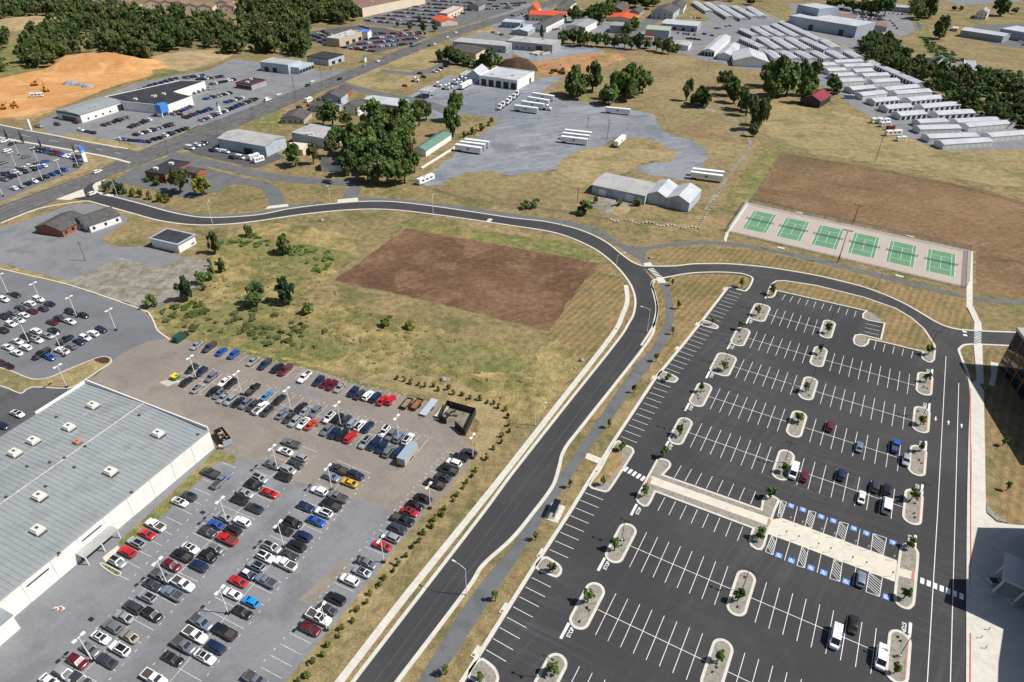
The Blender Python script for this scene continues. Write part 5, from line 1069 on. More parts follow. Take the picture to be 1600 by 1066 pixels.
bld('shop','low shop with blue tinted roof between the white shop and the pines',[(806,46),(822,38),(833,43),(818,51)],4,'old_wall','blue_wall','gable',1.5)
bld('store','pale blue metal building behind the round bush',[(953,39),(960,33.5),(985,36),(980,42)],7,'bluegrey_wall','metal_roof','flat',parapet=.1)
bld('warehouse','grey warehouse with pale green roof behind the pines',[(1010,45.5),(1014,38.5),(1049,42.5),(1045,48.5)],8.5,'bluegrey_wall','pale_green_roof','gable',1.2)
bld('warehouse','long low white roofed workshop behind the green roofed one',[(1034,36.5),(1042,30),(1096,34),(1090,41.5)],5.5,'bluegrey_wall','white_roof','gable',1,front=[D(4,3,3.2)])
bld('shed','low grey shed at the end of the row of pines',[(1049,69),(1056,62.5),(1080,66),(1075,73)],4,'white_wall','grey_roof','gable',.8)
bld('shed','small orange roofed shed by the green roofed warehouse',[(1007,57),(1012,53),(1025,54.5),(1020,58.5)],3,'grey_wall','machine_orange','flat',parapet=0)
bld('house','large pale blue house with grey roof',[(1022,17),(1034,8),(1058,13),(1048,22)],7,'blue_wall','shingle','gable',3.5,front=[Wn(4,1.5,4,5.4),Wn(4,1.5,1,2.4)])
bld('house','white gabled house next to the storage units',[(1050,10),(1056,2),(1068,4),(1064,15)],6,'white_wall','shingle','gable',3)
bld('house','brown shingled house among the trees',[(953,14),(965,5),(980,8),(970,17)],6,'brick_wall','shingle','gable',3)
bld('house','low red roofed house right of the trees',[(951,28),(960,23),(997,21),(990,30)],3.5,'cream_wall','red_roof','gable',1.8)
bld('house','small grey house beside the large blue one',[(985,18),(993,13),(1004,15),(997,21)],4,'grey_wall','shingle','gable',2.5)
bld('house','white farmhouse with grey roof at the upper meadow',[(873,8),(884,1),(897,4),(888,11)],5,'white_wall','shingle','gable',3)
bld('factory','tall pale blue-grey factory block with white roof',[(1255,7.5),(1281,4.6),(1308,12),(1272,14.5)],17,'bluegrey_wall','white_roof','flat',parapet=.4)
bld('factory','lower factory wing with white roof and dark loading doors',[(1276,24),(1308,17),(1323,37),(1295,43)],10,'bluegrey_wall','white_roof','flat',parapet=.3,front=[D(2,5,5,.35,.8)])
bld('warehouse','low warehouse with faded red roof by the creek',[(1344,40.5),(1346,32.5),(1384,34),(1385,41)],4.5,'bluegrey_wall','brown_roof','gable',1)
bld('warehouse','grey warehouse with brown roof behind the factory',[(1300,30),(1310,21),(1340,24),(1337,31)],6,'grey_wall','brown_roof','flat',parapet=.2,front=[D(3,4,3.5)])
bld('store','white trailer-like office by the creek trees',[(1369,56),(1371,51.5),(1393,52.5),(1392,57.5)],3.5,'white_wall','white_roof','flat',parapet=0)
bld('warehouse','grey flat warehouse behind the creek trees',[(1391,11),(1392,7),(1427,8),(1428,13)],5,'bluegrey_wall','grey_roof','flat',parapet=.2)
bld('barn','long white roofed barn at the right meadow',[(1518,45.6),(1530,42.5),(1563,54),(1552,58.5)],6,'grey_wall','white_roof','gable',1.2,cat='barn')
bld('warehouse','blue container-like building at the right edge',[(1588,44),(1610,40),(1640,52),(1612,58)],8,'bluegrey_wall','white_roof','flat',parapet=.2)
bld('farmhouse','white farmhouse beside the round tree at upper right',[(1526,19),(1531,14),(1547,15.5),(1544,20.5)],7,'white_wall','metal_roof','gable',3,front=[Wn(3,1.2,1,2.5),Wn(3,1.2,4,5.5)],cat='house')
bld('solar_shed','shed with black solar panel roof by the creek trees',[(1436,101),(1439,88.5),(1462.5,92),(1458,102.5)],3.5,'old_wall','black_roof','flat',parapet=0,cat='shed')
bld('shed','small pale blue roofed shed right of the solar shed',[(1465,101),(1470,96),(1483,98),(1480,104)],3,'grey_wall','blue_wall','gable',1.2)
bld('silo_shed','tall grey weathered shed leaning out of the creek trees',[(1510,94),(1529,96),(1521,110),(1504,108)],8,'white_wall','bluegrey_wall','flat',parapet=.2,cat='shed')
bld('barn','dark barn with maroon metal roof at the hay field',[(1258,152),(1276,142),(1293,150),(1277,160)],4.5,'dark_door','maroon_roof','gable',3,cat='barn')
bld('shed','small yellow roofed shed on the right meadow',[(1488,44),(1490,41),(1498,42),(1497,45)],3,'grey_wall','tan_wall','flat',parapet=0)
bld('repair_shop','pale blue metal repair shop with grey gabled roof and skylights',[(340,216.5),(371,202.5),(447,214),(414,228.5)],6,'blue_wall','grey_roof','gable',1.4,front=[('awning',1,.62,.62,9,3.2,3.5,'grey_roof'),D(1,6,3.2,.62)])
bld('warehouse','pale blue warehouse with grey roof behind the mid trees',[(455.6,207.5),(484,194),(542.5,202.5),(508,216.5)],6,'blue_wall','grey_roof','flat',parapet=.1,vents=2)
bld('shed','cream roofed shed between the repair shop and the trees',[(449,229),(463,222),(482,226),(470,236)],3.5,'cream_wall','cream_wall','gable',1.2)
bld('house','white house with dark roof below the warehouse trees',[(503,255),(511,245),(536,249),(531,260.5)],3.6,'white_wall','shingle','gable',2.2,side=[Wn(2,1,1.2,2.4)])
bld('house','grey ranch house with stone walls beside the lawn',[(443,182),(458,172),(480,177),(470,190)],3.2,'old_wall','shingle','gable',2.2,front=[Wn(4,1.2,1,2.2)])
bld('house','two storey blue house with grey roof by the highway',[(504,150),(520,140.6),(536,146.5),(530,155)],6,'blue_wall','shingle','gable',2.6,front=[Wn(3,1.2,3.4,4.8)],side=[Wn(2,1.2,1,2.4)])
bld('house','small blue house in front of the two storey one',[(488,164),(500,157),(529,164),(516,171)],3.4,'blue_wall','shingle','gable',2,side=[Wn(1,1.2,1,2.2)])
bld('house','brick house with grey roof beside the service drive',[(524,141),(536,134),(546,138),(540,144)],4,'brick_wall','shingle','gable',2)
bld('house','white two storey house with dark roof among the trees',[(539,164),(552,157),(568,162),(555,169)],5.5,'white_wall','shingle','gable',2.4,front=[Wn(2,1.2,1,2.4),Wn(2,1.2,3.4,4.6)],side=[Wn(3,1.2,1,2.4),Wn(3,1.2,3.4,4.6)])
bld('house_wing','white wing of the two storey house among the trees',[(562,160),(571,155),(583,160),(574,165)],4.2,'white_wall','shingle','gable',1.8,side=[Wn(2,1.2,1,2.4)],cat='house')
bld('shed','long low metal shed with pale roof by the service drive',[(571,149),(634,156),(627.5,166),(578,158.5)],4,'grey_wall','white_roof','gable',1.2,front=[D(5,4,3)])
r_, P_, c_ = bld('fuel_canopy','grey fuel station canopy at the truck stop',[(659,139.5),(672.5,134),(681,138),(667,145)],5.2,'grey_wall','grey_roof','flat',parapet=0,cat='canopy')
for w_ in [x for x in r_.children if x.name.startswith('wall')]: bpy.data.objects.remove(w_)
for p in P_: MB().tube([(*(p*.8),0),(*(p*.8),5.1)], .25, 8, M['white_metal']).obj('post', r_)
bld('shed','long white shed with green roof beside the truck yard',[(650,231),(690,205),(702,210.5),(661,237)],3.6,'white_wall','green_roof','gable',1.5)
bld('office','brick office with black flat roof behind the yellow tree',[(227.5,269),(265,249),(297.5,254),(256,273)],4.6,'brick_wall','black_roof','flat',parapet=.25,trim='black_roof',front=[Wn(4,1.6,1.2,2.6)],side=[Wn(3,1.6,1.2,2.6)],vents=2)
bld('office_wing','low brick wing with grey shingle roof at the brick office',[(291,266),(304,260),(318,266),(305,272)],3.2,'brick_wall','shingle','gable',1.5,cat='office')
bld('bungalow','brick bungalow with long grey gable roof on the old lot',[(65,352),(107,328),(126,345),(86,364)],3,'brick_wall','shingle','gable',2.2,'long',front=[Wn(4,1.4,1,2.2),('door',1,.6,.6,1.1,.06,2.1,'white_metal')],side=[Wn(1,1.4,1,2.2)],cat='house')
bld('bungalow_wing','white gabled wing at the right end of the brick bungalow',[(127,345),(148,353),(178,336),(152,322)],3.4,'white_wall','shingle','gable',2.2,'long',front=[Wn(3,1.1,1,2.3)],side=[Wn(3,1.1,1,2.3)],cat='house')
bld('shop','small white shop with black flat roof by the weedy lot',[(236,371),(262.5,357),(302.5,367),(276,382)],4.2,'white_wall','black_roof','flat',parapet=0,trim='bluegrey_wall',front=[Wn(2,.8,.6,1.2,.75,.85)],over=.7)
r_, P_, c_ = bld('blue_hall','long pale blue metal hall with patched grey roof by the trail',[(921,292),(946,274.5),(1028,283),(1012.5,303)],4.6,'blue_wall','grey_roof','gable',1.0,front=[D(1,3.4,3.2,.2,.2,'white_metal','door'),D(1,4.2,3.6,.36,.36,'blue_metal'),D(1,4.4,3.6,.72,.72,'white_wall')],cat='hall')
bld('blue_hall','narrow pale blue hall with white gable roof beside the long hall',[(1012.5,303),(1029,282.5),(1059,290),(1041,309)],4.6,'blue_wall','white_roof','gable',2.2,'long',exact=True,cat='hall',over=.15)
bld('blue_hall','right pale blue hall with white gable roof and tall grey door',[(1041.5,309.5),(1059.5,290.5),(1096,297),(1077.5,318)],4.6,'blue_wall','white_roof','gable',2.6,'long',exact=True,front=[D(1,5.5,3.8,.42,.42,'grey_wall')],cat='hall',over=.15)
# townhouses at the top left
for i,(x,y) in enumerate([(112,5),(160,3),(192,4),(205,9),(240,3),(262,4),(282,6),(300,9),(322,10),(350,4),(356,10)]):
    bld('townhouse','brown roofed townhouse, %s from the left along the top edge' % nth(i),[(x-11,y),(x-4,y-4),(x+12,y-2.4),(x+6,y+2.4)],7,'cream_wall','brown_roof','gable',2.5,'long',front=[Wn(3,1.2,3.6,5)],group='townhouses at the top edge',cat='house')
# storage units -----------------------------------------------------------------------------------
def storage(a, b, depth, h, n, label, z=0, right=False, doors=True):
    A, B = G(*a), G(*b); d = (B - A) / np.hypot(*(B-A)); nrm = np.array([-d[1], d[0]])
    if nrm @ A < 0: nrm = -nrm
    Pp = ccw([A, B, B + nrm*depth, A + nrm*depth]); c = sum(Pp)/4; Pc = [p-c for p in Pp]
    root = ob('storage_unit', None, None, (c[0], c[1], 0)); tag(root, label, 'storage unit', 'rows of self storage units')
    MB().prism(Pc, 0, h, M['white_wall']).obj('wall', root)
    o = A - c; o2 = B - c; r0, r1 = o + nrm*depth/2, o2 + nrm*depth/2; rise = depth*.14; s_ = d*.2
    rf = MB()
    for e0, e1 in ((o, o2), (o + nrm*depth, o2 + nrm*depth)):
        x = (e0 - r0) / np.hypot(*(e0-r0)) * .2
        rf.add([(*(e0-s_+x),h-.02),(*(e1+s_+x),h-.02),(*(r1+s_),h+rise),(*(r0-s_),h+rise),(*(e0-s_+x),h+.08),(*(e1+s_+x),h+.08),(*(r1+s_),h+rise+.1),(*(r0-s_),h+rise+.1)], [(0,1,2,3),(7,6,5,4),(0,4,5,1),(1,5,6,2),(3,7,4,0)], M['white_roof'])
    for e, r_ in ((o, r0), (o2, r1)): MB().add([(*e,h-.01),(*(e+nrm*depth),h-.01),(*r_,h+rise)], [(0,1,2)], M['white_wall']).obj('gable', root)
    rf.obj('roof', root)
    L_ = np.hypot(*(B-A))
    if doors:
        dw = min(2.7, L_/n*.72)
        for k in range(n):
            p = o + d * L_ * (k+.5)/n
            MB().prism([p-d*dw/2-nrm*.05, p+d*dw/2-nrm*.05, p+d*dw/2+nrm*.02, p-d*dw/2+nrm*.02], .06, h*.8, M['dark_door'] if doors is True else M['hvac'], True).obj('door', root)
SU = [((1306,104),(1348,102)),((1282,109),(1306,107.5)),((1320,110.6),(1363,109)),((1294,117.5),(1322,116)),((1336,119),(1365,117.5)),((1302.5,126),(1335,124)),((1350,126),(1389,124)),((1315,135),(1350,132.5)),((1364,135.6),(1405,133)),((1331,147.5),(1367.5,144)),((1385,148),(1436,143)),((1347,157),(1385,152.5)),((1400,154),(1455,150)),((1366,166.5),(1404,163)),((1422,165),(1476,160)),((1386,177.5),(1425,174)),((1442,176),(1499,171)),((1406,188.5),(1447,185)),((1464,187),(1522,183.7)),((1436,200),(1480,197.5)),((1495,199),(1560,195)),((1436,210),(1500,208)),((1512,206),(1584,200)),((1450.6,224),(1527.5,221)),((1472.5,234),(1549,229)),((1547,222),(1620,216))]
for i, (a, b) in enumerate(SU):
    dk = i in (9,10,13,14,15,16,17,18)
    storage(a, b, 9 if i < 19 else 8, 3.0, 11 if i == 9 else max(5, int(np.hypot(*(G(*b)-G(*a)))/4.2)), 'white storage unit with %s doors, %s in the right hand block from its far end' % ('dark' if dk else 'pale', nth(i)), doors=True if dk else 'pale')
SN = [((1152.5,50.6),(1174,61)),((1172,47.5),(1196,62)),((1187,46),(1217.5,62)),((1203,43),(1239,62.5)),((1215,39),(1275,68)),((1154,65),(1185,80)),((1181,64),(1209,82)),((1203,64),(1232.5,82)),((1224,64),(1256,82.5)),((1247.5,65),(1286,83)),((1192.5,85),(1209,97.5)),((1216,86),(1236,98)),((1239,86),(1262,98)),((1264,86),(1286,98)),((1288,85),(1311,97.5)),((1316,85.6),(1335,96)),((1279,68),(1299,80)),((1080,7.5),(1102,22)),((1099,9),(1134,31)),((1121,13),(1156,34)),((1141,14),(1173,31)),((1165,16),(1186,30)),((1352,102),(1430,137))]
for i, (a, b) in enumerate(SN):
    storage(a, b, 8, 3.0, max(6, int(np.hypot(*(G(*b)-G(*a)))/4)), 'white storage unit, %s of the left hand diagonal storage rows' % nth(i))
bld('storage_hall','big white gabled storage hall below the diagonal storage rows',[(1146,84),(1152,97),(1196,95),(1190,80)],4.5,'white_wall','white_roof','gable',4,cat='storage unit')
bld('storage_hall','white open front storage hall at the left corner of the storage lot',[(1103,77),(1129,55),(1137,58),(1111,82)],4.5,'white_wall','white_roof','gable',1.6,front=[D(4,2.2,3.4)],cat='storage unit')
bld('storage_hall','small white gabled storage hall left of the big one',[(1125,83),(1143,68),(1151,71),(1138,88)],4.5,'white_wall','white_roof','gable',1.6,cat='storage unit')
# campus building at the right edge, brick and dark glass, and its entrance canopy
hB = 15.0
SO = np.array([-math.cos(SUN_AZ), -math.sin(SUN_AZ)]) / math.tan(SUN_EL)       # ground offset of a shadow per metre of height
q1 = G(1590,514,hB); wd = G(1599,637) - G(1556,573); wd = wd / np.hypot(*wd); wn = np.array([-wd[1], wd[0]]); wn = wn if wn[0] > 0 else -wn
Pb = ccw([q1, q1 + wd*48, q1 + wd*48 + wn*34, q1 + wn*34]); c = sum(Pb)/4; Pb = [p-c for p in Pb]
cb_ = ob('campus_building', None, None, (c[0], c[1], 0)); tag(cb_, 'brick and dark glass campus building at the right edge', 'building')
MB().prism(Pb, 0, hB, M['brick_wall']).obj('wall', cb_); MB().prism(offset(Pb, -.3), hB-.5, hB+.4, M['galv'], True).obj('roof', cb_)
ew = edge_of(Pb, c, -wn); es = edge_of(Pb, c, -wd)
for z0 in (.3, 5.0, 9.7):
    for k in range(10): plate(Pb, ew, .012+.0985*k, .095+.0985*k, z0, z0+4.2, 'glass', .08).obj('window', cb_)
    for k in range(6): plate(Pb, es, .03+.16*k, .165+.16*k, z0, z0+4.2, 'glass', .08).obj('window', cb_)
hC = 6.2
cp = GP([(1572,863),(1567,903),(1640,937),(1645,893)], hC)
ro = ob('entrance_canopy', None, None, (*cp[0], 0)); tag(ro, 'pale entrance canopy on slanted posts over the promenade', 'canopy')
cq_ = [p - cp[0] for p in cp]; MB().prism(cq_, hC-.7, hC, M['galv'], True).obj('roof', ro)
for t in ((.12,.85),(.6,.85),(.12,.2)):
    p = (cq_[0]*(1-t[1]) + cq_[1]*t[1])*(1-t[0]) + (cq_[3]*(1-t[1]) + cq_[2]*t[1])*t[0]; MB().tube([(*(p - E1*1.2 - E2*.6),0),(*p,hC-.6)], .22, 8, M['white_metal']).obj('post', ro)
    MB().box(-.9,.9,-.9,.9,0,.55,M['concrete']).obj('post_base', ro, (*(p - E1*1.2 - E2*.6), .19))
def shade_block(px, h_, ext, label):
    base = [G(*q) - SO*h_ for q in px]; base = base + [base[-1] + np.array([ext, -ext*.2]), base[0] + np.array([ext, 0])]
    P = ccw(base); c = sum(P)/len(P); P = [p-c for p in P]
    r = ob('campus_building', None, None, (c[0], c[1], 0)); tag(r, label, 'building')
    MB().prism(P, 0, h_, M['brick_wall']).obj('wall', r); MB().sheet(P, h_+.01, M['grey_roof']).obj('roof', r)
    for i in range(len(P)):
        d = P[(i+1)%len(P)]-P[i]; n = np.array([d[1],-d[0]])
        if n[0] < 0 and np.hypot(*d) > 3:
            for z0 in np.arange(.5, h_-3, 4.4): plate(P, i, .06, .94, z0, z0+3.3, 'glass', .08).obj('window', r)
shade_block([(1526,825),(1512,885),(1510,957),(1566,984),(1558,1037),(1556,1100)], 18, 40, 'campus wing behind the entrance canopy, mostly beyond the right edge')
shade_block([(1484,905),(1474,941),(1511,957),(1522,918)], 21.5, 6, 'narrow entrance tower of the campus wing beyond the right edge')
for i,(x,y) in enumerate([(1544,985),(1532,998),(1539,1014)]):
    p = G(x,y); r = ob('bollard_light', None, None, (*p,.2)); tag(r, 'slim dark bollard light on the promenade, %s from the canopy' % ORD[i], 'bollard', 'bollard lights on the promenade'); MB().tube([(0,0,0),(0,0,1.0)], .07, 8, M['dark_metal']).obj('post', r); MB().tube([(0,0,1.0),(0,0,1.12)], .12, 8, M['galv']).obj('cap', r)
# ------------------------------------------------------------------ vegetation
def proj(p):
    d = np.array([p[0], p[1], p[2] - CAM_H]); z = d @ FW
    return 800 + FPX * (d @ RT) / z, 533 - FPX * (d @ UP) / z, z
def hsolve(b, ytop, hi=60):
    lo = 0.2
    for _ in range(40):
        m_ = (lo + hi) / 2
        if proj((b[0], b[1], m_))[1] > ytop: lo = m_
        else: hi = m_
    return lo
def crown(rng, n_cl, n_leaf, size, shape='round'):
    """leaf-clump cloud in a unit crown: x,y in -1..1, z 0..1"""
    V = []; lob = []
    for _ in range(7):
        q = rng.normal(0, 1, 3); q /= np.linalg.norm(q); lob.append(q * rng.uniform(.45, .72))
    for i in range(n_cl):
        while True:
            p = rng.uniform(-1, 1, 3)
            if p @ p <= 1: break
        p = p / max(1e-6, np.linalg.norm(p)) * (np.linalg.norm(p) ** 0.45)
        if shape == 'round' and rng.random() < .8: p = lob[i % 7] + p * rng.uniform(.3, .5)
        z = p[2] * .5 + .5
        if shape == 'cone': s_ = 1.05 - z; p[0] *= s_ / max(.2, math.sqrt(max(.05, 1 - p[2]**2))) * .9; p[1] *= s_ / max(.2, math.sqrt(max(.05, 1 - p[2]**2))) * .9
        cc = np.array([p[0] * .82, p[1] * .82, z * .9 + .05]); cr = rng.uniform(.14, .27)
        q = rng.normal(0, 1, (n_leaf, 3)); q /= np.linalg.norm(q, axis=1)[:, None]; q[:, 2] = np.where(q[:, 2] < -.3, -q[:, 2], q[:, 2])
        pos = cc + q * cr * np.array([1, 1, .6]) * rng.uniform(.55, 1.1, (n_leaf, 1))
        t = rng.normal(0, 1, (n_leaf, 3)); nn = q + t * .55 + np.array([0, 0, .45]); nn /= np.linalg.norm(nn, axis=1)[:, None]
        a = np.cross(nn, rng.normal(0, 1, (n_leaf, 3))); a /= np.linalg.norm(a, axis=1)[:, None]; b = np.cross(nn, a)
        s_ = size * rng.uniform(.6, 1.3, (n_leaf, 1)); asp = np.array([1, 1, .75])
        V.append(np.stack([pos - (a*s_)*asp - (b*s_*.8)*asp, pos + (a*s_)*asp - (b*s_*.55)*asp, pos + (a*s_*.8)*asp + (b*s_)*asp, pos - (a*s_*.7)*asp + (b*s_*.8)*asp], 1))
    return np.concatenate(V)                             # (N,4,3)
def quads_mesh(name, Q, mt):
    n = len(Q); me = bpy.data.meshes.new(name)
    me.vertices.add(4*n); me.vertices.foreach_set('co', Q.reshape(-1).astype(np.float32))
    me.loops.add(4*n); me.loops.foreach_set('vertex_index', np.arange(4*n, dtype=np.int32))
    me.polygons.add(n); me.polygons.foreach_set('loop_start', np.arange(0, 4*n, 4, dtype=np.int32))
    me.materials.append(mt); me.update(calc_edges=True); return me
_r = np.random.default_rng(3)
CRQ = {'round': [crown(_r, 46, 38, .105) for _ in range(4)], 'tall': [crown(_r, 60, 36, .10) for _ in range(2)], 'cone': [crown(_r, 40, 30, .09, 'cone') for _ in range(2)],
       'young': [crown(_r, 22, 26, .125) for _ in range(4)], 'bush': [crown(_r, 20, 26, .15) for _ in range(3)], 'small': [crown(_r, 24, 24, .105) for _ in range(5)]}
CRM = {}
def crown_mesh(kind, i, mat):
    k = (kind, i % len(CRQ[kind]), mat)
    if k not in CRM: CRM[k] = quads_mesh('crown', CRQ[kind][k[1]], M[mat])
    return CRM[k]
def trunk_mesh(seed, limbs=5):
    rg = random.Random(seed); mb = MB()
    mb.tube([(0,0,0),(.02,.01,.35),(.0,.03,.7),(.01,.0,.95)], [.045,.036,.026,.008], 7, M['bark'])
    for k in range(limbs):
        a = 2*math.pi*k/limbs + rg.uniform(-.4,.4); z = rg.uniform(.35,.65); l = rg.uniform(.18,.3)
        mb.tube([(0,0,z),(math.cos(a)*l*.6, math.sin(a)*l*.6, z+.1),(math.cos(a)*l, math.sin(a)*l, z+.22)], [.018,.012,.004], 5, M['bark'])
    return mb.mesh('trunk')
TRK = [trunk_mesh(i) for i in range(4)]
CNT = [0]
def tree(b, h, r, mat, label, group, kind='round', name='tree', low=.22, cat='tree'):
    i = CNT[0]; CNT[0] += 1
    root = ob(name, None, None, (b[0], b[1], 0)); tag(root, label, cat, group)
    t = ob('trunk', TRK[i % 4], root); t.scale = (h*.85, h*.85, h*.8)
    if h < 2.0: t.scale = (h*.5, h*.5, h*.7)
    r *= {'round':1.22,'young':1.3,'tall':1.15}.get(kind, 1.0)
    c_ = ob('crown', crown_mesh(kind, i, mat), root, (0, 0, h*low)); c_.scale = (r, r*random.uniform(.88,1.12), h*(1.06-low)); c_.rotation_euler.z = random.uniform(0, 6.28)
    return root
def trees(data, phrase, group, kind='round', name='broadleaf_tree', low=.2, size=True):
    for i, (x, y, yt, wpx, mat) in enumerate(data):
        b = G(x, y); h = hsolve(b, yt); z = proj((b[0], b[1], h/2))[2]; r = wpx * z / FPX
        adj = {'leaf_dark':'dark green','leaf_mid':'green','leaf_olive':'olive green','leaf_pine':'deep green','leaf_yellow':'yellow','leaf_hedge':'light green','leaf_blue':'blue green','leaf_rust':'rusty brown'}[mat]
        tree(b, max(h, .8), r, mat, '%s %s, %s from the left %s' % (adj, {'broadleaf_tree':'leafy tree','bush':'bush','pine_tree':'pine tree','cypress':'column cypress'}[name], nth(i), phrase), group, kind, name, low, 'tree' if name != 'bush' else 'bush')
TD, TM, TO, TP, TH_ = 'leaf_dark', 'leaf_mid', 'leaf_olive', 'leaf_pine', 'leaf_hedge'
trees(sorted([(585,212,160,18,TM),(610,200,165,16,TD),(632,205,160,14,TM),(655,197,158,13,TM),(666,188,160,9,TD),(570,232,195,14,TD),(598,225,178,18,TM),(622,225,180,14,TD),(560,265,215,17,TM),(585,270,225,18,TD),(612,268,222,18,TM),(640,262,225,13,TO),(575,285,245,16,TD),(605,288,248,18,TD),(632,286,250,14,TM),(550,245,205,14,TD),(530,232,200,13,TD),(520,247,215,12,TO),(648,270,240,9,TM),(560,238,190,15,TM),(575,258,205,17,TM),(600,250,200,18,TD),(625,248,205,15,TM),(640,240,200,12,TD),(590,240,188,16,TD),(545,275,238,14,TD),(618,240,185,15,TM),(640,218,180,12,TM),(590,288,255,15,TM),(618,290,258,14,TM),(520,197,160,13,TD),(505,196,168,11,TO),(497,170,153,6,TD),(541,199,177,9,TM),(462,260,228,14,TD),(490,257,225,8,TO)]), 'in the mid clump by the houses', 'trees around the houses')
trees([(707,214,166,13,TM)], 'beside the green roofed shed', 'trees around the houses', 'tall', low=.15); trees([(713,190,145,12,TM)], 'rising behind the green roofed shed', 'trees around the houses', 'tall', low=.1)
trees([(283,302,262,17,TD)], 'before the brick office', 'trees by the brick office'); trees([(317,306,278,12,'leaf_yellow')], 'right of the brick office', 'trees by the brick office', low=.08)
trees([(890,149,116,12,TM),(902,155,126,14,TM),(906,150,103,16,TD),(925,143,100,13,TD),(945,161,140,9,TD),(950,164,133,14,TM),(965,153,108,17,TM),(976,158,120,14,TM),(986,151,104,18,TM),(1003,146,108,14,TM)], 'in the pasture clump', 'trees in the pasture', low=.08)
trees([(1072,158,123,7,TO),(1083,163,148,6,TD),(1095,166,137,17,TD),(1130,139,112,12,TO),(1138,150,120,11,TD),(1147,161,130,11,TD),(1157,172,138,11,TM),(1165,181,145,9,TD),(1172,176,150,8,TD),(1176,213,195,7,TO),(1181,204,158,13,TD),(1188,196,155,9,TM)], 'in the line beside the hay field', 'trees in the pasture', low=.08)
trees([(1198,136,97,15,TM),(1205,153,118,14,TM),(1215,151,93,19,TM),(1228,150,105,14,TM),(1240,131,98,11,TP),(1252,131,98,10,TP),(1255,161,125,12,TM),(1262,150,110,11,TM),(1273,121,95,9,TM),(1298,141,118,10,TM),(1307,147,130,9,TD)], 'around the maroon roofed barn', 'trees by the maroon barn', low=.08)
trees([(690,97,78,8,TD),(701,96,70,9,TD),(715,100,80,12,TD),(730,103,88,10,TM),(745,106,95,9,TD),(755,105,82,9,TD),(766,108,78,10,TD),(778,101,86,7,TM)], 'behind the white barn', 'trees behind the white barn', low=.05)
trees([(621,42,34,3,TM),(641,48,33,5,TD),(656,34,25,3,TM),(661,50,35,5.5,TD),(680,50,38,5,TD)], 'between the far car lots', 'trees by the far lots', low=.1)
trees([(880,70,48,9,TD),(896,68,46,9,TO),(906,73,45,10,TD),(917,71,50,8,TO),(931,73,50,9,TD),(945,74,54,8,TO),(960,75,56,8,TO),(975,76,55,7,TO),(986,78,56,8,TD),(997,78,54,7,TP),(1010,76,62,8,TO),(1025,80,60,7,TD),(1035,83,60,8,TO),(1045,84,61,8,TO),(1056,81,70,9,TD)], 'in the row along the pasture edge', 'trees along the pasture edge', low=.12)
trees([(895,35,10,11,TD),(910,29,18,8,TM),(925,31,10,10,TD),(936,38,8,13,TD),(946,28,0,12,TM),(965,10,-8,12,TD),(979,55,37,8,TM),(990,47,28,10,TM),(992,12,-10,14,TD),(1010,14,-9,13,TD),(1021,10,-8,9,TM)], 'around the red roofed hotel houses', 'trees by the hotel', low=.08)
trees([(1300,12,-6,12,TM),(1318,14,-4,12,TD),(1333,17,0,11,TM),(1347,19,2,10,TD),(1361,23,-3,13,TM),(1381,25,-3,12,TD),(1435,31,5,11,TM),(1446,29,-3,11,TD),(1467,61,28,14,TO),(1466,61,46,8,TD),(1490,17,9,4,TD),(1500,17,10,4,TD),(1561,25,-3,13,TD),(1584,22,12,5,TM)], 'beyond the storage lot', 'trees beyond the storage lot', low=.08)
trees([(235,481,462,8,TM),(244,479,464,4,TM),(293,471,435,11,TP),(316,443,425,8,TM),(331,438,418,6,TM),(337,397,365,9,TM),(347,426,405,7,TM),(390,369,352,6,TM),(402,479,444,14,TD),(447,396,370,11,TM),(450,474,437,14,TP)], 'of the weedy field', 'trees in the weedy field', low=.06)
trees([(318,453,444,6,'leaf_blue'),(330,416,403,4,TM),(480,489,470,12,TM),(606,508,496,11,TH_),(642,514,503,11,TH_),(820,327,314,10,TM),(836,325,312,9,TM),(910,335,314,16,TM),(930,318,304,5,TM),(966,322,311,6,TM),(997,321,309,8,TM)], 'of the loose bushes in the dry grass', 'loose bushes', 'bush', 'bush', 0.0)
trees([(168,299,283,7,TP),(181,303,284,9,TP),(195,303,287,7,TP),(207,307,293,6,TH_),(221,309,296,5.5,TH_),(235,312,299,5.5,TH_),(232,284,276,6,TD),(247,289,277,8,TD),(250,315,300,7,TH_),(262,317,304,6,TH_)], 'in the hedge near the road junction', 'hedge near the junction', 'bush', 'bush', 0.0)
trees([(725,215,206,4,TP),(731,212,206,3.5,TM),(740,210,199,6,TM),(752,204,194,6.5,TM),(764,197,190,4,TM),(769,191,184,5,TM)], 'in the row beside the truck yard', 'bushes by the truck yard', 'bush', 'bush', 0.0)
trees([(12,218,203,2.6,TP),(37,225,206,2.8,TP),(64,230,217,2.6,TP),(117,240,227,2.4,TP)], 'along the corner car lot', 'column cypresses', 'cone', 'cypress', 0.0)
trees([(815,52,38,5,TP),(846,60,40,5,TP)], 'beside the long depot', 'pines by the depot', 'cone', 'pine_tree', .02)
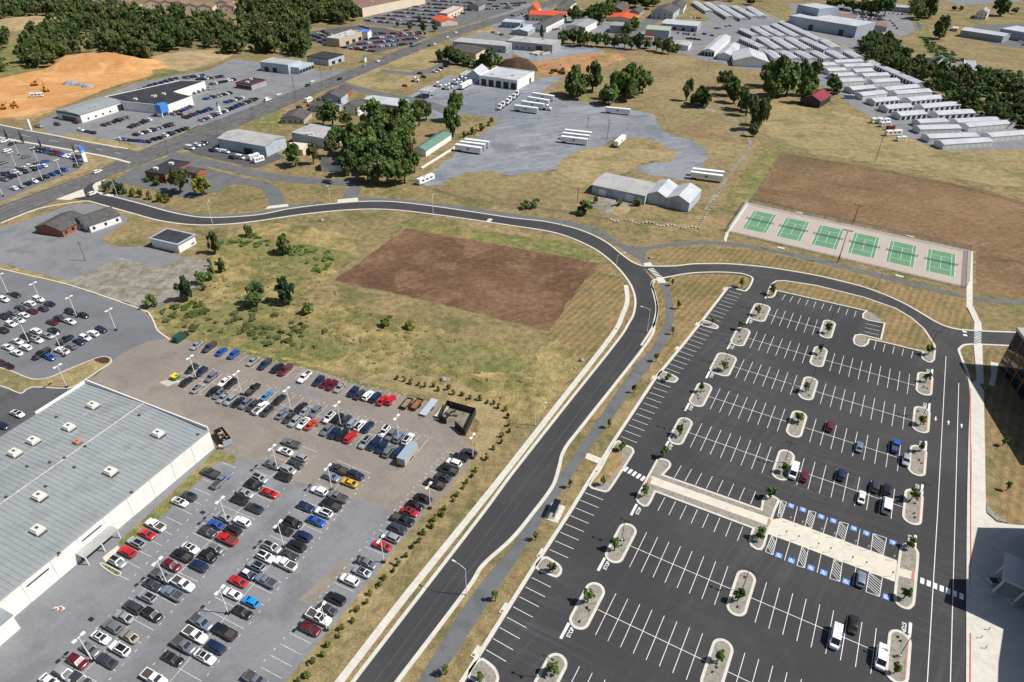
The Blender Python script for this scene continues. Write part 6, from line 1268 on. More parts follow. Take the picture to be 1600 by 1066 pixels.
# woods that read as one mass
def inside(p, poly):
    r_ = False; n = len(poly)
    for i in range(n):
        a, b = poly[i], poly[i-1]
        if (a[1] > p[1]) != (b[1] > p[1]) and p[0] < (b[0]-a[0])*(p[1]-a[1])/(b[1]-a[1])+a[0]: r_ = not r_
    return r_
def wood(name, label, polypx, n, hr, rr, mat, seed, kind='small', sink=0.0):
    rg = np.random.default_rng(seed); poly = GP(polypx); xs = [p[0] for p in poly]; ys = [p[1] for p in poly]; out = []; k = 0; tries = 0
    while k < n and tries < 60000:
        tries += 1
        p = np.array([rg.uniform(min(xs), max(xs)), rg.uniform(min(ys), max(ys))])
        if not inside(p, poly): continue
        h = rg.uniform(*hr); r = rg.uniform(*rr); Q = CRQ[kind][k % len(CRQ[kind])].copy(); a = rg.uniform(0, 6.28)
        x = Q[..., 0]*math.cos(a) - Q[..., 1]*math.sin(a); y = Q[..., 0]*math.sin(a) + Q[..., 1]*math.cos(a)
        Q[..., 0] = x*r + p[0]; Q[..., 1] = y*r + p[1]; Q[..., 2] = Q[..., 2]*h*(1.0+sink) - sink*h + .05; out.append(Q); k += 1
    me = quads_mesh(name, np.concatenate(out), M[mat])
    if mat == 'leaf_wood':
        for q in ('leaf_dark', 'leaf_mid', 'leaf_olive'): me.materials.append(M[q])
        pick = rg.choice(4, len(out), p=[.4, .3, .2, .1]); me.polygons.foreach_set('material_index', np.repeat(pick, [len(q) for q in out]).astype(np.int32))
    o = ob(name, me); tag(o, label, 'wood' if 'wood' in name else 'plants', None, 'stuff'); return o
wood('wood', 'dense green wood behind the dealership and construction site', [(30,112),(45,85),(60,60),(110,45),(118,28),(60,28),(-30,34),(-40,10),(60,8),(150,20),(170,22),(215,28),(290,32),(330,34),(345,40),(372,46),(378,14),(380,-8),(440,-8),(530,-4),(560,8),(567,28),(550,36),(495,44),(478,60),(485,82),(470,92),(430,88),(395,84),(360,86),(330,74),(295,78),(245,84),(235,98),(212,102),(180,98),(150,84),(120,92),(82,106),(55,113)], 520, (11,19), (5.5,9.5), 'leaf_wood', 11)
wood('wood', 'dark trees at the left photo edge beside the pale soil bank', [(-40,72),(-10,60),(8,64),(12,75),(0,82),(-40,90)], 16, (10,15), (5,8), 'leaf_wood', 12)
wood('wood', 'dark trees along the left edge beside the meadow', [(-40,120),(-5,104),(8,112),(6,121),(-40,132)], 12, (9,13), (4,7), 'leaf_wood', 13)
wood('creek_wood', 'long dark green creekside wood right of the storage units', [(1342,80),(1358,62),(1385,66),(1410,80),(1425,100),(1450,112),(1500,120),(1540,123),(1600,140),(1650,152),(1650,232),(1600,210),(1570,196),(1530,184),(1490,164),(1440,137),(1400,118),(1362,102)], 210, (7,13), (4,7.5), 'leaf_wood', 14)
wood('creek_wood', 'trees along the creek behind the factory', [(1420,10),(1440,4),(1455,18),(1450,34),(1432,36),(1424,24)], 14, (8,13), (4,7), 'leaf_wood', 15)
wood('far_wood', 'dark trees behind the far storage rows', [(1105,2),(1170,10),(1195,12),(1215,-2),(1300,-2),(1300,-14),(1100,-14)], 60, (10,15), (5,8), 'leaf_wood', 16)
wood('weeds', 'pale weed tussocks scattered over the field above the dealer lot', [(255,505),(330,440),(370,395),(440,400),(520,440),(560,478),(700,520),(800,560),(850,600),(760,630),(600,585),(480,560),(380,540),(290,520)], 300, (.12,.4), (.5,1.6), 'leaf_weed', 17, 'bush')
wood('weeds', 'dark green weeds along the overgrown strip', [(340,380),(400,366),(480,385),(535,400),(500,430),(480,425),(460,405),(400,392)], 60, (.4,1.2), (.8,2.2), 'leaf_mid', 18, 'bush')
wood('weeds', 'green bushes near the dealer lot corner', [(258,500),(300,488),(380,478),(440,492),(520,520),(500,545),(400,540),(340,530),(280,518)], 60, (.4,1.2), (.8,2.2), 'leaf_olive', 19, 'bush')
wood('weeds', 'green bushes on the slope left of the pine bush', [(248,490),(262,476),(300,470),(330,478),(320,492),(270,500)], 26, (.4,1.4), (.8,2.0), 'leaf_mid', 23, 'bush')
wood('weeds', 'low weeds on the mound of brown mulch', [(786,108),(790,99),(808,94),(825,98),(833,108)], 40, (1,3.5), (1.5,4), 'leaf_rust', 20, 'bush')
wood('roadside_scrub', 'scrub at the edge of the pasture near the red soil', [(860,108),(876,106),(885,112),(880,118),(862,116)], 14, (1.5,3), (1.5,3), 'leaf_olive', 21, 'bush')
wood('creek_reeds', 'green reeds along the creek at right', [(1450,60),(1462,68),(1500,92),(1540,108),(1600,112),(1600,120),(1530,114),(1460,92),(1440,62)], 90, (1,2.4), (2,4), 'leaf_mid', 22, 'bush')
# young trees along the trail and in the planted islands: (crown point in the photo, crown height m, radius, label)
def young(pts, z, h, r, phrase, group, mats=('leaf_young',)):
    for i, (x, y) in enumerate(pts):
        p = G(x, y, z); hh = h * random.uniform(.88, 1.15)
        tree(p, hh, r * random.uniform(.85, 1.15), mats[i % len(mats)], 'young leafy tree, %s from the far end %s' % (nth(i), phrase), group, 'young', 'young_tree', .32)
young([(1052,440),(1061,476),(1052,516),(1026,558),(991,606),(952,661),(891,754),(837,836),(774,931),(696,1046)], 2.0, 3.2, .75, 'along the asphalt trail', 'young trees along the trail', ('leaf_young','leaf_olive'))
young([(1160,442),(1185,485),(1160,508),(1133,571),(1097,604),(1063,672),(1037,705),(1008,766),(961,851),(919,932),(866,1041)], 2.4, 4.0, 1.25, 'in the west islands', 'trees in the campus lot islands')
young([(1207,453),(1295,513),(1283,545),(1262,604),(1249,650),(1227,729),(1206,770),(1187,833),(1155,930),(1124,1024)], 2.4, 4.0, 1.2, 'in the middle islands', 'trees in the campus lot islands')
young([(1453,546),(1450,588),(1442,655),(1442,697),(1428,772),(1424,846),(1417,926),(1402,1043)], 2.4, 3.8, 1.2, 'in the east islands', 'trees in the campus lot islands')
young([(1113,502),(1043,588),(972,698),(943,752),(863,888),(752,1058)], 1.8, 3.0, 1.0, 'on the west kerb tongues', 'trees in the campus lot islands')
young([(1368,560),(1570,690),(1576,760),(1540,1060)][1:3], 1.8, 3.2, .8, 'on the campus lawn', 'trees on the campus lawn')
# hedge of young evergreens round the dealer storage lot
HO = o4((400,534),(880,222),(926,235),(965,253),(1015,260),(1055,273),(1112,268),(1142,296),(1203,288),(1237,316),(1290,322),(1337,348),(1402,354),(1443,374),(1488,380),(1515,405),(1560,422),(1577,465),(1580,513),(1582,555),(1535,582),(1533,622),(1487,662),(1440,722),(1375,800),(1315,875),(1255,955),(1180,1035))
HO2 = o4((400,800),(1165,10),(1118,45),(1050,127),(975,212),(885,315),(800,408),(715,505),(630,608),(535,715),(450,820),(355,935),(325,1015),(260,1058))
HI = o4((400,800),(1100,90),(1022,180),(940,268),(855,365),(775,455),(690,560),(605,680),(520,770),(425,885))
HI2 = o8((560,690),(1430,425),(1310,570),(1190,720),(1020,900),(915,1040))
for lst, r_, h_, mt, wd in ((HO + HO2, .8, 1.9, 'leaf_hedge', 'outer'), (HI2 + HI, .7, 1.5, 'leaf_hedge', 'inner')):
    for i, (x, y) in enumerate(lst):
        p = G(x, y, h_*.45); tree(p, h_*random.uniform(.85,1.15), r_*random.uniform(.85,1.15), mt, 'young evergreen shrub, %s along the %s hedge row from its far end' % (nth(i), wd), 'young hedge round the dealer storage lot', 'bush', 'hedge_shrub', 0.0, 'shrub')
# small dark shrubs in the gravel beds
for k, (u_, v_, w_, l_) in ISL.items():
    col_ = {'I':'west','M':'middle','E':'east'}[k[0]]; rank = sorted(q for q in ISL if q[0] == k[0]).index(k)
    for j, dv_ in enumerate(sorted((random.uniform(-.36,.36) for _ in range(4)), reverse=True)):
        p = W(u_ + random.uniform(-.22,.22)*w_, v_ + dv_*l_)
        o = ob('bed_shrub', crown_mesh('bush', j, 'leaf_pine'), None, (p[0], p[1], .15), random.uniform(0,6)); o.scale = (.34,.34,.42); tag(o, 'tiny dark shrub, %s from the far end in the %s %s island' % (nth(j), nth(rank), col_), 'shrub', 'tiny shrubs in the gravel beds')

# ------------------------------------------------------------------ poles and lamps
def campus_lamp_proto():
    r = ob('parking_lamp'); 
    MB().tube([(0,0,0),(0,0,.75)], .28, 10, M['concrete']).obj('footing', r)
    MB().tube([(0,0,.7),(0,0,7.7)], [.085,.06], 8, M['dark_metal']).obj('pole', r)
    MB().box(-.85,.85,-.04,.04,7.55,7.63,M['dark_metal']).obj('crossarm', r)
    for s_ in (-1, 1): MB().box(s_*.95-.32,s_*.95+.32,-.2,.2,7.5,7.64,M['dark_metal']).obj('lamp_head', r)
    return r
def white_lamp_proto():
    r = ob('lot_lamp')
    MB().tube([(0,0,0),(0,0,.7)], .42, 10, M['dark_metal']).obj('footing', r)
    MB().tube([(0,0,.6),(0,0,8.4)], [.13,.09], 8, M['white_metal']).obj('pole', r)
    MB().box(-1.0,1.0,-.06,.06,8.3,8.42,M['white_metal']).obj('crossarm', r)
    for s_ in (-1, 1): MB().box(s_*.95-.42,s_*.95+.42,-.3,.3,8.25,8.5,M['white_metal']).obj('lamp_head', r)
    return r
def street_lamp_proto():
    r = ob('street_lamp')
    MB().tube([(0,0,0),(0,0,.4)], .22, 8, M['galv']).obj('base', r); MB().tube([(0,0,.3),(0,0,9.3)], [.11,.07], 8, M['white_metal']).obj('pole', r)
    MB().tube([(0,0,9.2),(1.3,0,9.75),(2.8,0,10.0)], .05, 6, M['white_metal']).obj('arm', r); MB().box(2.7,3.5,-.16,.16,9.92,10.08,M['white_metal']).obj('lamp_head', r)
    return r
def place(proto, pts, rzs, labels, cat, group):
    for i, (x, y) in enumerate(pts):
        o = proto if i == 0 else copy_tree(proto)
        p = G(x, y); o.location = (p[0], p[1], .05); o.rotation_euler.z = rzs[i] if hasattr(rzs, '__len__') else rzs; tag(o, labels[i], cat, group)
cl = [(1189.5,483),(1133,567),(1065.5,671),(971,845.6),(854,1060),(1296,508),(1265.5,603),(1225.5,724),(1159,924),(1452,546),(1441,651.5),(1430.6,787.5),(1405,1026),(1188,414),(1370,451)]
lb = ['black double lamp post, %s west island from the far end' % nth(i) for i in range(5)] + ['black double lamp post, %s middle island post from the far end' % nth(i) for i in range(4)] + ['black double lamp post, %s east island post from the far end' % nth(i) for i in range(4)] + ['black double lamp post at the access road below the tennis courts, left', 'black double lamp post at the access road below the tennis courts, right']
place(campus_lamp_proto(), cl, TH, lb, 'lamp post', 'campus lot lamp posts')
wl_ = [(306.9,592),(378,617),(455,643),(532.5,666),(623,687),(739,717),(672.5,795),(600,879),(511,985),(519,766),(434,735),(444,855.5),(357,959),(355.6,818),(262,914),(145,1033),(13.5,460),(65,474),(120.5,496),(181.6,516.5),(46,536.5),(100.6,557.5),(105,606),(30,243),(60,255),(26,262.5),(67.5,283),(36,295),(97,274.5),(123,262.5),(5,307)]
lb = ['white double lamp post, %s in the double row below the weedy field' % nth(i) for i in range(5)] + ['white double lamp post, %s along the young hedge' % nth(i) for i in range(4)] + ['white double lamp post, %s on the second car column' % nth(i) for i in range(2)] + ['white double lamp post, %s on the lower part of the columns' % nth(i) for i in range(5)] + ['white double lamp post, %s in the left edge dealer lot' % nth(i) for i in range(7)] + ['white double lamp post, %s in the corner car lot' % nth(i) for i in range(8)]
place(white_lamp_proto(), wl_, SE_ANG + R(90), lb, 'lamp post', 'white lamp posts of the car lots')
sl_ = [(728.8,930),(836,665),(1011,519),(961,432),(877,352),(677,339.5),(517,318.5),(332,349.5),(185,311)]
rz_ = [R(150), R(-30), R(165), R(20), R(-75), R(85), R(-80), R(95), R(-160)]
place(street_lamp_proto(), sl_, rz_, ['white single arm street lamp, %s along the curving road from the bottom' % nth(i) for i in range(9)], 'street lamp', 'street lamps along the curving road')
def utility(b, yt, label, arm=True, trans=False):
    p = G(*b); h = min(16, max(7, hsolve(p, yt))); r = ob('utility_pole', None, None, (p[0], p[1], 0)); tag(r, label, 'utility pole', 'wooden utility poles'); r.rotation_euler.z = HW_ANG + R(90)
    MB().tube([(0,0,0),(0,0,h)], [.19,.12], 7, M['pole_wood']).obj('pole', r)
    if arm: MB().box(-1.2,1.2,-.06,.06,h-.9,h-.75,M['pole_wood']).obj('crossarm', r)
    if trans: MB().tube([(.35,0,h-2.6),(.35,0,h-1.6)], .28, 8, M['galv']).obj('transformer', r)
UT = [((263,242),214,'at the side street corner'),((341,212),180,'before the repair shop'),((396,187),166,'at the lawn corner of the highway'),((462,154),120,'with a transformer beside the blue house'),((504,136),104,'with a transformer near the brick house'),((519,131),104,'between the brick house and the lawn'),((567,109),94,'beside the mown lawn'),((604,100),84,'at the top of the mown lawn'),((652,85),66,'beyond the lawn at the highway'),((721,60),44,'near the grey workshop'),((754,45),30,'farthest up the highway'),((918,200),182,'in the truck yard, left'),((949,217),186,'in the truck yard, right'),((902,317),293,'left of the pale blue hall'),((1160,212),163,'beside the tree line of the pasture'),((1115,151),120,'behind the round pasture bush'),((1105,112),92,'in the upper pasture'),((964,107),88,'above the pasture clump'),((1367,254),210,'standing in the hay field'),((775,177),152,'beside the parked tractors'),((134,408),377,'on the old parking lot'),((593,291),268,'at the service street end')]
for b, yt, s_ in UT: utility(b, yt, 'wooden utility pole ' + s_, True, 'transformer' in s_)
p = G(1309,410); r = ob('flood_light', None, None, (p[0], p[1], 0)); tag(r, 'tall court flood light with four lamps beside the trail', 'flood light'); h_ = 14.5
MB().tube([(0,0,0),(0,0,h_)], [.2,.11], 8, M['dark_metal']).obj('pole', r); MB().box(-1.6,1.6,-.06,.06,h_-.1,h_+.05,M['dark_metal']).obj('crossarm', r); MB().box(-.28,.28,-.28,.28,2.4,3.3,M['dark_metal']).obj('control_box', r)
for k in range(4): MB().box(-1.5+k-.25,-1.5+k+.25,-.35,.2,h_+.05,h_+.4,M['dark_metal']).obj('lamp_head', r)
r.rotation_euler.z = math.atan2(ux[1], ux[0])
p = G(1333,349); r = copy_tree(r); r.location = (p[0], p[1], 0); tag(r, 'court flood light behind the fence of the tennis courts', 'flood light'); r.scale = (1, 1, .62)
# accessible parking signs
def sign_proto():
    r = ob('parking_sign'); MB().tube([(0,0,0),(0,0,2.1)], .035, 6, M['galv']).obj('post', r); s_ = MB().box(-.17,.17,-.02,.02,1.45,2.05,M['white_metal']).obj('sign_plate', r); MB().box(-.11,.11,-.03,-.021,1.62,1.9,M['blue_paint']).obj('symbol', s_); return r
sp = [(1233,816.5),(1251.5,823),(1281,834),(1301,841),(1334,853),(1354,861),(1394,876.5)]; ss = [(1226.5,838),(1245.5,845.5),(1276,857),(1295,864),(1329,878),(1350.5,886),(1391.5,902)]
pr = sign_proto()
for i, q in enumerate(sp + ss):
    o = pr if i == 0 else copy_tree(pr); p = G(*q); o.location = (p[0], p[1], .11); o.rotation_euler.z = TH + (0 if i >= 7 else math.pi); tag(o, 'accessible parking sign, %s from the left on the %s plaza side' % (nth(i % 7), 'far' if i < 7 else 'near'), 'sign', 'accessible parking signs')
# ------------------------------------------------------------------ trucks, trailers and yard things
def semi(a, b, label, cab=False, name='semi_trailer', h=3.9):
    A, B = G(*a), G(*b); d = B - A; L_ = np.hypot(*d); L_ = min(max(L_, 11), 16.5); c = (A + B)/2; n = np.array([-d[1], d[0]])/np.hypot(*d)
    if n @ c < 0: n = -n
    c = c + n*1.3; r = ob(name, None, None, (c[0], c[1], .05), math.atan2(d[1], d[0])); tag(r, label, 'trailer' if not cab else 'truck', 'white trailers in the truck yard')
    MB().box(-L_/2,L_/2,-1.3,1.3,1.15,h,M['white_metal']).obj('box', r); MB().box(-L_/2+.3,L_/2-.3,-.5,.5,.85,1.14,M['dark_metal']).obj('chassis', r)
    MB().box(L_/2-.02,L_/2+.03,-1.22,1.22,1.25,h-.1,M['galv']).obj('rear_door', r)
    for s_ in (-1, 1): MB().box(-.8,.8,s_*1.31-.008,s_*1.31+.008,1.9,3.1,M['box_blue']).obj('emblem', r)
    wm = MB().tube([(0,-1.25,.5),(0,1.25,.5)], .5, 12, M['tyre'])
    for x in (-L_/2+1.4, -L_/2+2.7): wm.obj('axle_wheels', r, (x, 0, 0))
    for y in (-.9, .9): MB().box(L_/2-3.2,L_/2-3.05,y-.08,y+.08,.06,1.1,M['dark_metal']).obj('landing_leg', r)
    if cab: tractor_parts(r, L_/2 + 2.2)
    return r
def tractor_parts(r, x0):
    MB().box(x0-3.2,x0+2.6,-.45,.45,.7,1.0,M['dark_metal']).obj('chassis', r)
    b = MB(); b.add([(x0-.9,-1.15,1),(x0+1.4,-1.15,1),(x0+1.4,1.15,1),(x0-.9,1.15,1),(x0-.8,-1.1,3.7),(x0+.5,-1.1,3.5),(x0+.5,1.1,3.5),(x0-.8,1.1,3.7)], [(0,3,2,1),(4,5,6,7),(0,1,5,4),(1,2,6,5),(2,3,7,6),(3,0,4,7)], M['white_metal']).obj('cab', r)
    MB().box(x0+1.35,x0+2.7,-.95,.95,.8,2.0,M['white_metal']).obj('hood', r)
    MB().add([(x0+1.26,-.95,2.02),(x0+1.26,.95,2.02),(x0+.72,.9,3.05),(x0+.72,-.9,3.05)], [(0,1,2,3)], M['glass']).obj('windscreen', r)
    for x in (x0+2.0, x0-1.6, x0-2.8): MB().tube([(x,-1.2,.5),(x,1.2,.5)], .5, 12, M['tyre']).obj('axle_wheels', r)
TR = [((830.6,154),(864,159.5),0,'first behind the tractors from the far end'),((823,160.5),(857,166.5),0,'second behind the tractors'),((814,167.5),(849,172.5),1,'with a white tractor coupled in front'),((803,174),(839,179),0,'nearest the yard entrance'),((945,177),(984,181),0,'alone at the far edge of the truck yard'),((881,213),(923,218),0,'farthest of the three side by side'),((878,218),(920,223),0,'middle of the three side by side'),((875,223.5),(917,228.5),0,'nearest of the three side by side'),((965,232),(977.5,221),0,'standing askew with its dark open end'),((725,228),(763,233),0,'farthest of three by the green roofed shed'),((718,232),(757,237),0,'middle of three by the green roofed shed'),((711,236.5),(751,242.5),0,'nearest of three by the green roofed shed'),((1076,280),(1129,287),0,'nearest by the pale blue halls'),((1079,275),(1131,281),0,'behind another by the pale blue halls'),((718,144),(742,131),0,'beside the white truck terminal')]
for a, b, cb_, lb in TR: semi(a, b, 'white box trailer ' + lb, cb_)
def tractor(x, y, ang, label):
    p = G(x, y, 1); r = ob('truck_tractor', None, None, (p[0], p[1], .05), ang); tag(r, label, 'truck', 'white truck tractors'); tractor_parts(r, 0)
    MB().box(-3.0,-1.0,-.6,.6,1.0,1.15,M['galv']).obj('fifth_wheel', r)
for i, (x, y) in enumerate([(808,148),(803,153),(797,157),(793,161),(786,165),(781,169)]): tractor(x, y, HW_ANG + R(185), 'white truck tractor, %s from the far end of the parked line' % nth(i))
for i, (x, y) in enumerate([(649,126),(684,134),(697,138),(702,136),(710,130),(717,129),(722,125),(728,127)]): tractor(x, y, SE_ANG + R(10), 'white truck tractor, %s from the left at the truck terminal' % nth(i))
def boxy(name, x, y, L_, w_, h_, ang, label, cat, mt='white_metal', band=None, wheels=2):
    p = G(x, y, h_*.4); r = ob(name, None, None, (p[0], p[1], .05), ang); tag(r, label, cat)
    MB().box(-L_/2,L_/2,-w_/2,w_/2,.45,h_,M[mt]).obj('body', r)
    MB().add([(L_/2+.01,-w_*.42,h_*.5),(L_/2+.01,w_*.42,h_*.5),(L_/2+.01,w_*.42,h_*.88),(L_/2+.01,-w_*.42,h_*.88)], [(0,1,2,3)], M['glass']).obj('windscreen', r)
    for s_ in (-1, 1):
        for k in range(3):
            x0 = -L_*.35 + k*L_*.27; MB().box(x0,x0+L_*.16,s_*(w_/2)-.02,s_*(w_/2)+.02,h_*.52,h_*.78,M['glass']).obj('side_window', r)
    for x_ in (-L_*.3, L_*.32): MB().tube([(x_,-w_/2+.02,.42),(x_,w_/2-.02,.42)], .42, 10, M['tyre']).obj('axle_wheels', r)
    MB().box(-1,.2,-.5,.5,h_,h_+.3,M['galv']).obj('roof_vent', r)
    return r
sd_ = math.atan2(*(G(1424,163.5)-G(1366,166.5))[::-1])
boxy('motorhome',1370,189,8,2.5,3.2,sd_,'white motorhome, farthest by the storage lot edge','motorhome'); boxy('motorhome',1381,190,8,2.5,3.2,sd_,'white motorhome beside the farthest one','motorhome'); boxy('motorhome',1383,195,7,2.4,3.0,sd_,'white motorhome in front of the farthest pair','motorhome')
boxy('cargo_trailer',1391.5,200.5,5,2.2,2.6,sd_,'red cargo trailer between the motorhomes','trailer','maroon_roof'); boxy('motorhome',1396,208.5,11,2.5,3.2,sd_,'long white motorhome nearest the hay field','motorhome'); boxy('camper',1408,217.5,6,2.3,2.7,sd_,'small white camper at the end of the row','camper')
boxy('bus',665,281,11,2.5,3.1,R(52),'white bus parked at the truck yard corner','bus'); boxy('cargo_trailer',1327,152,7,2.4,2.8,sd_-R(25),'dark grey cargo trailer at the storage lot corner','trailer','bluegrey_wall')
boxy('delivery_truck',397,246,6,2.3,3.0,R(50),'white box truck behind another at the repair shop','truck'); boxy('delivery_truck',404,250,6,2.3,3.0,R(50),'white box truck nearest the repair shop corner','truck')
boxy('camper',482,157,6,2.4,2.9,HW_ANG,'white camper in the drive of the blue house','camper')
# flatbed and semi on the far highway
p = G(645,73); r = ob('flatbed_truck', None, None, (p[0], p[1], .05), HW_ANG+math.pi); tag(r, 'blue truck with an empty flatbed on the highway', 'truck'); tractor_parts(r, 0)
for c_ in r.children:
    if c_.name.startswith(('cab', 'hood')): c_.data.materials[0] = M['box_blue']
MB().box(-16,-2.2,-1.2,1.2,1.1,1.35,M['timber']).obj('flatbed', r)
# box trailer and open trailers in the storage lot
p = G(637,711,1.2); r = ob('box_trailer', None, None, (p[0], p[1], .05), NE_ANG); tag(r, 'grey enclosed box trailer at the end of the double row', 'trailer')
MB().box(-3.6,3.6,-1.25,1.25,.55,2.9,M['old_wall']).obj('box', r); MB().box(-3.62,3.62,-1.27,1.27,2.9,2.98,M['blue_metal']).obj('roof', r); MB().tube([(-3.6,.8,.5),(-5.0,0,.5),(-3.6,-.8,.5)], .06, 6, M['dark_metal']).obj('tow_bar', r)
for x in (-.5,.5): MB().tube([(x,-1.3,.38),(x,1.3,.38)], .38, 12, M['tyre']).obj('axle_wheels', r)
def flat_trailer(x, y, L_, w_, bed, rails, label):
    p = G(x, y, .6); r = ob('utility_trailer', None, None, (p[0], p[1], .05), NE_ANG); tag(r, label, 'trailer', 'open trailers beside the fence pen')
    MB().box(-L_/2,L_/2,-w_/2,w_/2,.55,.68,M[bed]).obj('deck', r); MB().tube([(-L_/2,w_*.35,.5),(-L_/2-1.2,0,.5),(-L_/2,-w_*.35,.5)], .06, 6, M['dark_metal']).obj('tow_bar', r)
    for x_ in (-.45,.45): MB().tube([(x_,-w_/2-.18,.34),(x_,w_/2+.18,.34)], .34, 10, M['tyre']).obj('axle_wheels', r)
    if rails:
        for q in [(-L_/2,L_/2,-w_/2-.04,-w_/2+.04),(-L_/2,L_/2,w_/2-.04,w_/2+.04),(-L_/2-.04,-L_/2+.04,-w_/2,w_/2),(L_/2-.04,L_/2+.04,-w_/2,w_/2)]: MB().box(*q,.69,1.15,M['dark_metal']).obj('side_rail', r)
flat_trailer(635.5,631,4.6,2.0,'timber',True,'grey timber utility trailer next to the red SUV'); flat_trailer(651,632.5,4.8,2.1,'rust',True,'utility trailer with rust coloured deck and black rails'); flat_trailer(670,636,8.0,2.3,'alu',False,'long bare aluminium flatbed trailer'); flat_trailer(690,643,5.5,2.2,'stone_pale',False,'tan decked trailer beside the black fence pen')
# black fence pen with tyres
pen = GP([(699,635),(743.5,647.5),(727,681.5)]); c = sum(pen)/3; r = ob('fence_pen', None, None, (*c, 0)); tag(r, 'black board fence pen at the corner of the storage lot', 'fence')
pq = [p-c for p in pen] + [G(708,665)-c]
def panels(a, b, h_, n):
    d = (b-a)/n; nr = np.array([-d[1], d[0]])/np.hypot(*d)*.05
    for k in range(n): MB().prism([a+d*k+nr, a+d*(k+.97)+nr, a+d*(k+.97)-nr, a+d*k-nr], .03, h_, M['dark_metal'], True).obj('fence_panel', r)
panels(pq[0], pq[1], 2.4, 9); panels(pq[1], pq[2], 2.4, 8); panels(pq[2], pq[3]*.85+pq[2]*.15, 2.4, 4); panels(G(698,663)-c, G(686,656)-c, 2.4, 3); panels(pq[0], G(690,655)-c, 2.4, 5)
MB().sheet([pq[0],pq[1],pq[2],pq[3],G(690,655)-c], .052, M['weedy_gravel']).obj('gravel_floor', r)
for k in range(9):
    p = G(706+random.uniform(-9,9), 648+random.uniform(-5,6)); o = ob('tyre', None, None, (*p, 0)); tag(o, 'old black tyre lying in the fence pen', 'tyre', 'tyres in the fence pen')
    me = MB(); n = 12
    for z0, z1, r0, r1 in ((.05,.3,.28,.38),): me.kerb([np.array([r0*math.cos(2*math.pi*i/n), r0*math.sin(2*math.pi*i/n)]) for i in range(n+1)], [np.array([r1*math.cos(2*math.pi*i/n), r1*math.sin(2*math.pi*i/n)]) for i in range(n+1)], z0, z1, M['tyre'])
    bpy.data.objects.remove(o); o = ob('tyre', me.mesh('tyre'), None, (*p, .0)); o.rotation_euler = (R(random.uniform(-25,25)), 0, 0); o.location.z = .12; tag(o, 'old black tyre lying in the fence pen', 'tyre', 'tyres in the fence pen')
# green bin with yellow lid, dark compactor, scrap container, cone stack, manholes
p = G(274,590,.6); r = ob('recycling_bin', None, None, (*p, .05), NE_ANG); tag(r, 'green bin with yellow lid on a concrete pad', 'bin'); MB().prism([np.array(q) for q in ((-1,-.9),(1,-.9),(1.1,1),(-1.1,1))], .05, 1.35, M['bright_green']).obj('body', r); MB().box(-1.1,1.1,-1,1.05,1.35,1.5,M['lid_yellow']).obj('lid', r)
slab('concrete_pad', [(249,598),(268,590),(283,596),(262,604)], .07, 'stone_pale')
p = G(283,526,1); r = ob('compactor', None, None, (*p, .05), NE_ANG); tag(r, 'dark green waste compactor at the lot corner by the weeds', 'compactor'); MB().box(-2.8,1.2,-1.1,1.1,.1,2.2,M['dark_green']).obj('container', r); MB().box(1.2,2.6,-.8,.8,.1,1.5,M['dark_metal']).obj('press', r)
p = G(349,684,1.0); ang = math.atan2(*(G(360,697)-G(338,668))[::-1]); r = ob('scrap_container', None, None, (*p, .05), ang); tag(r, 'open scrap container with pale blue tailgate beside the warehouse corner', 'container')
for q in ((-3.2,3.2,-1.25,-1.15),(-3.2,3.2,1.15,1.25),(-3.25,-3.15,-1.25,1.25)): MB().box(*q,.3,2.2,M['dark_metal']).obj('side', r)
MB().box(3.15,3.3,-1.25,1.25,.3,2.25,M['blue_metal']).obj('tailgate', r); MB().box(-3.1,3.1,-1.14,1.14,.3,.45,M['dark_metal']).obj('floor', r)
for k in range(22):
    x, y = random.uniform(-2.8,2.8), random.uniform(-.9,.9); o = MB().box(-.35,.35,-.25,.25,-.12,.12,M[random.choice(['galv','rust','dark_metal','timber','old_wall'])]).obj('scrap', r, (x, y, random.uniform(1.3,1.9))); o.rotation_euler = (random.uniform(-.6,.6), random.uniform(-.6,.6), random.uniform(0,3))
p = G(346,699,.4); o = MB().box(-.8,.8,-.6,.6,0,.9,M['timber']).box(-.6,.6,-.4,.4,.9,1.1,M['cream_wall']).obj('crate', None, (*p,.05)); tag(o, 'brown crate on the ground beside the scrap container', 'crate')
p = G(92,949,.6); r = ob('barricade_stack', None, None, (*p, .05), .4); tag(r, 'heap of white and red traffic cones and barricades on the asphalt', 'barricades')
for k, (x, y) in enumerate([(-.7,.3),(.1,.6),(.7,-.2),(.2,-.5),(-.3,-.1)]): MB().tube([(x,y,.0),(x,y,.06),(x,y,.75)], [.3,.2,.05], 8, M['cone_red' if k % 2 else 'white_metal']).obj('cone', r)
MB().box(-1.1,.6,-.05,.05,.5,.8,M['white_metal']).obj('board', r)
for i, q in enumerate([(142.5,968),(316.5,801),(60,1170)][:2]):
    p = G(*q); o = MB().box(-.65,.65,-.45,.45,.0,.012,M['dark_metal']).obj('storm_drain', greylot, (*p,.052)); o.rotation_euler.z = SE_ANG
p = G(693.5,593); 
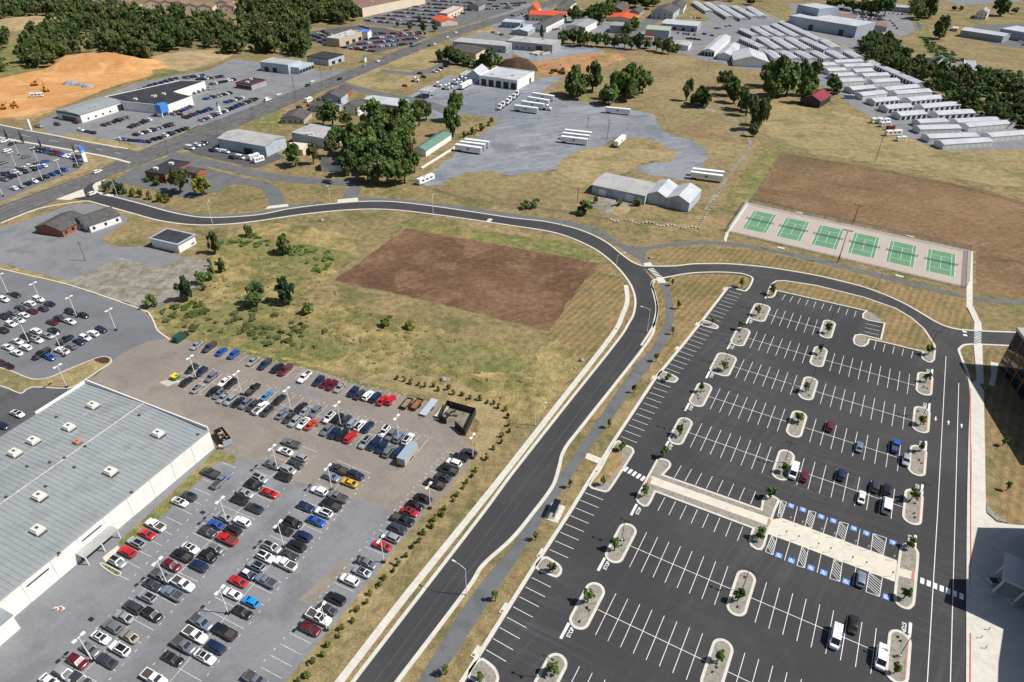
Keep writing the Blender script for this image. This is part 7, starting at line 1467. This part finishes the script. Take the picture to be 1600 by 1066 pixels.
def boulder(x, y, s_, label, mat='grey_stone'):
    p = G(x, y); mb = MB(); rg = random.Random(int(x)); n = 9; rings = []
    for zi, (z, r0) in enumerate(((0,1.0),(.35,1.08),(.7,.8),(.95,.35))): rings.append([(math.cos(2*math.pi*k/n)*r0*rg.uniform(.8,1.15)*s_, math.sin(2*math.pi*k/n)*r0*rg.uniform(.8,1.15)*s_, z*s_*1.2) for k in range(n)])
    vs = [q for r_ in rings for q in r_]; fs = [(i*n+k, i*n+(k+1)%n, (i+1)*n+(k+1)%n, (i+1)*n+k) for i in range(3) for k in range(n)] + [tuple(range(3*n, 4*n))]
    mb.add(vs, fs, M[mat]); o = mb.obj('boulder', None, (*p, 0)); tag(o, label, 'boulder')
boulder(693,594,1.0,'big grey boulder in the dry grass behind the hedge'); boulder(909,564,.9,'grey boulder between the dry field and the sidewalk'); boulder(503,345,.9,'grey boulder on the slope below the curving road'); boulder(899,576,.4,'small pale stone near the sidewalk','stone_pale'); boulder(1016,404,.8,'grey boulder at the trail junction')
# rock border below the blue halls and along the yard
for i in range(26):
    t = i/25; p = G(955+ (1092-955)*t, 344+ 14*t + 2*math.sin(i)); o = ob('border_rock', None)
    bpy.data.objects.remove(o); mb = MB().box(-.5,.5,-.4,.4,0,.55,M['stone_pale']); o = mb.obj('border_rock', None, (*p, 0)); o.rotation_euler.z = random.uniform(0,3); o.scale = (random.uniform(.6,1.5),random.uniform(.6,1.3),random.uniform(.6,1.2)); tag(o, 'pale rock, %s from the left in the border below the blue halls' % nth(i), 'rock', 'rocks in the border line')
for i in range(22):
    t = i/21; p = G(1094+ (1130-1094)*t, 352 - 62*t); mb = MB().box(-.5,.5,-.4,.4,0,.5,M['stone_pale']); o = mb.obj('border_rock', None, (*p, 0)); o.rotation_euler.z = random.uniform(0,3); o.scale = (random.uniform(.5,1.2),random.uniform(.5,1.1),random.uniform(.5,1.1)); tag(o, 'pale rock, %s from the near end in the line right of the blue halls' % nth(i), 'rock', 'rocks beside the blue halls')
for i in range(20):
    t = i/19; p = G(660+(710-660)*t, 263-31*t); mb = MB().box(-1.0,1.0,-.45,.45,0,.8,M['white_wall']); o = mb.obj('barrier_block', None, (*p, 0)); o.rotation_euler.z = math.atan2(*(G(710,232)-G(660,263))[::-1]); tag(o, 'white concrete block, %s along the truck yard edge from the near end' % nth(i), 'barrier', 'concrete blocks by the truck yard')
# gravel track on the pasture right edge
road('farm_track', [(1086,165),(1110,171),(1145,182),(1165,205),(1175,228),(1150,262),(1125,298),(1103,330)], [(1088,168),(1108,174),(1142,185),(1161,207),(1170,229),(1146,261),(1120,296),(1098,330)], 'weedy_gravel', .042)
# bus shelter, planter, pylons
p = G(866.5,801,.0); ang = math.atan2(*(G(912,659)-G(861,759))[::-1]) ; r = ob('bus_shelter', None, None, (*p, .05), ang); tag(r, 'dark bus shelter with curved roof on a concrete pad beside the trail', 'bus shelter')
MB().box(-3.0,3.0,-1.9,1.7,-.04,.06,M['concrete']).obj('pad', r); MB().box(-2.3,2.3,-.8,.9,2.35,2.5,M['glass']).obj('roof', r)
for x in (-2.2,0,2.2): MB().tube([(x,-.7,.06),(x,-.7,2.4)], .05, 6, M['dark_metal']).obj('post', r)
for x in (-2.2,2.2): MB().tube([(x,.8,.06),(x,.8,2.4)], .05, 6, M['dark_metal']).obj('post', r)
MB().box(-2.2,2.2,-.72,-.69,.3,2.2,M['chain_link']).obj('rear_screen', r); MB().box(-1.5,1.5,-.55,-.15,.45,.52,M['timber']).obj('bench_seat', r)
for x in (-1.3,1.3): MB().box(x-.04,x+.04,-.5,-.2,.06,.45,M['dark_metal']).obj('bench_leg', r)
p = G(1551,911); r = ob('planter', None, None, (*p, .19), TH+R(25)); tag(r, 'square dark planter with pale rim on the promenade', 'planter'); MB().box(-.95,.95,-.95,.95,0,.75,M['concrete']).obj('box', r); MB().box(-.8,.8,-.8,.8,.75,.78,M['mulch']).obj('soil', r)
def pylon(b, yt, label, top, w_=2.2):
    p = G(*b); h_ = hsolve(p, yt); r = ob('sign_pylon', None, None, (*p, 0), HW_ANG); tag(r, label, 'sign'); MB().box(-w_/2,w_/2,-.35,.35,0,h_*.62,M['white_metal']).obj('post', r); MB().box(-w_*.62,w_*.62,-.42,.42,h_*.62,h_,M[top]).obj('sign_face', r)
    MB().add([(-w_*.3,-.43,h_*.68),(w_*.3,-.43,h_*.68),(w_*.3,-.43,h_*.72),(-w_*.3,-.43,h_*.72)],[(0,1,2,3)],M['white_metal']).obj('lettering_bar', r)
pylon((134,253),229,'tall white sign pylon with blue top at the corner car lot','sign_blue'); pylon((344,178),158,'dark blue sign pylon in front of the black showroom','box_blue',1.8); pylon((49,203),187,'white sign pylon at the service building street corner','white_metal',1.0); pylon((571,97),86,'blue billboard sign by the highway','sign_blue',2.4)
# construction site
def excavator(x, y, ang, label):
    p = G(x, y); r = ob('excavator', None, None, (*p, .03), ang); tag(r, label, 'excavator', 'excavators on the construction site')
    for s_ in (-1,1): MB().box(-2,2,s_*1.1-.3,s_*1.1+.3,0,.9,M['dark_metal']).obj('track', r)
    MB().box(-1.9,1.4,-1.3,1.3,1.0,2.1,M['machine_orange']).obj('house', r); MB().box(.2,1.5,.2,1.3,2.1,3.1,M['glass']).obj('cab', r)
    MB().tube([(1.2,-.3,1.6),(3.6,-.3,4.4),(5.6,-.3,3.2)], .3, 6, M['machine_orange']).obj('boom', r); MB().tube([(5.6,-.3,3.2),(6.2,-.3,.9)], .22, 6, M['machine_orange']).obj('stick', r); MB().box(5.6,6.5,-.8,.2,.3,1.0,M['dark_metal']).obj('bucket', r)
for i, (x, y, a) in enumerate([(54,134,.3),(73,143,2.4),(22,166,-.6),(4,171,.4)]): excavator(x, y, a, 'orange excavator, %s on the construction site from the right back' % ORD[i])
boxy('delivery_truck',57,149,8,2.5,2.6,.25,'white truck parked on the construction site','truck')
def pile(x, y, r0, h_, mat, label, name='soil_pile'):
    p = G(x, y); n = 22; mb = MB(); rings = []; rg = random.Random(int(x*7))
    jit = [rg.uniform(.8,1.2) for _ in range(n)]
    for k in range(7): t = k/6; rings.append([(math.cos(2*math.pi*i/n)*r0*(1-t)*jit[i]*(1+.1*math.sin(3*i+k)), math.sin(2*math.pi*i/n)*r0*(1-t)*jit[i]*.8, h_*math.sin(t*math.pi/2)**.9 - .1*(k==0)) for i in range(n)])
    vs = [q for r_ in rings for q in r_]; mb.add(vs, [(i*n+k, i*n+(k+1)%n, (i+1)*n+(k+1)%n, (i+1)*n+k) for i in range(6) for k in range(n)], M[mat]); o = mb.obj(name, None, (*p, 0), True); tag(o, label, 'pile')
pile(112,131,6,2.6,'grey_stone','left grey gravel pile on the construction site','gravel_pile'); pile(126,133,5,1.8,'grey_stone','middle grey gravel pile on the construction site','gravel_pile'); pile(137,135.5,5,2.0,'grey_stone','right grey gravel pile on the construction site','gravel_pile')
pile(150,100,40,7,'orange_soil','large orange soil mound at the wood edge'); pile(195,104,30,4.5,'orange_soil','orange soil mound right of the largest one'); pile(809,107,17,8,'mulch','big brown mulch mound behind the truck terminal','mulch_mound'); pile(52,38,45,6,'pale_soil','long pale soil bank behind the wood edge')
pile(950,92,14,3,'red_soil','orange soil heap at the pasture edge'); pile(868,106,16,2.5,'red_soil','flat orange soil heap by the stockpile yard')
# stacks of pale slabs in the depot yard
for i,(x,y) in enumerate([(838,83),(845,84.5),(852,84)]): p = G(x,y); o = MB().box(-7,7,-2,2,0,1.2,M['stone_pale']).obj('slab_stack', None, (*p,.03)); o.rotation_euler.z = R(52); tag(o, 'pale slab stack, %s from the left in the depot yard' % ORD[i], 'slabs', 'slab stacks in the depot yard')
# dark fence along the construction site and field fences
fence(GP([(0,187),(40,185),(105,166),(175,138),(232,122),(285,113)]), 1.5, 'dark silt fence between the construction site and the dealership', 'net_mesh', step=6, rail=False, name='silt_fence')
fence(GP([(640,283),(680,299),(740,315),(800,322),(880,332),(950,345)]), 1.3, 'wire field fence above the curving road', 'chain_link', 'galv', 5, rail=False, name='wire_fence')
fence(GP([(1175,316),(1221,241),(1345,262),(1475,287),(1600,320)]), 1.4, 'wire fence round the brown field behind the tennis courts', 'chain_link', 'galv', 6, rail=False, name='wire_fence')
fence(GP([(522,440),(640,465),(720,484),(800,505),(858,518),(932,421)]), .7, 'low silt fence around the ploughed field', 'chain_link', 'pole_wood', 5, rail=False, name='silt_fence')
